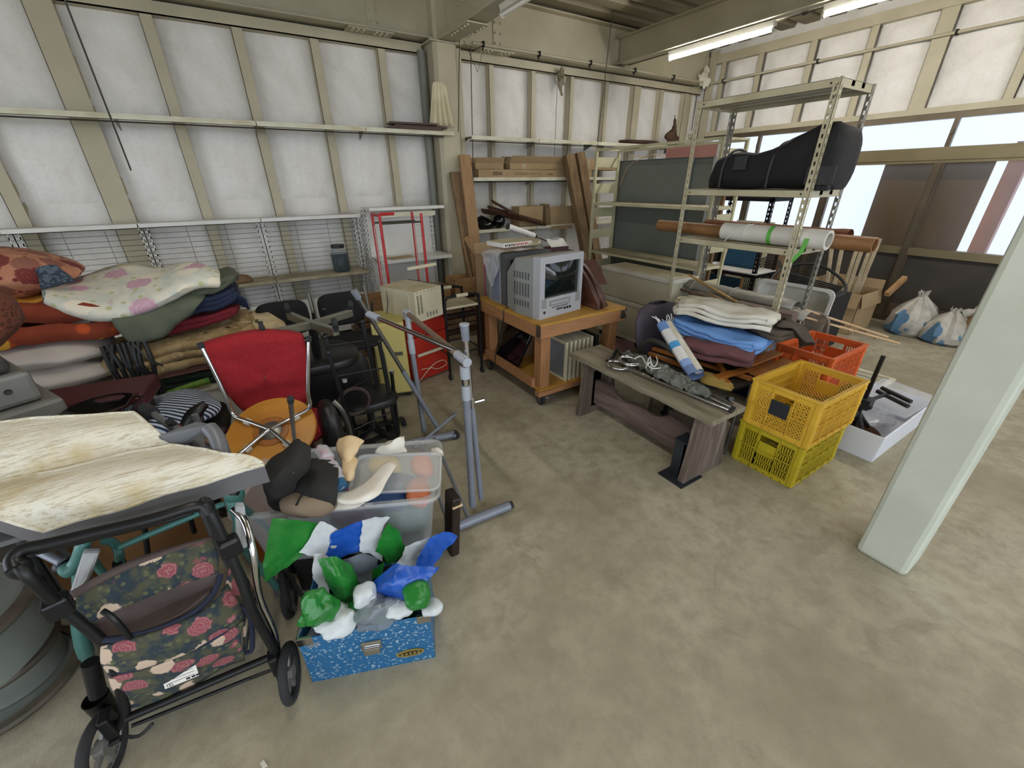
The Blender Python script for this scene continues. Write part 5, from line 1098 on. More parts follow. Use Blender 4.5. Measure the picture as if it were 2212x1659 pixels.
# white tub on edge, black basket, carton with poles, bags
t = thing('white_tub', 'white rectangular plastic tub standing on edge behind the rack', 'tub', (4.4, 1.95, 0))
Mt = Matrix.Translation((4.40, 1.93, .0)) @ Matrix.Rotation(R(8), 4, 'Y')
def rrect(w_, z0, z1, r, n=4):
    out = []
    for cx_, cz_, a0 in ((w_-r, z1-r, 0), (-w_+r, z1-r, PI/2), (-w_+r, z0+r, PI), (w_-r, z0+r, 1.5*PI)):
        for k in range(n+1): a = a0+PI/2*k/n; out.append((cx_+r*math.cos(a), cz_+r*math.sin(a)))
    return out
o_ = rrect(.36, .0, .74, .07); i_ = rrect(.33, .03, .71, .06); d_ = rrect(.30, .06, .68, .05)
b = MB(Mt); b.grid([[V((0, u, z)) for u, z in o_], [V((-.02, u, z)) for u, z in o_], [V((-.02, u, z)) for u, z in i_], [V((.0, u, z)) for u, z in i_], [V((.16, u, z)) for u, z in d_]], True); b.f.append([4*20+k for k in range(20)])
b.build('tub_shell', 'white_enamel', t, smooth=True, world=True); MB(Mt).bb(.155, -.06, .3, .16, .06, .4).build('moulded_square', 'cab_white', t, world=True)
t = thing('black_basket', 'black slatted plastic basket lying above the white tub', 'basket', (5.1, 1.95, .6))
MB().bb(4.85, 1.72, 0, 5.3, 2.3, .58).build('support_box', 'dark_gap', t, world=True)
pts = cat([V((4.8, 2.32, .62)), V((5.0, 2.3, .78)), V((5.1, 2.05, .84)), V((5.1, 1.8, .74)), V((5.0, 1.68, .64)), V((4.8, 1.72, .60)), V((4.75, 2.0, .60))], 4, True)
MB().tube(pts, .014, 8, close=True).build('rim', 'black_plastic', t, smooth=True, world=True)
for k in range(9): MB().bar((4.78+.03*k, 2.30, .60+.016*k), (4.78+.03*k, 1.72, .59+.01*k), .012, .012).build('slat', 'black_plastic', t, world=True)
t = carton('cardboard_box', 'open carton holding a bundle of wooden sticks by the dark wall', 5.77, 1.77, 0, 6.32, 2.30, .47, 'cardboard', flaps=(('l', -78, .16), ('f', -78, .16), ('r', 75, .1), ('b', 80, .1)))
text(t, 'LEEP', Matrix.Translation((5.766, 2.02, .23)) @ Rz(R(-90)) @ Matrix.Rotation(R(90), 4, 'X'), .11, 'print_black', name='printed_name')
MB().bb(-.277, -.2, .1, -.2755, .1, .115).build('printed_line', 'print_black', t)
mat('stick_pale', 'b9aa8e', .8, 0, '988a70', 12)
rnd = random.Random(11)
for k, (dx, dy, lx, ly) in enumerate(((-.1, .12, -.14, .27), (-.06, .08, -.1, .18), (-.02, .02, -.02, .05), (.0, -.02, .0, .01), (.04, -.07, .06, -.05), (.07, -.10, .1, -.09), (.1, -.05, .1, -.03), (.03, .05, .05, .08))):
    p = V((6.03+dx, 2.02+dy*.8, .01)); q = V((6.03+lx, 2.0+ly, .98+.03*(k % 3)))
    o = MB().bar(p, q, .04, .028).build('wooden_stick', 'stick_pale'); tag(o, ['leftmost pale stick in the carton', 'second pale stick from the left in the carton', 'third pale stick in the carton, tilted left', 'middle upright pale stick in the carton', 'pale stick right of the middle one in the carton', 'rightmost leaning pale stick in the carton', 'rear pale stick slanting right in the carton', 'rear pale stick between the middle ones in the carton'][k], 'stick', 'wooden sticks in the carton')
mat('sack_white', 'b9b5ab', .7, 0, '9b978d', 6); mat('sack_blue', '3f6d93', .6)
del MATS['sack_white']
m, N, L, P = newmat('sack_white'); co = coords(N, L); c = ramp(N, L, ntex(N, L, co, 9, 4), [(.4, 'b5b1a7'), (.6, '9d998f')]); L.new(mix(N, L, ramp(N, L, ntex(N, L, co, 3.6, 2, .5, .5), [(.57, '000000'), (.59, 'ffffff')]), c, '4a6f8e'), P.inputs['Base Color']); P.inputs['Roughness'].default_value = .6; bump(N, L, P, ntex(N, L, co, 22, 3, .5, 1.5), .01, .7)
def sack(label, c, r, seed, neck, m='sack_white', name='plastic_sack'):
    t = thing(name, label, 'bag', (c[0], c[1], 0)); c = V((c[0], c[1], 0)); rows = []
    hs = [0, .1, .3, .55, .75, .9, 1.0, 1.12]; ws = [.75, 1.0, 1.05, .95, .7, .35, .16, .22]
    for h_, w_ in zip(hs, ws):
        ring = []
        for j in range(28):
            a = 2*PI*j/28; p = V((r*w_*math.cos(a), r*w_*math.sin(a), h_*neck)); p += V((neck*.0, 0, 0))
            f = 1+.16*noise.noise(V((math.cos(a)*2, math.sin(a)*2, h_*3+seed)))+.08*math.sin(a*9+seed+h_*4)*(.4+h_)
            ring.append(c+V((p.x*f, p.y*f, max(0, p.z*(1+.1*noise.noise(V((math.cos(a)*3, seed, math.sin(a)*3))))))))
        rows.append(ring)
    b = MB(); b.grid(patch(rows+[], 1) if 0 else rows, True); b.f.append(list(range(28))[::-1]); b.build('sack_body', m, t, smooth=True, world=True, ang=35)
    return t, c
t, c = sack('white plastic sack with blue patch beside the carton', (6.42, 1.42), .21, 1.3, .44)
pass
t, c = sack('limp white and blue sack slumped right of the first sack', (6.36, 1.10), .20, 4.4, .34)
pass
MB().tube([(6.4, 1.05, .32), (6.45, .98, .36), (6.55, .95, .38)], [.05, .03, .05], 10, sm=3).build('twisted_neck', 'sack_white', t, smooth=True, world=True)
t, c = sack('brown paper sack with printed marks partly behind the pillar', (6.42, .82), .19, 7.7, .50, mat('kraft_paper', '8d6b47', .85, 0, '74563a', 5), 'paper_sack')
for k in range(5): MB().bb(6.205, .76+.0*k, .12+.06*k, 6.212, .86, .14+.06*k).build('printed_mark', 'print_brown', t, world=True)
o = tag(MB().bar((6.2, 1.68, .44), (6.5, 1.66, .60), .05, .05).build('brown_post_end', 'box_wood'), 'short brown wood end poking out behind the carton', 'wood')

# ================================================================== OFFICE CHAIR LOADED WITH CLOTHS
mat('plum_vinyl', '4c4450', .6, 0, '3f3843', 5); mat('seat_brown', '3c332b', .7); mat('arm_dark', '33322e', .45)
t = thing('office_chair', 'dark plum office armchair heaped with folded cloths', 'chair', (2.72, 1.7, 0))
rows = []
for i, (z, off) in enumerate(((.30, 0), (.34, .0), (.5, .02), (.66, .05), (.74, .07), (.77, .075))):
    k = [.55, .85, 1.0, 1.0, .8, .35][i]; rows.append([V((2.72+.26*k*math.sin(a)*abs(math.sin(a))**-.3 if abs(math.sin(a)) > .01 else 2.72, 2.05+off+.045*math.cos(a), z)) for a in [2*PI*j/20 for j in range(20)]])
MB().grid(rows, True).build('backrest', 'plum_vinyl', t, smooth=True, world=True, ang=80)
MB().ball((2.70, 1.62, .40), (.30, .36, .05), 28, 10, .7).build('seat', 'seat_brown', t, smooth=True, world=True)
for x in (2.34, 3.06):
    MB().tube([(x+.04*(1 if x < 2.7 else -1), 1.95, .40), (x, 1.93, .52), (x-.0, 1.86, .60), (x, 1.74, .615), (x, 1.5, .545), (x, 1.38, .44), (x+.02, 1.34, .38)], .019, 10, sm=4).build('armrest', 'arm_dark', t, smooth=True, world=True)
MB().cyl((2.7, 1.62, .1), (2.7, 1.62, .37), .03, n=12).build('column', 'black_plastic', t, world=True)
for k in range(5):
    a = 2*PI*k/5+.3; l = MB().bar((2.7, 1.62, .11), (2.7+.26*math.cos(a), 1.62+.26*math.sin(a), .075), .04, .03).build('base_leg', 'black_plastic', t, world=True); MB().cyl((2.69+.26*math.cos(a), 1.62+.26*math.sin(a), .03), (2.72+.26*math.cos(a), 1.62+.26*math.sin(a), .03), .028, n=12).build('caster', 'rubber', l, world=True)
t = thing('folding_chair', 'honey wood folding chair lying folded under the cloths', 'chair', (2.75, 1.55, .46)); wood('honey_wood', '8a5321', 'a9692c', '75451b', 1, 4, .5, 5)
MB().bar((2.42, 1.9, .475), (2.44, 1.26, .475), .03, .022).build('leg', 'honey_wood', t, world=True); MB().bar((2.52, 1.95, .475), (2.62, 1.22, .475), .03, .022).build('leg', 'honey_wood', t, world=True)
MB().bar((2.40, 1.33, .50), (2.95, 1.26, .50), .045, .02).build('cross_rail', 'honey_wood', t, world=True); MB().bar((2.50, 1.32, .475), (2.75, 1.62, .54), .03, .022).build('cross_rail', 'honey_wood', t, world=True)
for k in range(4): MB().bar((2.66+.0*k, 1.29+.085*k-.06, .49+.035*k), (3.02, 1.26+.085*k-.06, .52+.035*k), .078, .014).build('slat', 'honey_wood', t, world=True, bevel=.003)
mat('cloth_maroon', '6d4749', .95, 0, '5e3b3d', 6, bs=200, bd=.0008); mat('cloth_blue', '6f9bd6', .85, 0, '5f8bc6', 5, bs=150, bd=.0005); mat('cloth_brown', '51473c', .95, 0, '413930', 6, bs=150, bd=.0006); mat('cloth_white', 'dcd9cf', .9, 0, 'c5beab', 7, bs=120, bd=.0008)
def T(x, y, z, rz=0, rx=0, ry=0): return Matrix.Translation((x, y, z)) @ Rz(rz) @ Matrix.Rotation(rx, 4, 'X') @ Matrix.Rotation(ry, 4, 'Y')
o = cloth('folded_cloth', 'cloth_maroon', T(2.74, 1.53, .505, .35, .0, .18), (.62, .46, .13), 3, .3, .02, 3); tag(o, 'folded maroon cloth at the bottom of the pile', 'cloth')
o = cloth('folded_cloth', 'cloth_blue', T(2.76, 1.58, .625, 1.75, .05, -.05), (.62, .44, .10), 3, .4, .025, 5); tag(o, 'folded sky blue cloth in the middle of the pile', 'cloth')
o = cloth('jacket', 'cloth_brown', T(2.88, 1.48, .715, 1.7, .05, -.05), (.62, .32, .07), 2, .6, .045, 8); tag(o, 'dark brown rumpled jacket between blue and white cloths', 'jacket')
rows = [[V((2.82, 1.26, .80)), V((2.88, 1.18, .77)), V((2.95, 1.12, .70))], [V((2.95, 1.28, .80)), V((3.02, 1.18, .77)), V((3.08, 1.12, .66))], [V((3.06, 1.34, .78)), V((3.12, 1.26, .72)), V((3.14, 1.2, .60))]]
MB().grid(patch(rows, 5, .03, 12)).build('sleeve', 'cloth_brown', o, smooth=True, world=True, solid=.012, ang=60)
o = cloth('folded_cloth', 'cloth_white', T(2.76, 1.58, .765, 1.85, .03, -.04), (.62, .34, .10), 3, .8, .022, 12); tag(o, 'cream white padded cloth folded on top of the pile', 'cloth')
# rolled mat
t = thing('rolled_picnic_mat', 'blue and white checked rolled sheet leaning in the chair', 'roll', (2.42, 1.6, .5))
m, N, L, P = newmat('blue_white_check')
co = coords(N, L); sx = N.new('ShaderNodeSeparateXYZ'); L.new(co, sx.inputs[0])
c = ramp(N, L, sx.outputs[2], [(0, '5a77b0'), (.1, 'e2e2e2')]); wv = N.new('ShaderNodeMath'); wv.operation = 'ADD'; L.new(sx.outputs[0], wv.inputs[0]); wv.inputs[1].default_value = .25
c = ramp(N, L, wv.outputs[0], [(0, '6f94cf'), (.07, 'dcdcdc'), (.2, '4f9fd8'), (.26, 'e2e2e0'), (.38, '8ea9da'), (.44, '6d83ad')], 'CONSTANT')
L.new(c, P.inputs['Base Color']); P.inputs['Roughness'].default_value = .6; MATS['blue_white_check'] = m
p = GX(1434, 702, 2.46); q = GX(1503, 812, 2.255)
MR = frame((p+q)/2, q-p)
b = MB(MR); hl = (q-p).length/2
b.grid([[V((x, .055*math.cos(a)*(1+.08*math.sin(3*a)), .04*math.sin(a))) for a in [2*PI*j/18 for j in range(18)]] for x in [-hl+2*hl*i/10 for i in range(11)]], True)
me = b.build('roll_body', 'blue_white_check', t, smooth=True, world=True)
# keep the print aligned to the roll axis
me.data.transform(MR.to_3x3().to_4x4().inverted()); me.rotation_euler = MR.to_3x3().to_euler()
b = MB(MR); b.grid([[V((x, .02+.03*math.cos(a), .025+.022*math.sin(a))) for a in [2*PI*j/14 for j in range(14)]] for x in [-hl*.95+1.9*hl*i/8 for i in range(9)]], True); b.build('inner_roll', 'cloth_white', t, smooth=True, world=True)
for k in range(9):
    a = MR @ V((-hl, (k-4)*.011, .02*math.cos(k))); MB().tube([a, a+V((-.02+.008*k, .01, .03)), a+V((-.05+.012*k, .03-.01*(k % 3), .05+.01*(k % 2)))], .0035, 5, sm=3).build('fringe', 'string_white', t, world=True)
o = tag(MB().ball((2.40, 1.33, .47), (.08, .12, .03), 16, 8, amp=.4, fs=12).build('yellow_cloth_scrap', mat('cloth_yellow', 'a88f4a', .9), smooth=True), 'yellowish cloth scrap at the front edge of the chair seat', 'cloth')
o = tag(MB().ball((3.0, 1.22, .08), (.12, .12, .08), 18, 10, amp=.4, fs=9).build('clear_bag', 'clear_film', smooth=True, ang=25), 'clear plastic bag on the floor between chair and orange crate', 'bag')
t = thing('low_stool', 'dark metal legged stool standing behind the bench', 'stool', (2.5, 1.25, 0))
for x, y in ((2.33, 1.75), (2.40, 1.16)): MB().cyl((x, y, 0), (x+.02, y, .34), .012, n=8).build('leg', 'steel_dull', t, world=True)
MB().bb(2.31, 1.14, .33, 2.45, 1.80, .345).build('seat_rail', 'black_metal', t, world=True)
# ================================================================== LEFT SIDE: BEDDING PILE
def flowermat(name, base, base2, f1, f2, leaf, sc, size=.34, rough=.9):
    m, N, L, P = newmat(name); co = coords(N, L)
    c = ramp(N, L, ntex(N, L, co, sc*1.6, 3), [(.42, base), (.58, base2)])
    v2 = N.new('ShaderNodeTexVoronoi'); L.new(co, v2.inputs[0]); v2.inputs['Scale'].default_value = sc*2.6
    c = mix(N, L, ramp(N, L, v2.outputs['Distance'], [(.22, 'ffffff'), (.3, '000000')]), c, leaf)
    nz = N.new('ShaderNodeTexNoise'); L.new(co, nz.inputs['Vector']); nz.inputs['Scale'].default_value = sc*5
    va = N.new('ShaderNodeVectorMath'); va.operation = 'MULTIPLY_ADD'; L.new(nz.outputs['Color'], va.inputs[0]); va.inputs[1].default_value = (.25/sc,)*3; L.new(co, va.inputs[2])
    v = N.new('ShaderNodeTexVoronoi'); L.new(va.outputs[0], v.inputs[0]); v.inputs['Scale'].default_value = sc
    sp = N.new('ShaderNodeSeparateColor'); L.new(v.outputs['Color'], sp.inputs[0])
    fc = mix(N, L, ramp(N, L, sp.outputs[0], [(.5, '000000'), (.52, 'ffffff')]), f1, f2)
    mth = N.new('ShaderNodeMath'); mth.operation = 'SINE'; ms = N.new('ShaderNodeMath'); ms.operation = 'MULTIPLY'; L.new(v.outputs['Distance'], ms.inputs[0]); ms.inputs[1].default_value = 50
    L.new(ms.outputs[0], mth.inputs[0]); fc = mix(N, L, ramp(N, L, mth.outputs[0], [(.2, '000000'), (.9, '888888')]), fc, f2)
    keep = N.new('ShaderNodeMath'); keep.operation = 'MULTIPLY'
    L.new(ramp(N, L, v.outputs['Distance'], [(size, 'ffffff'), (size+.05, '000000')]), keep.inputs[0]); L.new(ramp(N, L, sp.outputs[1], [(.12, '000000'), (.14, 'ffffff')]), keep.inputs[1])
    c = mix(N, L, keep.outputs[0], c, fc); L.new(c, P.inputs['Base Color']); P.inputs['Roughness'].default_value = rough
    bump(N, L, P, ntex(N, L, co, 160, 2), .0006); return m
flowermat('floral_bag', '26333c', '4a4b38', '8a4650', 'c4ad98', '5a5d42', 15, .44)
flowermat('floral_quilt', 'd8d4c4', 'c9cbc0', 'c39aae', 'e4dcc8', 'b9b98e', 7, .40)
flowermat('patchwork', '93a389', '5d6a78', 'b8a24e', '7f9a80', '39485c', 6, .3)
flowermat('leopard_plush', 'a38c66', '8f7850', '3a2618', '3a2618', 'b09a74', 9, .13)
flowermat('cushion_star', 'b98468', 'ad755c', '6f2a28', '8a5a4c', '6f2a28', 9, .46)
flowermat('orange_blanket', '85371a', '7a3016', 'd39a35', 'd8a13c', 'b24a1d', 3.5, .4)
mat('denim_print', '2c3643', .9, 0, '525c69', 60, .5, .55); mat('khaki_cloth', '5c6252', .95, 0, '4b5144', 7, bs=80, bd=.001); mat('navy_cloth', '1b2440', .9); mat('dark_red_cloth', '6b1422', .9)
mat('pillow_white', 'c9c2bd', .9, 0, 'b8afa6', 4); mat('dark_green_cloth', '18291f', .9); mat('green_strap', '3c7a2c', .7, 0, '8a9a3a', 20); mat('pink_cloth', '9c6d62', .9); mat('pale_blue_cloth', '8f98a6', .9)
mat('yellow_cloth', 'd0a53a', .9); mat('cream_blanket', 'cbbb96', .95, 0, 'b8a67e', 8)
t = thing('white_low_cabinet', 'long off white low cabinet under the bedding pile', 'cabinet', (-.8, 3.3, 0))
MB().bb(-1.75, 2.95, .03, -.09, 3.62, .50).build('body', 'cab_white', t, world=True, bevel=.006); MB().bb(-1.77, 2.935, .50, -.075, 3.64, .522).build('top', 'cab_cream', t, world=True, bevel=.004); MB().bb(-1.72, 2.98, 0, -.12, 3.58, .03).build('plinth', 'dark_gap', t, world=True)
def CL(label, m, M, size, folds=3, puff=.4, amp=.018, seed=1, catg='blanket', name='folded_blanket', **k):
    return tag(cloth(name, m, M, size, folds, puff, amp, seed, **k), label, catg)
CL('dark green blanket at the bottom of the right bedding pile', 'dark_green_cloth', T(-.47, 3.22, .524), (.80, .48, .085), 2, .3, .012, 2)
CL('thin faded pink blanket above the dark green one', 'pink_cloth', T(-.47, 3.22, .612, .03), (.72, .46, .035), 2, .2, .01, 3)
CL('tan leopard spotted plush blanket folded thickly', 'leopard_plush', T(-.42, 3.18, .655, 0, 0, -.10), (.80, .50, .19), 3, .5, .03, 9)
o = cloth('folded_blanket', 'cream_blanket', T(-.13, 3.26, .64, .2), (.34, .42, .22), 2, .4, .02, 4); tag(o, 'cream blanket at the right end of the bedding pile', 'blanket')
tag(MB().ball((-.05, 3.12, .70), (.07, .09, .06), 16, 10, amp=.4, fs=10).build('yellow_cloth', 'yellow_cloth', smooth=True), 'bright yellow cloth corner beside the spotted plush blanket', 'cloth')
CL('dark red blanket beneath the navy one', 'dark_red_cloth', T(-.40, 3.24, .865, 0, 0, -.13), (.58, .44, .07), 2, .3, .012, 5)
CL('navy blanket with tassels on the right bedding pile', 'navy_cloth', T(-.38, 3.24, .935, 0, 0, -.2), (.60, .44, .10), 3, .3, .015, 6)
for k in range(5): MB().tube([(-.14, 3.05+.03*k, 1.03-.015*k), (-.09, 3.03+.03*k, 1.03-.02*k), (-.06, 3.02+.03*k, 1.0-.02*k)], .007, 5, sm=2).build('tassel', 'navy_cloth', bpy.data.objects[o.name] if 0 else [x for x in bpy.data.objects if x.get('label', '').startswith('navy blanket')][0], world=True)
def pxpatch(rows, y=None, n=4, amp=.006, fs=14, seed=0):
    out = []
    for r in rows: out.append([GY(p[0], p[1], p[2] if len(p) > 2 else y) for p in r])
    return patch(out, n, amp, fs, seed)
b = MB().grid(pxpatch([[(285, 640, 3.1), (350, 622, 3.15), (410, 606, 3.15), (442, 632, 3.1)], [(246, 684, 2.96), (320, 688, 2.94), (395, 655, 2.97), (438, 645, 3.0)], [(262, 720, 2.93), (330, 722, 2.9), (392, 690, 2.93), (428, 662, 2.97)], [(292, 746, 2.95), (330, 735, 2.92), (372, 712, 2.94), (412, 684, 2.96)]], amp=.022, fs=9))
tag(b.build('jacket', 'khaki_cloth', smooth=True, solid=.02, ang=60), 'grey green work jacket hanging over the pile front', 'jacket')
CL('grey green cloth folded inside the pile under the floral quilt', 'khaki_cloth', T(-.36, 3.25, 1.035, 0, 0, -.22), (.56, .42, .07), 2, .3, .02, 8, catg='cloth', name='folded_cloth')
b = MB().grid(pxpatch([[(112, 618, 3.4), (190, 602, 3.4), (270, 575, 3.42), (350, 582, 3.4), (400, 570, 3.4), (446, 578, 3.38)], [(96, 624, 3.15), (180, 628, 3.15), (270, 622, 3.15), (350, 604, 3.15), (420, 578, 3.15), (468, 590, 3.15)], [(95, 640, 3.0), (160, 664, 2.97), (240, 677, 2.95), (330, 652, 2.96), (420, 610, 2.98), (474, 607, 3.02)], [(103, 655, 3.0), (165, 678, 2.99), (240, 690, 2.98), (330, 664, 2.99), (415, 622, 3.0), (470, 616, 3.04)]], amp=.012, fs=8))
tag(b.build('floral_quilt', 'floral_quilt', smooth=True, solid=.035, ang=80), 'white floral quilt spread on top of the bedding pile', 'quilt')
b = MB().grid(pxpatch([[(92, 628), (150, 662), (205, 682), (262, 690)], [(102, 662), (155, 688), (205, 702), (262, 705)], [(132, 688), (170, 702), (210, 712), (262, 712)], [(140, 695), (175, 712), (215, 722), (258, 718)]], 3.02, amp=.008))
tag(b.build('patchwork_quilt', 'patchwork', smooth=True, solid=.03, ang=80), 'green and blue patchwork quilt hanging below the floral one', 'quilt')
o = pillow('quilt_core', 'patchwork', T(-.62, 3.28, .92), (.55, .5, .24), .03, 5, e=.4); tag(o, 'bulky patchwork bedding filling the middle of the pile', 'quilt')
b = MB().grid(pxpatch([[(76, 582), (98, 572), (122, 572)], [(84, 600), (112, 594), (140, 588)], [(92, 626), (122, 618), (160, 606)]], 3.06, amp=.006)); tag(b.build('printed_cloth', 'denim_print', smooth=True, solid=.02, ang=80), 'dark blue speckled cloth corner above the floral quilt', 'cloth')
# left pile
for k, (z, dx, lb) in enumerate(((.524, .0, 'lowest white pillow of the pile left of the cables'), (.655, -.03, 'middle white pillow of the pile left of the cables'), (.775, -.05, 'top white pillow of the pile left of the cables'))):
    o = pillow('white_pillow', 'pillow_white', T(-1.02+dx, 3.12, z-.005, .05*k, 0, .04), (.60, .46, .155), .05, k*3.3); tag(o, lb, 'pillow', 'white pillows')
o = pillow('pale_blue_pillow', 'pale_blue_cloth', T(-1.32, 3.05, .90, .3), (.5, .3, .12), .12, 8); tag(o, 'small pale blue cloth bundle on the top white pillow', 'cloth')
CL('orange and yellow blanket bulging beneath the patterned cushion', 'orange_blanket', T(-1.02, 3.22, .915, 0, 0, .08), (.72, .5, .22), 2, .6, .03, 12)
o = pillow('patterned_floor_cushion', 'cushion_star', T(-1.28, 3.28, 1.11, .1, 0, .05), (.95, .55, .28), .03, 2, e=.6); tag(o, 'salmon and maroon patterned big cushion on the left pile', 'cushion')
t = thing('cable_bundle', 'black cables hanging between pillows and plush blanket', 'cable', (-.72, 2.9, .5))
rnd = random.Random(5)
for k in range(9):
    x = -.77+.022*k; MB().tube([(x, 2.92, .88), (x+rnd.uniform(-.03, .03), 2.88, .75), (x+rnd.uniform(-.04, .04), 2.9, .6), (x+rnd.uniform(-.03, .03), 2.9, .52)], .012, 6, sm=4).build('cable', 'black_plastic', t, world=True)
MB().tube([GY(150, 862, 2.8), GY(200, 855, 2.8), GY(235, 868, 2.8), GY(250, 872, 2.85)], .004, 5, sm=4).build('thin_cable', 'black_plastic', t, world=True)
MB().tube([GY(290, 745, 2.86), GY(320, 775, 2.84), GY(352, 790, 2.86)], .005, 5, sm=4).build('thin_cable', 'black_plastic', t, world=True)
b = MB().grid(pxpatch([[(330, 855), (380, 838), (450, 815)], [(345, 858), (395, 845), (455, 828)]], 2.93, amp=.003)); tag(b.build('green_strap', 'green_strap', smooth=True, solid=.012), 'bright green woven strap edge beneath the dark green blanket', 'strap')
# brown knit, grey metal cases
m, N, L, P = newmat('brown_knit'); co = coords(N, L, (1, 1, 1)); v = N.new('ShaderNodeTexVoronoi'); L.new(co, v.inputs[0]); v.inputs['Scale'].default_value = 70
L.new(ramp(N, L, v.outputs['Distance'], [(.2, '3c1d14'), (.6, '6b3a28')]), P.inputs['Base Color']); P.inputs['Roughness'].default_value = .95; bump(N, L, P, v.outputs['Distance'], .006)
o = MB().ball((-1.16, 2.42, 1.19), (.34, .3, .15), 30, 16, .85, amp=.1, fs=5).build('knit_blanket', 'brown_knit', smooth=True, ang=180); tag(o, 'coarse dark brown knitted blanket bundled at the left edge', 'blanket')
mat('case_grey', '7c7c78', .5, .2, '6d6d69', 5); mat('case_dark', '312d2b', .7)
for k, (z0, h, dx, m_, lb) in enumerate(((0, .58, 0, 'case_grey', 'tall grey steel cabinet at the bottom left, bottommost of the metal cases'), (.58, .15, .02, 'case_grey', 'flat grey steel case second from the bottom at the left edge'), (.73, .15, .03, 'case_grey', 'flat grey steel case with side slot at the left edge'), (.88, .13, -.02, 'case_grey', 'rounded grey steel case with two screws at the left edge'), (1.01, .07, -.06, 'case_dark', 'dark flat case directly beneath the knitted blanket'))):
    t = thing('steel_case', lb, 'case', (-1.22+dx, 2.30, z0), .50, 'steel cases at the left edge'); MB().bb(-.42, -.24, 0, .34, .24, h-.004).build('case_shell', m_, t, bevel=.018)
    if k in (1, 2, 3):
        for x in (-.1, .26): MB().cyl((x, -.243, h*.5), (x, -.238, h*.5), .012, n=12).build('screw', 'chrome', t)
        MB().bb(.06, -.242, 0, .066, -.238, h-.01).build('seam', 'dark_gap', t)
        for j in range(5): MB().bb(-.02, -.242, .04+j*.012, .05, -.238, .044+j*.012).build('slot', 'dark_gap', t)
t = thing('maroon_case', 'flat maroon leatherette case behind the cream seat pads', 'case', (-.73, 2.4, .74), -.12)
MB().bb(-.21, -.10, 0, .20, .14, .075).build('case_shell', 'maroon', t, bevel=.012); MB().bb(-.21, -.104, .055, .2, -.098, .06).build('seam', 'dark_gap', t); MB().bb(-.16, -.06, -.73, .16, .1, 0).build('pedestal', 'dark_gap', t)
t = tag(MB().lathe([(.02, 0), (.09, .01), (.12, .05), (.125, .055), (.115, .05), (.08, .02), (.02, .012)], Matrix.Translation((-.67, 2.20, .765)), 28).build('black_bowl', 'black_gloss', smooth=True), 'glossy black round bowl edge behind the cream pads', 'bowl')
m, N, L, P = newmat('navy_stripe'); co = coords(N, L, (1, 1, 1), (0, 0, .5)); sx = N.new('ShaderNodeTexWave'); sx.wave_type = 'BANDS'; sx.bands_direction = 'Y'; L.new(co, sx.inputs[0]); sx.inputs['Scale'].default_value = 14; sx.inputs['Distortion'].default_value = 0
L.new(ramp(N, L, sx.outputs['Fac'], [(.45, '1f2a44'), (.55, 'b9c4d2')]), P.inputs['Base Color']); P.inputs['Roughness'].default_value = .9; MATS['navy_stripe'] = m
t = thing('black_armchair', 'black office armchair holding the striped cushion', 'chair', (-.5, 2.5, 0))
MB().ball((-.52, 2.50, .50), (.24, .24, .04), 24, 8, .6).build('seat', 'black_plastic', t, smooth=True, world=True); MB().cyl((-.5, 2.5, .06), (-.5, 2.5, .47), .03).build('column', 'black_plastic', t, world=True)
for k in range(5): a = 2*PI*k/5; MB().bar((-.5, 2.5, .08), (-.5+.2*math.cos(a), 2.5+.2*math.sin(a), .05), .04, .03).cyl((-.5+.2*math.cos(a), 2.49+.2*math.sin(a), .028), (-.5+.2*math.cos(a), 2.52+.2*math.sin(a), .028), .028, n=10).build('base_leg', 'black_plastic', t, world=True)
for dx in (0,): MB().grid(patch([[GD(385, 948, 2.30), GD(400, 900, 2.30), GD(420, 880, 2.30), GD(443, 870, 2.30)], [GD(400, 952, 2.26), GD(418, 915, 2.26), GD(434, 893, 2.26), GD(447, 873, 2.28)]], 4)).build('armrest', 'black_plastic', t, smooth=True, world=True, solid=.03)
MB().tube([GD(432, 890, 2.3), GD(436, 930, 2.28), GD(425, 985, 2.26)], [.012, .016, .012], 8, sm=3).build('arm_support', 'black_plastic', t, world=True, smooth=True)
o = pillow('striped_cushion', 'navy_stripe', T(-.53, 2.48, .54, .4, .05, 0), (.42, .42, .13), .03, 6); tag(o, 'navy and white striped cushion on the black armchair', 'cushion')

# ================================================================== BLACK CHAIRS, RED CHAIR, WOODEN STOOL
mat('chair_black', '111113', .9, 0, '1a1a1c', 20); mat('leather_black', '1e1e1f', .4); mat('red_fabric', '8e1721', .95, 0, '9c1e27', 40, bs=300, bd=.0006); mat('leg_metal', '7a7a72', .3, .85)
def blackchair(cx, y, label):
    t = thing('black_stacking_chair', label, 'chair', (cx, y, 0))
    MB().ball((cx, y, .76), (.175, .03, .13), 28, 12, .5).build('backrest', 'chair_black', t, smooth=True, world=True)
    MB().ball((cx, y-.22, .56), (.2, .2, .03), 24, 8, .55).build('seat', 'chair_black', t, smooth=True, world=True)
    for sx in (-1, 1):
        MB().tube([(cx+sx*.19, y-.36, .0), (cx+sx*.18, y-.34, .45), (cx+sx*.2, y-.05, .58), (cx+sx*.2, y+.02, .92)], .011, 8).build('leg', 'leg_metal', t, smooth=True, world=True)
        MB().tube([(cx+sx*.19, y+.1, .0), (cx+sx*.18, y-.02, .5), (cx+sx*.17, y-.32, .86)], .011, 8).build('leg', 'leg_metal', t, smooth=True, world=True)
blackchair(.13, 3.38, 'black padded chair with chrome legs left of its twin')
blackchair(.55, 3.42, 'black padded chair with chrome legs behind the yellow cabinet')
t = thing('upturned_office_chair', 'black office chair turned upside down with its caster base up', 'chair', (.25, 2.65, 0)); mat('base_metal', '7d7b6c', .35, .7)
c0 = V((.235, 2.62, .90))
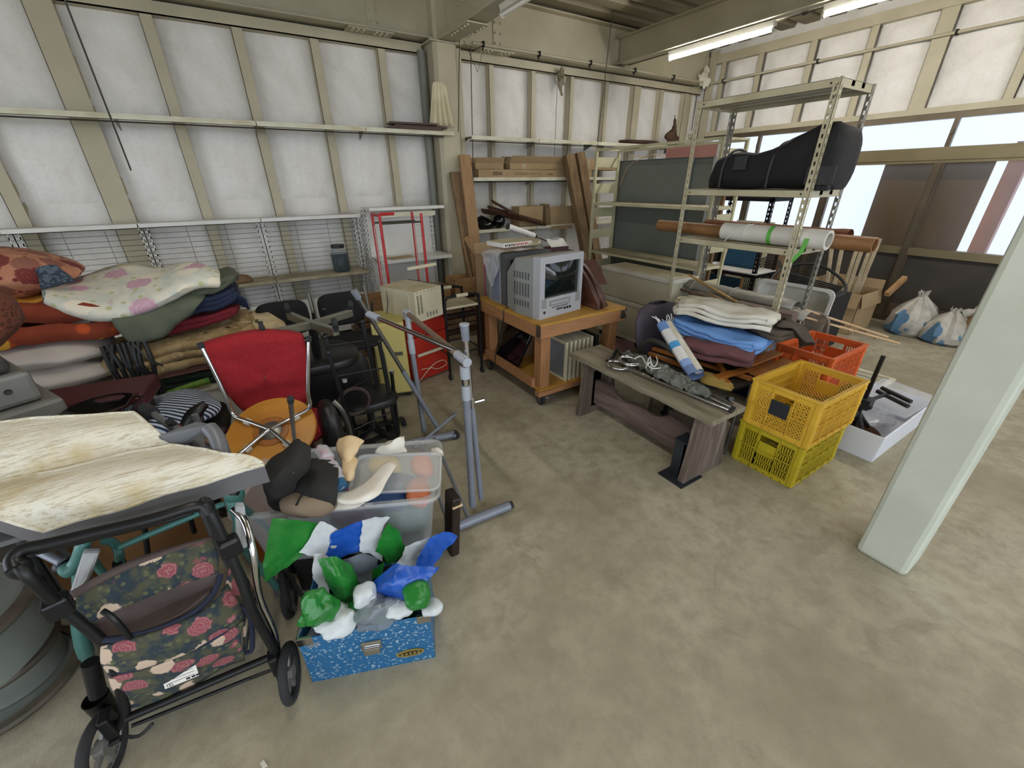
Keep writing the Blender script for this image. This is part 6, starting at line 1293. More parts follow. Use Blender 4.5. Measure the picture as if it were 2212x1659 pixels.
for k in range(4):
    a = R(20+90*k); tip = c0+V((.27*math.cos(a), .27*math.sin(a), .01)); l = MB().bar(c0, tip, .035, .045).build('base_leg', 'base_metal', t, world=True, bevel=.004)
    MB().cyl(tip+V((-.012, 0, .05)), tip+V((.012, 0, .05)), .03, n=16).bar(tip, tip+V((0, 0, .05)), .03, .015).build('caster', 'rubber', l, world=True)
MB().cyl((.24, 2.80, .60), (.235, 2.62, .89), .025, n=12).build('column', 'black_plastic', t, world=True)
MB().ball((.25, 2.86, .60), (.26, .24, .06), 28, 10, .7).build('seat', 'leather_black', t, smooth=True, world=True)
MB().ball((.36, 3.0, .32), (.24, .05, .26), 24, 12, .6).build('backrest', 'leather_black', t, smooth=True, world=True)
t = thing('dark_office_chair', 'worn dark office chair standing behind the black tube rack', 'chair', (.42, 2.75, 0))
MB().ball((.47, 2.62, .33), (.2, .17, .05), 24, 8, .7).build('seat', 'leather_black', t, smooth=True, world=True)
MB().tube([V((.36+.09*math.cos(a), 2.45, .42+.09*math.sin(a))) for a in [2*PI*i/16 for i in range(16)]], .012, 6, close=True).build('arm_loop', mat('arm_brownish', '3a2c28', .5), t, smooth=True, world=True)
MB().cyl((.47, 2.62, .09), (.47, 2.62, .3), .025).build('column', 'black_plastic', t, world=True)
for k in range(5):
    a = 2*PI*k/5+.1; e = V((.47+.24*math.cos(a), 2.66+.24*math.sin(a), .06)); MB().bar((.47, 2.66, .09), e, .035, .03).build('base_leg', 'black_plastic', t, world=True); MB().cyl(e+V((-.012, 0, -.032)), e+V((.012, 0, -.032)), .028, n=12).build('caster', 'rubber', t, world=True)
# tall black backrest standing on edge with metal strip
t = thing('loose_chair_back', 'loose black chair back standing on edge beside the stool', 'chair part', (.17, 2.25, 0))
MB().ball((.175, 2.22, .30), (.06, .13, .28), 20, 14, .7).build('pad', 'leather_black', t, smooth=True, world=True)
MB().tube([(.215, 2.22, .57), (.25, 2.2, .50), (.262, 2.19, .35), (.25, 2.18, .15), (.24, 2.18, .02)], .016, 8, sm=3).build('metal_strip', 'leg_metal', t, smooth=True, world=True)
MB().bb(.10, 2.15, .0, .42, 2.4, .16).build('black_base_box', 'black_plastic', t, world=True, bevel=.01)
# black tube rack
def pp(base, top, z0=0.0):
    a = G(*base, z0); return a, GD(top[0], top[1], math.hypot(a.x, a.y))
t = thing('black_tube_rack', 'black square tube rack with thin cross rods beside the red chair', 'rack', tuple(G(800, 940, 0)))
pA = pp((765, 985), (702, 727)); pB = pp((782, 992), (709, 762)); pC = pp((838, 932), (782, 696)); pD = pp((859, 945), (819, 738))
for a, c in (pA, pB, pC, pD):
    MB().bar(a, c, .022, .022).build('post', 'black_metal', t, world=True); MB().ball(c, .017, 10, 6).build('cap', 'black_plastic', t, smooth=True, world=True)
for (P1, P2, u1, u2) in ((pA, pC, .93, .85), (pB, pD, .8, .75), (pA, pC, .55, .55), (pB, pD, .3, .3), (pA, pC, .15, .12)):
    MB().cyl(P1[0].lerp(P1[1], u1), P2[0].lerp(P2[1], u2), .0055, n=6).build('cross_rod', 'black_metal', t, world=True)
for P1, P2 in ((pA, pB), (pC, pD)): MB().bar(P1[0]+V((0, 0, .05)), P2[0]+V((0, 0, .05)), .03, .02).build('base_bar', 'black_metal', t, world=True)
MB().bar(pA[0]+V((0, 0, .06)), pD[0]+V((0, 0, .06)), .03, .02).build('base_bar', 'black_metal', t, world=True)
for (bs, tp, lb, cap) in (((770, 940), (745, 825), 'dark tube with white cap and red tape band', 'white_enamel'), ((861, 938), (846, 806), 'scuffed black tube with silver cap right of the rack', 'chrome')):
    a, c = pp(bs, tp); t = thing('tube_post', lb, 'tube', tuple(a)); MB().cyl(a, c, .013, n=12).build('tube', 'black_metal', t, smooth=True, world=True); MB().cyl(c, c+V((0, 0, .02)), .016, n=12).build('cap', cap, t, smooth=True, world=True)
    if cap == 'white_enamel': MB().cyl(a.lerp(c, .80), a.lerp(c, .86), .0145, n=12).build('red_tape', 'print_red', t, smooth=True, world=True)
# red chair
t = thing('red_office_chair', 'red upholstered office chair standing behind the wooden stool', 'chair', (-.08, 2.55, 0))
oc = [V((-.275, 0, .925)), V((-.06, 0, .945)), V((.13, 0, .90)), V((.165, 0, .84)), V((.135, 0, .60)), V((.10, 0, .50)), V((.03, 0, .46)), V((-.12, 0, .45)), V((-.2, 0, .50)), V((-.255, 0, .62)), V((-.295, 0, .80)), V((-.30, 0, .89))]
oc = cat(oc, 4, True); ctr = V((-.07, 0, .70)); rows = []
for off, s in ((.04, .55), (.05, .9), (.035, 1.0), (0, 1.03), (-.035, 1.0), (-.055, .94), (-.065, .8), (-.068, .6), (-.06, .4), (-.058, .2), (-.058, .01)):
    rows.append([ctr+(p-ctr)*s+V((0, 2.52+off+.10*(.95-p.z)*-.6+.02*math.exp(-(((ctr+(p-ctr)*s).z-.84)/.02)**2)*(off < 0)*(s < .85)+.03*math.exp(-(((ctr+(p-ctr)*s).z-.60)/.035)**2)*(off < 0)*(s < .85), 0)) for p in oc])
MB().grid(rows, True).build('backrest', 'red_fabric', t, smooth=True, world=True, ang=180)
MB().ball((-.07, 2.36, .40), (.24, .22, .05), 26, 10, .7).build('seat', 'red_fabric', t, smooth=True, world=True); MB().cyl((-.07, 2.4, .08), (-.07, 2.4, .36), .03).build('column', 'black_plastic', t, world=True)
for k in range(5):
    a = 2*PI*k/5+.4; e = V((-.07+.22*math.cos(a), 2.38+.22*math.sin(a), .065)); MB().bar((-.07, 2.38, .10), e, .04, .03).build('base_leg', 'black_plastic', t, world=True); MB().cyl(e+V((-.012, 0, -.035)), e+V((.012, 0, -.035)), .03, n=12).build('caster', 'rubber', t, world=True)
# stools: the upturned one with legs in the air resting on an upright one
wood('stool_ply', 'a86a1f', 'c28733', '98601c', 0, 3, .45, 3, .0004)
cS = G(588, 934, .60); xa = (G(690, 924, .61)-G(485, 958, .60)).normalized(); ya = (G(600, 874, .665)-G(562, 1003, .515)); ya = (ya-xa*ya.dot(xa)).normalized(); za = xa.cross(ya)
MS = Matrix((xa, ya, za)).transposed().to_4x4(); MS.translation = cS
t = thing('round_stool', 'upturned round plywood stool with chrome legs in the air', 'stool', M=MS)
MB().lathe([(.001, -.012), (.185, -.012), (.195, -.006), (.197, 0), (.193, .008), (.185, .010), (.001, .010)], n=48).build('seat_disc', 'stool_ply', t, smooth=True)
MB().lathe([(.05, .010), (.075, .010), (.078, .016), (.07, .02), (.05, .018)], n=28).build('hub_ring', 'honey_wood', t, smooth=True); MB().lathe([(.001, .014), (.045, .014), (.05, .02), (.03, .03), (.001, .03)], n=24).build('hub_plate', 'steel_dull', t, smooth=True)
inv = MS.inverted()
tips = [(V((-.85, .55, 0)), GD(437, 752, 2.16)), (V((.88, .40, 0)), GD(667, 738, 2.02)), (V((.62, -.75, 0)), GD(628, 868, 1.66)), (V((-.75, -.68, 0)), None)]
for k, (d, tp) in enumerate(tips):
    d = d.normalized(); base = d*.18+V((0, 0, .035)); tl = inv @ tp if tp else base+V((-.04, -.05, .38))
    pts = [V((0, 0, .03)), d*.06+V((0, 0, .032)), d*.13+V((0, 0, .03)), base, base+(tl-base)*.08+d*.012, base.lerp(tl, .3), tl]
    MB().tube(pts, .0095, 10, sm=3).build('leg', 'chrome', t, smooth=True)
    MB().cyl(tl, tl+(tl-base).normalized()*.025, .0125, n=12).build('leg_cap', 'rubber', t, smooth=True); MB().box(d*.12+V((0, 0, .022)), (.03, .03, .02), math.atan2(d.y, d.x)).build('clip', 'cab_white', t, bevel=.003)
t = thing('round_stool', 'upright stool hidden beneath the upturned plywood stool', 'stool', (cS.x, cS.y, 0))
MB().cyl((cS.x, cS.y, .46), (cS.x, cS.y, .49), .16, n=30).build('seat_disc', 'leather_black', t, smooth=True, world=True)
for k in range(4): a = PI/4+k*PI/2; MB().tube([(cS.x+.1*math.cos(a), cS.y+.1*math.sin(a), .46), (cS.x+.17*math.cos(a), cS.y+.17*math.sin(a), .0)], .01, 8).build('leg', 'black_metal', t, world=True)
o = MB().box((-.20, 1.90, .28), (.30, .02, .56), Matrix.Rotation(.5, 4, 'Z') @ Matrix.Rotation(-.25, 4, 'X')).build('orange_board', mat('orange_wood', '8c4a1e', .5, 0, '7a3e18', 5), bevel=.004); tag(o, 'orange brown wooden board leaning behind the clear bin', 'board')

# ================================================================== GARMENT RACK
mat('rail_grey', '80858f', .4, .15, '747984', 6); mat('rail_light', 'a6abb5', .35, .1); wood('rail_wood', '6d574c', '86705f', '5d493f', 0, 5, .6, 5, .0004)
t = thing('garment_rack', 'grey tube garment rack with chrome and wood rails on floor feet', 'rack', tuple(G(1010, 1000, 0)))
A0, A1 = pp((1022, 1108), (1003, 778)); B0, B1 = pp((1040, 1092), (1003, 702)); C0, C1 = pp((918, 945), (878, 672))
MB().cyl(A0+V((0, 0, .05)), A0.lerp(A1, .80), .0185, n=16).build('near_post', 'rail_grey', t, smooth=True, world=True)
MB().cyl(A0.lerp(A1, .78), A0.lerp(A1, .86), .0215, n=16).build('collar', 'rail_light', t, smooth=True, world=True); MB().cyl(A0.lerp(A1, .86), A1, .0175, n=14).build('inner_tube', 'chrome', t, smooth=True, world=True)
MB().cyl(A1+V((0, 0, -.03)), A1+V((0, 0, -.09)), .024, n=16).build('tee_sleeve', 'rail_light', t, smooth=True, world=True)
MB().cyl(B0+V((0, 0, .05)), B0.lerp(B1, .60), .0150, n=14).build('second_post', 'rail_grey', t, smooth=True, world=True)
MB().cyl(B0.lerp(B1, .60), B0.lerp(B1, .97), .0125, n=14).build('chrome_tube', 'chrome', t, smooth=True, world=True); MB().cyl(B0.lerp(B1, .93), B1, .018, .021, n=16).build('end_cap', 'rail_grey', t, smooth=True, world=True); MB().cyl(B1, B1+V((0, 0, .006)), .023, n=16).build('cap_rim', 'rail_light', t, smooth=True, world=True)
k0 = B0.lerp(B1, .60); MB().cyl(k0, k0+V((0, 0, .05)), .018, n=12).build('clamp', 'chrome', t, smooth=True, world=True); MB().cyl(k0+V((0, 0, .025)), k0+V((.06, -.02, .035)), .009, n=8).build('clamp_knob', 'chrome', t, world=True)
MB().cyl(C0+V((0, 0, .05)), C0.lerp(C1, .72), .0165, n=14).build('far_post', 'rail_grey', t, smooth=True, world=True); MB().cyl(C0.lerp(C1, .70), C0.lerp(C1, .80), .021, n=14).build('collar', 'rail_light', t, smooth=True, world=True); MB().cyl(C0.lerp(C1, .78), C1, .0175, n=14).build('sleeve', 'rail_light', t, smooth=True, world=True)
w0 = A1+(C1-A1)*-.02; w1 = C1+V((0, 0, -.01)); MB().cyl(w0+(w1-w0)*.1, w1, .0155, n=16).build('wooden_rail', 'rail_wood', t, smooth=True, world=True)
MB().cyl(w0+(w1-w0)*-.02, w0+(w1-w0)*.11, .0215, n=18).build('rail_socket', 'rail_light', t, smooth=True, world=True); MB().cyl(w1+(w0-w1)*.05, w1+(w0-w1)*-.02, .021, n=18).build('rail_socket', 'rail_light', t, smooth=True, world=True)
S1 = G(775, 645, 1.09); S0 = G(948, 928, .05); MB().cyl(S0.lerp(S1, .48), S1, .0125, n=12).build('slanting_tube', 'steel_dull', t, smooth=True, world=True); MB().cyl(S0, S0.lerp(S1, .52), .0155, n=12).build('slanting_post', 'rail_grey', t, smooth=True, world=True)
MB().cyl(S1, S1+(S1-S0).normalized()*.05, .018, .02, n=14).build('end_cap', 'rail_grey', t, smooth=True, world=True)
e0 = S0.lerp(S1, .91); e1 = B0.lerp(B1, .86); MB().cyl(e0, e1, .0125, n=14).build('chrome_rail', 'chrome', t, smooth=True, world=True); MB().cyl(e0, e0.lerp(e1, .12), .0195, n=14).build('rail_socket', 'rail_light', t, smooth=True, world=True)
f0, f1 = G(965, 1146, .035), G(1100, 1092, .035)
MB().cyl(f0, f1, .026, n=16).build('near_foot', 'rail_grey', t, smooth=True, world=True); MB().cyl(f1, f1+(f1-f0).normalized()*.02, .02, n=10).build('foot_cap', 'rubber', t, world=True)
g0, g1 = G(880, 958, .035), G(983, 938, .035); MB().cyl(g0, g1, .026, n=16).build('far_foot', 'rail_grey', t, smooth=True, world=True); MB().cyl(g1+V((0, -.02, -.005)), g1+V((0, .02, -.005)), .03, n=14).build('foot_wheel', 'rubber', t, world=True)
for u in (.25, .55): MB().cyl(f0.lerp(f1, u-.2)+V((0, 0, .01)), g0.lerp(g1, u)+V((0, 0, .01)), .011, n=8).build('stretcher', 'rail_grey', t, smooth=True, world=True)
o = tag(MB().cyl(G(895, 968, .03), G(985, 893, .12), .011, n=10).build('loose_tube', 'rail_grey', smooth=True), 'short loose grey tube propped on the rack\'s far foot', 'tube')
# ================================================================== CREAM RECLINER PADS
m, N, L, P = newmat('cream_quilt'); co = coords(N, L)
c = ramp(N, L, ntex(N, L, co, 3.5, 5, .6, .4), [(.35, 'd9d2bd'), (.5, 'e0dccd'), (.68, 'c2b184')])
ln = ntex(N, L, coords(N, L, (1.2, 16, 16), (0, 0, .12)), 9, 3); c = mix(N, L, ramp(N, L, ln, [(.52, '000000'), (.62, 'bbbbbb')]), c, 'a39269')
c = mix(N, L, ramp(N, L, ntex(N, L, co, 26, 4), [(.66, '000000'), (.75, '999999')]), c, '8f8160')
L.new(c, P.inputs['Base Color']); P.inputs['Roughness'].default_value = .95
h = N.new('ShaderNodeMath'); h.operation = 'ADD'; L.new(ln, h.inputs[0]); L.new(ntex(N, L, co, 30, 3), h.inputs[1]); bump(N, L, P, h.outputs[0], .006, .9)
mat('side_vinyl', '6a6a6c', .7, 0, '5a5a5d', 5); mat('frame_grey', '6f7276', .45, .2, '5f6266', 6)
t = thing('reclining_chair', 'cream quilted reclining chair with grey edges lying over the walkers', 'chair', (-.55, 1.7, 0))
def pad(rows_px, th, name):
    rows = [[G(p[0], p[1], p[2]) for p in r] for r in rows_px]
    g = patch(rows, 6, .006, 9); top = MB().grid(g)
    rim = [r for r in g[0]]+[r[-1] for r in g[1:]]+[p for p in reversed(g[-1][:-1])]+[r[0] for r in reversed(g[1:-1])]
    low = [p-V((0, 0, th)) for p in rim]
    top.build(name, 'cream_quilt', t, smooth=True, world=True, ang=180)
    band = MB().grid([rim+[rim[0]], [p-V((0, 0, th*.5)) for p in rim+[rim[0]]], low+[low[0]]]); band.f.append([2*(len(rim)+1)+k for k in range(len(rim))]); band.build('side_band', 'side_vinyl', t, smooth=True, world=True, ang=50)
    MB().tube(rim, .006, 6, close=True).build('piping', 'cream_quilt', t, smooth=True, world=True)
pad([[(-140, 935, .95), (60, 905, .955), (170, 897, .95), (287, 889, .94)], [(-130, 975, .94), (60, 940, .945), (190, 925, .94), (318, 915, .93)], [(-110, 1020, .90), (90, 980, .91), (230, 950, .91), (345, 940, .905)], [(-90, 1068, .85), (110, 1022, .86), (250, 985, .865), (368, 962, .87)]], .05, 'back_pad')
pad([[(-90, 1060, .86), (110, 1020, .87), (250, 985, .875), (368, 960, .88)], [(-80, 1085, .885), (150, 1035, .90), (330, 1000, .90), (480, 978, .89)], [(-25, 1110, .87), (170, 1075, .88), (370, 1025, .88), (540, 988, .88)], [(95, 1146, .80), (240, 1103, .825), (410, 1052, .84), (570, 1002, .865)]], .068, 'seat_pad')
MB().bar((-.80, 1.60, .775), (-.30, 1.60, .785), .34, .015).build('seat_board', 'frame_grey', t, world=True)
MB().prism([G(345, 948, .90), G(425, 918, .92), G(458, 922, .92), G(392, 968, .86)], (0, 0, .012)).build('arm_plate', 'frame_grey', t, world=True)
MB().tube([G(452, 925, .92), G(468, 945, .90), G(482, 985, .86), G(490, 1000, .80)], .024, 12, sm=4).build('arm_rest', 'frame_grey', t, smooth=True, world=True)
MB().cyl(G(318, 884, .90), G(440, 972, .84), .013, n=10).build('strut', 'frame_grey', t, smooth=True, world=True); MB().cyl(G(313, 882, .90), G(330, 892, .90), .022, n=12).build('strut_end', 'rubber', t, smooth=True, world=True)
MB().prism([G(296, 905, .90), G(405, 985, .86), G(365, 965, .86)], (0, 0, -.03)).build('side_board', 'old_plank', t, world=True)
for x, y in ((-.32, 1.85), (-.86, 1.85), (-.34, 1.52)): MB().tube([(x, y, .84), (x-.02, y+.05, .4), (x, y+.08, .0)], .012, 8).build('leg', 'frame_grey', t, smooth=True, world=True)

# ================================================================== FRONT ROLLATOR
mat('roll_black', '17181a', .4, .3); mat('roll_fabric_trim', '1c2238', .8); mat('mesh_brown', '4d423f', .9, 0, '5d504d', 12); mat('grip_grey', 'a5a5a6', .5, 0, '8f8f90', 8); mat('wheel_hub', '9c9a97', .35, .5, '6b6a68', 10)
t = thing('rollator_walker', 'black rollator walker with rose patterned bag in the front left corner', 'walker', (-.47, 1.27, 0))
def wheel(par, c, r, w_, ax=V((1, 0, 0)), spokes=5):
    M = frame(c, ax) @ Matrix.Rotation(PI/2, 4, 'Y'); b = MB(M); k = []
    for i in range(12): a = 2*PI*i/12; k.append((r-.016+.016*math.cos(a), w_/2*math.sin(a)))
    b.lathe(k+[k[0]], n=36); wl = b.build('wheel', 'rubber', par, smooth=True, world=True, ang=80)
    b = MB(M); b.lathe([(r*.70, -.006), (r*.82, -.008), (r*.82, .008), (r*.70, .006), (r*.70, -.006)], n=32); b.lathe([(.001, -.016), (r*.25, -.014), (r*.25, .014), (.001, .016)], n=20)
    for s in range(spokes): a = 2*PI*s/spokes; b.bar(V((r*.2*math.cos(a), r*.2*math.sin(a), 0)), V((r*.75*math.cos(a), r*.75*math.sin(a), 0)), .018, .01)
    b.build('wheel_hub', 'wheel_hub', wl, smooth=True, world=True); return wl
WL = V((-.735, 1.215, .105)); WR = V((-.225, 1.145, .10))
wheel(t, WL, .105, .03, V((1, -.25, 0))); wheel(t, WR, .10, .03, V((1, -.25, 0)))
WLB = V((-.70, 1.62, .1)); WRB = V((-.20, 1.52, .09)); wheel(t, WLB, .095, .03); wheel(t, WRB, .09, .03)
U1 = [G(42, 1222, .81), G(63, 1246, .78), G(125, 1306, .66), G(195, 1362, .54), G(235, 1405, .45), G(258, 1480, .31), G(270, 1540, .18), WL+V((.03, .02, .02))]
U2 = [G(440, 1088, .83), G(462, 1120, .78), G(490, 1180, .68), G(520, 1250, .56), G(548, 1325, .42), G(590, 1400, .22), WR+V((-.03, .02, .03))]
for k, U in enumerate((U1, U2)): MB().tube(U, .0145, 10, sm=3).build('side_frame', 'roll_black', t, smooth=True, world=True)
HB = [G(32, 1230, .81), G(28, 1208, .825), G(52, 1187, .835), G(110, 1174, .835), G(200, 1152, .835), G(330, 1121, .835), G(405, 1098, .835), G(436, 1094, .825), G(448, 1112, .80)]
MB().tube(HB, .0165, 12, sm=4).build('push_handle', 'roll_black', t, smooth=True, world=True)
MB().tube([p+V((0, .03, -.035)) for p in HB[2:7]], .010, 8, sm=3).build('brake_bar', 'roll_black', t, smooth=True, world=True)
MB().ball(G(42, 1226, .80), (.026, .024, .034), 16, 10).build('left_hinge', 'roll_black', t, smooth=True, world=True); MB().ball(G(445, 1095, .81), (.022, .022, .035), 14, 8).build('right_hinge', 'roll_black', t, smooth=True, world=True)
for c in (G(125, 1310, .65), G(497, 1180, .68)): MB().box(c, (.055, .045, .06), .2).build('slide_joint', 'roll_black', t, world=True, bevel=.008)
MB().tube([G(505, 1100, .72), G(530, 1130, .70), G(548, 1200, .62), G(560, 1290, .45), G(590, 1360, .28), G(600, 1410, .16)], .011, 10, sm=4).build('chrome_leg', 'chrome', t, smooth=True, world=True)
MB().tube([G(222, 1320, .60), G(255, 1345, .56), G(320, 1430, .36)], .008, 8, sm=3).build('brace', 'roll_black', t, smooth=True, world=True)
for a, c, r in ((G(272, 1552, .16), G(600, 1412, .16), .0125), (G(285, 1568, .13), G(540, 1465, .11), .006)): MB().cyl(a, c, r, n=10).build('axle_bar', 'roll_black', t, smooth=True, world=True)
MB().tube([G(540, 1465, .11), G(580, 1450, .10), G(605, 1440, .12)], .006, 6, sm=2).build('brake_rod', 'roll_black', t, world=True)
MB().tube([G(262, 1590, .09), G(300, 1590, .05), G(330, 1562, .06)], .005, 6, sm=3).build('brake_lever', 'roll_black', t, world=True)
for Wc, s in ((WL, 1), (WR, -1)):
    MB().box(Wc+V((.03*s, .02, .06)), (.03, .05, .09)).build('fork', 'roll_black', t, world=True, bevel=.006); MB().cyl(Wc-V((.02, 0, 0)), Wc+V((.04*s, .0, 0)), .01, n=8).build('axle', 'roll_black', t, world=True)
# cup holder
MB().lathe([(.022, 0), (.03, .002), (.034, .10), (.031, .10), (.028, .005)], Matrix.Translation(G(212, 1515, .17)-V((0, 0, .08))), 24).build('cup_holder', 'roll_black', t, smooth=True, world=True); MB().cyl(G(195, 1430, .33), G(212, 1500, .2), .022, n=14).build('holder_tube', 'roll_black', t, smooth=True, world=True)
# bag
def ptz(r): return [G(p[0], p[1], p[2]) for p in r]
bk = [ptz([(158, 1290, .60), (240, 1240, .62), (330, 1205, .63), (460, 1165, .63)]), ptz([(165, 1320, .56), (250, 1278, .58), (345, 1240, .585), (472, 1205, .58)]), ptz([(192, 1348, .51), (270, 1308, .53), (360, 1272, .53), (475, 1235, .53)])]
MB().grid(patch(bk, 6, .004, 14)).build('bag_back_panel', 'floral_bag', t, smooth=True, world=True, solid=.012, ang=80)
MB().grid(patch([ptz([(150, 1282, .605), (240, 1232, .63), (330, 1195, .635), (458, 1158, .635)]), ptz([(162, 1292, .60), (245, 1245, .62), (335, 1208, .625), (462, 1168, .625)])], 6)).build('bag_top_trim', 'mesh_brown', t, smooth=True, world=True, solid=.014)
ms = [ptz([(192, 1348, .51), (270, 1308, .53), (360, 1272, .53), (475, 1235, .53)]), ptz([(205, 1362, .49), (290, 1340, .47), (380, 1300, .46), (470, 1262, .48)]), ptz([(225, 1375, .49), (300, 1365, .48), (390, 1330, .475), (450, 1280, .49)])]
MB().grid(patch(ms, 6, .003)).build('mesh_pocket', 'mesh_brown', t, smooth=True, world=True, solid=.006)
lip = ptz([(196, 1352, .51), (205, 1372, .50), (235, 1382, .495), (300, 1370, .48), (360, 1352, .475), (420, 1322, .475), (462, 1280, .49), (477, 1240, .52)])
MB().tube(lip, .009, 8, sm=5).build('pocket_binding', 'roll_fabric_trim', t, smooth=True, world=True)
ft = [ptz([(218, 1392, .49), (300, 1374, .485), (380, 1348, .48), (450, 1310, .48), (490, 1262, .48)]), ptz([(225, 1425, .43), (310, 1412, .425), (390, 1385, .42), (460, 1352, .42), (518, 1310, .42)]), ptz([(238, 1452, .37), (310, 1440, .365), (395, 1408, .36), (465, 1375, .36), (525, 1330, .37)])]
MB().grid(patch(ft, 6, .006, 14)).build('bag_flap', 'floral_bag', t, smooth=True, world=True, solid=.015, ang=80)
MB().tube(ft[2], .009, 8, sm=5).build('flap_binding', 'roll_fabric_trim', t, smooth=True, world=True); MB().tube([p+V((0, .0, -.02)) for p in ft[2]], .007, 8, sm=5).build('flap_binding', 'roll_fabric_trim', t, smooth=True, world=True)
fb = [ptz([(238, 1460, .365), (310, 1446, .36), (395, 1414, .355), (465, 1382, .355), (525, 1338, .36)]), ptz([(248, 1485, .31), (320, 1470, .30), (400, 1440, .295), (470, 1405, .29), (520, 1375, .29)]), ptz([(270, 1520, .21), (345, 1500, .19), (415, 1465, .19), (480, 1430, .19), (530, 1410, .19)]), ptz([(285, 1525, .18), (350, 1512, .16), (420, 1478, .16), (485, 1440, .16), (530, 1418, .16)])]
MB().grid(patch(fb, 6, .005, 14)).build('bag_front', 'floral_bag', t, smooth=True, world=True, solid=.015, ang=80)
MB().tube(fb[1], .006, 8, sm=5).build('seam_binding', 'roll_fabric_trim', t, smooth=True, world=True)
sd = [[ft[0][-1], G(500, 1200, .55)], [ft[2][-1], G(520, 1290, .48)+V((0, .15, 0))], [fb[2][-1], G(560, 1360, .2)+V((0, .15, 0))]]
MB().grid(sd).build('bag_side', 'floral_bag', t, smooth=True, world=True, solid=.008)
sd = [[ft[0][0], bk[2][0]], [ft[2][0], ft[2][0]+V((0, .2, 0))], [fb[2][0], fb[2][0]+V((0, .2, 0))]]
MB().grid(sd).build('bag_side', 'floral_bag', t, smooth=True, world=True, solid=.008)
MB().tube([ft[1][-1], G(540, 1330, .36), G(545, 1400, .20), fb[2][-1]], .008, 8, sm=3).build('side_strap', 'roll_fabric_trim', t, smooth=True, world=True)
lc = G(394, 1449, .262); lx = (G(430, 1427, .262)-G(358, 1455, .262)).normalized(); nn = V((0, -1, .35)); nn = (nn-lx*nn.dot(lx)).normalized(); ly = nn.cross(lx)
Ml = Matrix((lx, ly, nn)).transposed().to_4x4(); Ml.translation = lc+nn*.022
o = MB(Ml).bb(-.044, -.024, -.002, .044, .026, 0).build('name_label', 'white_enamel', t, world=True)
for (dy, w_) in ((.008, .07), (-.002, .075), (-.012, .07)): MB(Ml).bb(-w_/2, dy, 0, w_/2, dy+.0012, .0006).build('printed_rule', 'print_brown', o, world=True)
text(t, 'TEL', Ml @ Matrix.Translation((-.03, -.018, .0)), .013, 'print_black', .0004)
for (px_, py_) in ((-.034, .018), (.012, -.021), (.026, -.021), (.038, -.021)): MB(Ml).bb(px_, py_, 0, px_+.01, py_+.006, .0007).build('printed_mark', 'print_black', o, world=True)
# grips
MB().prism([G(508, 1095, .74), G(530, 1095, .74), G(537, 1185, .62), G(512, 1190, .62)], V((0, .02, .01))).build('right_grip', 'grip_grey', t, world=True, bevel=.008)
# second rollator, teal
mat('teal_paint', '4f827b', .4, .1, '44736d', 5)
t = thing('teal_walker', 'second walker with teal frame standing behind the rose bag one', 'walker', (-.5, 1.55, 0))
MB().cyl(G(258, 1182, .62), G(432, 1108, .64), .0105, n=10).build('cross_bar', 'teal_paint', t, smooth=True, world=True); MB().cyl(G(435, 1106, .64), G(485, 1088, .64), .0105, n=10).build('cross_bar', 'teal_paint', t, smooth=True, world=True)
MB().tube([G(490, 1050, .72), G(505, 1080, .68), G(515, 1120, .60), G(525, 1180, .45), G(600, 1270, .15)], [.024, .026, .018, .014, .014], 12, sm=4).build('right_frame', 'teal_paint', t, smooth=True, world=True)
MB().ball(G(505, 1068, .70), (.032, .03, .04), 16, 10).build('right_joint', 'teal_paint', t, smooth=True, world=True); MB().cyl(G(503, 1068, .74), G(507, 1052, .76), .018, n=12).build('joint_cap', 'roll_black', t, smooth=True, world=True)
MB().tube([G(222, 1168, .62), G(245, 1172, .61), G(257, 1192, .59), G(258, 1218, .55)], .013, 10, sm=4).build('centre_arch', 'teal_paint', t, smooth=True, world=True); MB().cyl(G(248, 1222, .55), G(268, 1216, .55), .018, n=10).build('arch_foot', 'roll_black', t, smooth=True, world=True)
MB().tube([G(188, 1140, .70), G(180, 1175, .66), G(165, 1215, .60), G(140, 1235, .58)], [.016, .019, .019, .024], 12, sm=4).build('left_frame', 'teal_paint', t, smooth=True, world=True)
MB().tube([G(165, 1215, .60), G(170, 1350, .35), G(182, 1400, .25), G(195, 1430, .12)], [.012, .02, .022, .018], 10, sm=4).build('left_leg', 'teal_paint', t, smooth=True, world=True)
MB().cyl(G(85, 1190, .62), G(135, 1215, .60), .014, n=10).build('tube', 'rail_grey', t, smooth=True, world=True); MB().ball(G(140, 1222, .58), (.03, .025, .025), 12, 8).build('left_joint', 'roll_black', t, smooth=True, world=True)
MB().prism([G(178, 1195, .66), G(215, 1195, .66), G(195, 1250, .58), G(160, 1288, .54), G(148, 1288, .54)], V((0, .03, .0))).build('left_grip', 'grip_grey', t, world=True, bevel=.008)
for c, r in ((V((-.71, 1.78, .09)), .09), (V((-.15, 1.72, .085)), .085), (G(625, 1290, .07), .085)): wheel(t, c, r, .028, V((1, -.3, 0)))
for p, q in ((G(600, 1250, .16), G(640, 1320, .06)), (G(612, 1225, .18), G(655, 1290, .08)), (G(580, 1210, .22), G(600, 1290, .08))): MB().bar(p, q, .014, .01).build('brake_arm', 'roll_black', t, world=True)
MB().tube([V((-.71, 1.78, .1)), V((-.68, 1.6, .35)), G(180, 1180, .64)], .012, 8, sm=2).build('rear_leg', 'teal_paint', t, smooth=True, world=True); MB().tube([V((-.15, 1.72, .09)), V((-.2, 1.6, .4)), G(500, 1075, .69)], .012, 8, sm=2).build('rear_leg', 'teal_paint', t, smooth=True, world=True)
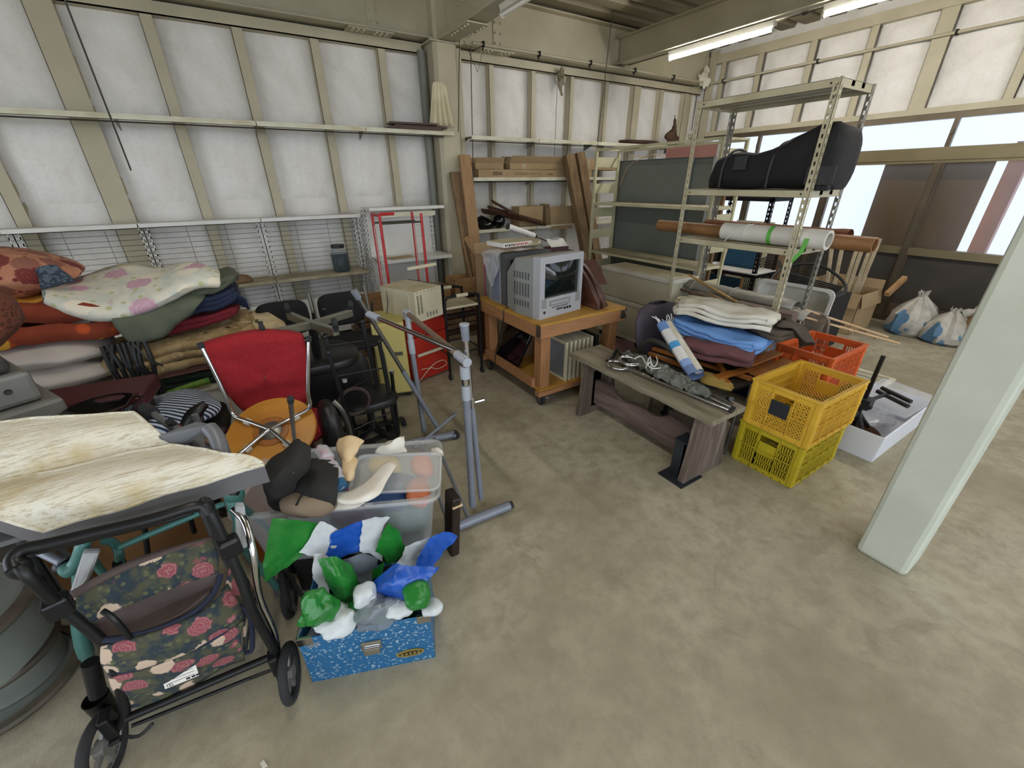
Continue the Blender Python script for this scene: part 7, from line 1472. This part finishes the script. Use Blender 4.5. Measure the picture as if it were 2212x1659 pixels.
for a, c in (((310, 1120, .55), (320, 1200, .38)), ((405, 1100, .55), (420, 1150, .42))): MB().cyl(G(*a), G(*c), .009, n=8).build('seat_strut', 'roll_black', t, world=True)
t = thing('third_walker', 'rear black wheel and frame of a further walker at the left', 'walker', (-.9, 1.75, 0)); wheel(t, G(50, 1160, .62), .075, .04, V((1, .5, 0))); MB().tube([G(50, 1160, .62), V((-.86, 1.7, .3)), V((-.85, 1.75, .0))], .012, 8, sm=2).build('frame', 'roll_black', t, world=True)
o = tag(MB().box((-.72, 2.0, .3), (.5, .03, .6), .1).build('brown_panel_board', 'orange_wood' if 0 else mat('tan_board', '8a6238', .7, 0, '7a5530', 3)), 'tan wooden board standing behind the walkers', 'board')

# ================================================================== ROUND BASINS
mat('basin_grey', '8b9089', .35, .35, '7b807a', 4); mat('basin_rim', '4a4238', .5, .3, '6f675a', 8)
for k, (cx_, cy_, z, r, h, lb) in enumerate(((-1.12, 1.72, .03, .212, .0, 'bottommost and widest spreading round grey basin of the stack at the left edge'), (-1.10, 1.74, .15, .160, .115, 'second round grey basin from the bottom of the stack'), (-1.12, 1.70, .26, .162, .105, 'third round grey basin from the bottom of the stack'), (-1.12, 1.64, .45, .262, .185, 'topmost round grey basin of the stack with shiny centre'))):
    t = thing('round_basin', lb, 'lid', (cx_, cy_, z-h if h else 0), 0, 'round grey basins at the left edge')
    zz = h if h else z
    MB().lathe([(.001, zz), (r*.35, zz+.002), (r*.36, zz+.008), (r*.4, zz+.004), (r*.88, zz), (r*.9, zz+.006)], n=48).build('lid_face', 'basin_grey', t, smooth=True)
    MB().lathe([(r*.86, zz-.004), (r*.88, zz+.01), (r, zz+.006), (r+.004, zz-.008), (r*.97, zz-.022), (r*.86, zz-.012), (r*.86, zz-.004)], n=48).build('rim', 'basin_rim', t, smooth=True)
    MB().lathe([(r*.9, 0.0), (r*.92, zz-.008)] if h else [(r*.9, 0), (r*.95, zz-.015)], n=36).build('wall', 'basin_grey', t, smooth=True)

# ================================================================== BLUE SUITCASE BOX WITH PLASTIC SHEETS
m, N, L, P = newmat('blue_fleck'); co = coords(N, L, (1, 1, 1)); n1 = ntex(N, L, co, 85, 3, .55, 0)
c = ramp(N, L, n1, [(.57, '1f5f8c'), (.61, '7f9cae'), (.7, '9db0b8')]); L.new(mix(N, L, ramp(N, L, ntex(N, L, co, 5, 3), [(.3, '000000'), (.8, '888888')]), c, '1b5078'), P.inputs['Base Color']); P.inputs['Roughness'].default_value = .38
t = thing('blue_suitcase', 'open blue suitcase box with white flecks and metal latch', 'suitcase', (-.172, 1.135, 0), -.366)
Wd, Dp, Hh = .448, .265, .25
b = MB(); b.bb(0, 0, 0, Wd, .006, Hh); b.build('front_panel', 'blue_fleck', t, bevel=.003)
MB().bb(0, Dp-.006, 0, Wd, Dp, Hh).build('back_panel', 'blue_fleck', t); MB().bb(0, .006, 0, .006, Dp-.006, Hh).build('side_panel', 'blue_fleck', t); MB().bb(Wd-.006, .006, 0, Wd, Dp-.006, Hh).build('side_panel', 'blue_fleck', t); MB().bb(0, 0, -.0, Wd, Dp, .005).build('bottom', 'blue_fleck', t)
MB().bb(.006, .006, .005, Wd-.006, .009, Hh-.01).bb(.006, Dp-.009, .005, Wd-.006, Dp-.006, Hh-.01).build('lining', 'dark_gap', t)
for x0, x1 in ((-.002, .05), (Wd-.045, Wd+.002)):
    MB().bb(x0, -.002, Hh-.035, x1, .008, Hh+.003).build('corner_cap', 'chrome', t, bevel=.002)
for x in (-.003, Wd-.005): MB().bb(x, -.001, Hh-.03, x+.008, .06, Hh+.003).build('corner_cap', 'chrome', t, bevel=.002)
lt = MB().bb(Wd*.44, -.008, .128, Wd*.60, 0, .175).build('latch_plate', 'chrome', t, bevel=.006); MB().bb(Wd*.455, -.016, .112, Wd*.585, -.006, .150).build('latch_tongue', 'chrome', lt if 0 else t, bevel=.006)
Mb = Matrix.Translation((.36, -.0015, .062)) @ Matrix.Rotation(R(90), 4, 'X'); mat('gold', 'b09a55', .35, .6)
pts = [V((.052*math.cos(2*PI*i/28), .021*math.sin(2*PI*i/28), 0)) for i in range(28)]
WMt = WM[t.name]; bd = MB(Mb).prism(pts, (0, 0, .002)).build('badge', 'gold', t); MB(Mb).prism([V((p.x*.82, p.y*.5, .002)) for p in pts], (0, 0, .001)).build('badge_band', 'print_black', t)
for i in range(5): MB(Mb).bb(-.034+i*.015, -.006, .003, -.025+i*.015, .006, .0036).build('badge_letter', 'gold', t)
glassy('sheet_clear', 'dde3e6', .78, .3); mat('sheet_green', '247a2e', .22, 0, '1f6c2a', 8, bs=260, bd=.0012); mat('sheet_blue', '2257b4', .22, 0, '1c4ca5', 8, bs=260, bd=.0012); glassy('sheet_smoke', '8a929b', .6, .2)
t = thing('striped_plastic_sheet', 'green, blue and white striped plastic sheet bursting from the suitcase', 'plastic sheet', (.05, 1.2, .2))
def SP(name, m, rows, d, amp=.012, seed=0):
    rr = []
    for i, r in enumerate(rows): rr.append([GD(p[0], p[1], (p[2] if len(p) > 2 else d)) for p in r])
    g = patch(rr, 9, amp, 13, seed); g = [[p+V((noise.noise(p*45), noise.noise(p*45+V((9, 0, 0))), noise.noise(p*45+V((0, 9, 0)))))*.0045 for p in r] for r in g]; return MB().grid(g).build(name, m, t, smooth=True, world=True, ang=28)
SP('green_stripe', 'sheet_green', [[(586, 1124), (640, 1124), (690, 1130)], [(580, 1175), (635, 1178), (660, 1190)], [(574, 1215), (600, 1217), (625, 1220)], [(570, 1256), (576, 1254), (585, 1250)]], 1.30)
SP('white_stripe', 'sheet_clear', [[(690, 1130), (725, 1138), (755, 1152)], [(672, 1160), (715, 1168), (745, 1168)], [(648, 1195), (695, 1200), (725, 1204)]], 1.29, seed=2)
SP('blue_stripe', 'sheet_blue', [[(718, 1157), (755, 1135), (786, 1126)], [(712, 1182), (750, 1168), (788, 1158)], [(704, 1204), (738, 1206), (780, 1188)]], 1.28, seed=3)
SP('white_stripe', 'sheet_clear', [[(784, 1127), (815, 1116), (842, 1117)], [(784, 1160), (805, 1162), (828, 1152)], [(776, 1190), (800, 1200), (828, 1212)]], 1.27, seed=4)
SP('green_stripe', 'sheet_green', [[(840, 1127), (862, 1150), (878, 1182)], [(820, 1160), (848, 1178), (866, 1202)], [(812, 1190), (830, 1208), (838, 1222)]], 1.25, seed=5)
SP('white_stripe', 'sheet_clear', [[(876, 1184), (900, 1172), (928, 1162)], [(868, 1202), (888, 1202), (912, 1196)], [(852, 1225), (872, 1228), (902, 1226)]], 1.22, seed=6)
SP('blue_stripe', 'sheet_blue', [[(924, 1164), (962, 1150), (985, 1157)], [(908, 1198), (935, 1200), (958, 1190)], [(900, 1228), (918, 1235), (930, 1228)]], 1.19, seed=7)
SP('white_fold', 'sheet_clear', [[(676, 1204), (698, 1200), (722, 1208)], [(674, 1236), (695, 1250), (712, 1262)], [(690, 1282), (706, 1292), (724, 1300)]], 1.24, seed=8)
SP('green_fold', 'sheet_green', [[(688, 1206, 1.22), (728, 1206, 1.2), (758, 1222, 1.22)], [(698, 1240, 1.20), (738, 1244, 1.15), (774, 1262, 1.19)], [(715, 1270, 1.2), (745, 1284, 1.16), (770, 1280, 1.19)], [(730, 1296, 1.2), (745, 1302, 1.18), (758, 1298, 1.2)]], 1.2, .01, 9)
SP('smoky_fold', 'sheet_smoke', [[(745, 1208), (780, 1194), (818, 1206)], [(755, 1240), (788, 1240), (812, 1236)], [(772, 1258), (788, 1264), (804, 1256)]], 1.25, seed=10)
SP('green_fold', 'sheet_green', [[(806, 1232), (822, 1218), (832, 1212)], [(806, 1250), (818, 1244), (828, 1236)]], 1.23, seed=11)
SP('blue_fold', 'sheet_blue', [[(800, 1262, 1.16), (842, 1224, 1.14), (882, 1220, 1.12), (948, 1226, 1.08)], [(800, 1282, 1.15), (840, 1262, 1.08), (880, 1256, 1.07), (930, 1250, 1.06)], [(815, 1288, 1.14), (850, 1290, 1.08), (880, 1292, 1.06), (898, 1282, 1.05)], [(838, 1296, 1.13), (852, 1300, 1.1), (870, 1300, 1.08), (884, 1292, 1.07)]], 1.1, .012, 12)
for c, r, m_, nm, sd_ in ((GD(690, 1312, 1.13), (.055, .04, .06), 'sheet_green', 'green_bunch', 1), (GD(722, 1340, 1.11), (.06, .045, .035), 'sheet_clear', 'white_bunch', 2), (GD(768, 1318, 1.12), (.05, .04, .035), 'sheet_green', 'green_bunch', 3), (GD(790, 1290, 1.11), (.04, .035, .04), 'sheet_clear', 'white_bunch', 4), (GD(830, 1308, 1.10), (.08, .05, .05), 'sheet_smoke', 'smoky_bunch', 5), (GD(860, 1310, 1.06), (.05, .04, .03), 'sheet_clear', 'white_bunch', 6), (GD(905, 1290, 1.05), (.045, .04, .045), 'sheet_green', 'green_bunch', 7), (GD(840, 1328, 1.07), (.06, .03, .02), 'sheet_green', 'green_bunch', 8), (GD(925, 1312, 1.03), (.04, .03, .02), 'sheet_clear', 'white_bunch', 9), (GD(740, 1330, 1.2), (.10, .06, .06), 'sheet_smoke', 'smoky_bunch', 10), (GD(850, 1310, 1.16), (.11, .06, .06), 'sheet_green', 'green_bunch', 11)):
    MB().ball(c, r, 30, 18, .9, amp=.6, fs=13, seed=sd_*3.1).build(nm, m_, t, smooth=True, world=True, ang=22)

# ================================================================== CLEAR BIN WITH TOYS
glassy('bin_clear', 'e6ebf0', .17, .22); glassy('lid_clear', 'e2e4e2', .26, .25)
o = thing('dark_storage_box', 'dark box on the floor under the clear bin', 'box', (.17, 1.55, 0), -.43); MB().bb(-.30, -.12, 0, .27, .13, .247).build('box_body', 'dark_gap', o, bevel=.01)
t = thing('clear_storage_bin', 'large clear plastic storage bin overflowing with toys and gloves', 'bin', (.14, 1.56, .25), -.44)
Lx, Ly, hh = .385, .20, .30
def ring(lx, ly, z, r=.05): return [V((x, y, z)) for x, y in [(cx_+r*math.cos(a0+PI/2*k/4), cy_+r*math.sin(a0+PI/2*k/4)) for cx_, cy_, a0 in ((lx-r, ly-r, 0), (-lx+r, ly-r, PI/2), (-lx+r, -ly+r, PI), (lx-r, -ly+r, 1.5*PI)) for k in range(5)]]
b = MB(); b.grid([ring(Lx*.86, Ly*.84, .004, .04), ring(Lx*.87, Ly*.86, .01, .045), ring(Lx*.97, Ly*.95, hh-.01)], True); b.f.append(list(range(20))[::-1]); b.build('bin_shell', 'bin_clear', t, smooth=True, solid=.003)
b = MB(); b.grid([ring(Lx*.965, Ly*.94, hh-.012), ring(Lx*1.03, Ly*1.05, hh-.006), ring(Lx*1.035, Ly*1.055, hh-.022)], True); b.build('bin_rim', 'lid_clear', t, smooth=True, solid=.004)
for x in (-.08, .13): MB().box((x, -Ly*1.05, hh-.004), (.03, .012, .014)).build('rim_clip', 'lid_clear', t, bevel=.003)
Mi = WM[t.name]
def inb(x, y, z): return Mi @ V((x, y, z))
mat('toy_purple', '6d4a6b', .6); mat('toy_blue', '20406e', .5); mat('toy_orange', 'c86a3a', .5); mat('toy_green', '2e5b46', .6); mat('toy_yellow', 'c7a94f', .5); mat('toy_grey', '8f9296', .6); mat('toy_red', '9a2c35', .5)
for c, r, m_, nm, lb in (((.02, -.04, .14), (.09, .08, .08), 'toy_purple', 'purple_bag', 'purple cloth bag seen through the bin\'s front'), ((.16, -.02, .19), (.12, .09, .06), 'toy_blue', 'blue_cloth', 'dark blue cloth seen near the top of the bin'), ((.29, -.05, .20), (.05, .06, .05), 'toy_orange', 'orange_toy', 'orange toy at the right front of the bin'), ((.24, -.03, .09), (.10, .1, .07), 'toy_green', 'green_toy', 'dark green toy at the bottom right of the bin'), ((-.15, 0, .09), (.14, .1, .07), 'toy_grey', 'grey_cloth', 'grey cloth at the bottom left of the bin'), ((.05, .03, .05), (.2, .1, .045), 'toy_red', 'red_toy', 'dark red toy at the bottom middle of the bin'), ((.30, .08, .24), (.05, .05, .05), 'toy_orange', 'orange_ball', 'orange round toy seen behind the clear tray lid'), ((.14, .09, .25), (.07, .05, .045), 'toy_yellow', 'yellow_toy', 'yellow green toy seen behind the clear tray lid')):
    tag(MB().ball(inb(*c), r, 22, 14, .8, M=Rz(-.44), amp=.25, fs=16).build(nm, m_, smooth=True, ang=60), lb, 'toy' if 'toy' in nm or 'ball' in nm else 'cloth')
# clear tray lid leaning on top
t2 = thing('clear_tray', 'frosted clear rounded tray lid lying tilted over the bin', 'lid', tuple(inb(.17, .0, .33)))
q = [GD(757, 982, 1.60), GD(955, 975, 1.66), GD(957, 1064, 1.40), GD(752, 1066, 1.42)]; q[0] = G(765, 985, .64); q[1] = G(950, 975, .62); q[2] = G(957, 1062, .57); q[3] = G(755, 1065, .585)
cq = sum(q, V())/4; xq = ((q[1]-q[0])+(q[2]-q[3])).normalized(); yq = ((q[0]-q[3])+(q[1]-q[2])); lq = ((q[1]-q[0]).length+(q[2]-q[3]).length)/4; wq = yq.length/4; yq = (yq-xq*yq.dot(xq)).normalized(); zq = xq.cross(yq)
Mq = Matrix((xq, yq, zq)).transposed().to_4x4(); Mq.translation = cq
b = MB(Mq); b.grid([ring(lq*.97, wq*.95, -.012, .03), ring(lq, wq, .002, .035), ring(lq*.96, wq*.94, .004, .035), ring(lq*.93, wq*.9, -.006, .03)], True); n0 = 60; b.f.append([n0+k for k in range(20)]); b.build('tray_shell', 'lid_clear', t2, smooth=True, world=True, solid=.002)
mat('glove_beige', 'd8bf98', .95, 0, 'c7ab80', 20, bs=150, bd=.001); mat('glove_white', 'e3dfd6', .95, 0, 'd2cabb', 12, bs=150, bd=.001)
def sheetthing(name, label, catg, m_, rows, solid=.008, amp=.006, n=4, ang=60, seed=0):
    g = patch([[G(*p) for p in r] for r in rows], n, amp, 16, seed); return tag(MB().grid(g).build(name, m_, smooth=True, solid=solid, ang=ang), label, catg)
sheetthing('white_sock', 'white cotton sock folded over the clear tray lid', 'sock', 'glove_white', [[(838, 995, .65), (848, 998, .655), (858, 1004, .65)], [(812, 1020, .635), (825, 1028, .645), (838, 1035, .635)], [(782, 1050, .62), (800, 1062, .635), (818, 1070, .62)], [(745, 1062, .61), (760, 1080, .625), (772, 1088, .61)], [(720, 1062, .61), (722, 1075, .62), (728, 1084, .61)]], .004)
sheetthing('white_sock', 'white sock end hanging over the bin rim', 'sock', 'glove_white', [[(790, 1075, .60), (785, 1085, .60), (775, 1092, .59)], [(755, 1078, .60), (750, 1090, .59), (745, 1098, .57)], [(718, 1082, .59), (714, 1092, .57), (713, 1104, .55)]], .010, seed=3)
sheetthing('beige_glove', 'beige work glove standing up at the back of the bin', 'glove', 'glove_beige', [[(735, 948, .70), (762, 943, .72), (790, 955, .70)], [(730, 962, .69), (750, 968, .70), (775, 968, .69)], [(738, 985, .66), (750, 990, .67), (762, 988, .66)], [(745, 1010, .63), (755, 1015, .64), (766, 1010, .63)]], .02, .012, seed=1)
sheetthing('beige_glove', 'beige glove lying between red packet and tray lid', 'glove', 'glove_beige', [[(742, 985, .66), (760, 985, .665), (775, 995, .66)], [(742, 1010, .65), (755, 1015, .655), (768, 1015, .65)], [(745, 1035, .62), (752, 1040, .63), (760, 1035, .62)]], .015, .008, seed=5)
sheetthing('white_glove', 'white cotton glove pointing up behind the tray lid', 'glove', 'glove_white', [[(838, 955, .70), (858, 943, .72), (872, 942, .72)], [(818, 968, .66), (845, 965, .68), (874, 962, .67)], [(812, 978, .63), (845, 980, .63), (878, 975, .63)]], .015, .01, seed=2)
sheetthing('white_glove', 'small white glove tip at the right back corner of the bin', 'glove', 'glove_white', [[(932, 970, .60), (945, 966, .61), (955, 975, .60)], [(935, 980, .57), (948, 982, .58), (957, 985, .57)]], .012, .004, seed=4)
t3 = thing('red_candy_packet', 'clear packet of red and pink confetti pieces', 'packet', tuple(G(715, 1000, .66)))
rnd = random.Random(3); axp = [G(690, 965, .70), G(703, 985, .69), G(715, 1010, .67), G(726, 1035, .65), G(738, 1055, .63)]; ax_s = cat(axp, 8)
MB().tube(ax_s, [.012, .028, .03, .022, .03, .034, .03, .026, .012], 14).build('film_wrap', 'clear_film', t3, smooth=True, world=True, ang=30)
b = MB()
for k in range(90):
    p = ax_s[rnd.randrange(3, 22)]; b.ball(p+V((rnd.gauss(0, .010), rnd.gauss(0, .010), rnd.gauss(0, .008))), .0065, 6, 4)
s_ = b.build('confetti', mat('confetti_red', 'c0323f', .5, 0, 'e39aa5', 60), t3, smooth=True, world=True); s_['kind'] = 'stuff'
MB().tube([ax_s[26], ax_s[-1]], [.027, .027], 12).build('blue_label', mat('label_blue', '23587e', .5), t3, smooth=True, world=True)
sheetthing('black_cloth_bag', 'black canvas bag hanging over the left end of the bin', 'bag', 'black_canvas' if 'black_canvas' in MATS else mat('black_canvas', '1d1c1a', .9, 0, '2a2824', 7, bs=60, bd=.001), [[(638, 955, .80), (655, 958, .82), (668, 968, .80)], [(600, 990, .78), (630, 1000, .80), (668, 1005, .76)], [(570, 1024, .74), (598, 1040, .76), (640, 1038, .70)], [(578, 1060, .62), (592, 1080, .60), (630, 1085, .58)], [(585, 1088, .56), (600, 1095, .55), (625, 1098, .55)]], .02, .012, seed=6)
tag(MB().tube([G(628, 1018, .76), G(634, 1020, .775), G(638, 1012, .775), G(636, 1006, .77)], .0025, 6, sm=3).build('key_ring', 'chrome'), 'small metal ring on the black canvas bag', 'ring')
sheetthing('black_backpack', 'black nylon backpack lying in the bin beside the canvas bag', 'bag', 'black_canvas', [[(680, 995, .68), (710, 1000, .68), (730, 1020, .67)], [(650, 1025, .67), (690, 1035, .69), (728, 1048, .66)], [(628, 1045, .63), (680, 1060, .66), (725, 1082, .61)], [(622, 1085, .58), (670, 1088, .60), (720, 1092, .58)]], .03, .01, seed=7)
o = tag(MB().ball(G(668, 1085, .60), (.10, .06, .045), 22, 12, .8, M=Rz(-.4), amp=.12, fs=10).build('khaki_bag', mat('khaki_bag', '8c7a66', .9, 0, '7b6a57', 6), smooth=True), 'khaki canvas bag under the black backpack', 'bag')
MB().tube([G(612, 1092, .60), G(622, 1065, .63), G(645, 1055, .65), G(655, 1062, .65), G(640, 1092, .63)], .005, 6, sm=4).build('strap', 'black_canvas', o, smooth=True, world=True)
tag(MB().tube([G(668, 990, .72), G(650, 1010, .72), G(640, 1030, .71)], .006, 6, sm=2).build('white_zip_cord', 'string_white'), 'pale cord lying across the black bags', 'cord')
tag(MB().box(G(558, 1032, .62)+V((0, .04, 0)), (.04, .02, .012), .5).build('white_tag', 'string_white'), 'small white ribbon tag beside the black canvas bag', 'tag')
t = thing('brown_instrument_case', 'narrow dark brown case with elastic band standing right of the bin', 'case', tuple(G(975, 1145, .0)))
p0 = G(972, 1150, .12); p1 = GD(978, 1066, math.hypot(p0.x, p0.y)); MB().bar(p0-V((0, 0, .12)), p1, .045, .09).build('case_body', mat('case_brown', '251a15', .45), t, world=True, bevel=.008)
MB().bar(p1-V((0, 0, .05)), p1-V((0, 0, .04)), .05, .095).build('elastic_band', 'glove_beige', t, world=True)
# debris on the floor
rnd = random.Random(9)
mat('paper_scrap', 'cfcac0', .8)
tag(MB().prism([G(562, 1650), G(570, 1642), G(578, 1655), G(568, 1659)], (0, 0, .004)).build('paper_scrap', 'paper_scrap'), 'tiny white paper scrap on the floor at the bottom edge', 'scrap')
tag(MB().tube([G(1162, 858, .004), G(1172, 856, .004), G(1186, 860, .004)], .003, 5).build('wire_scrap', 'string_white'), 'short white wire scrap on the floor beside the cart caster', 'scrap')
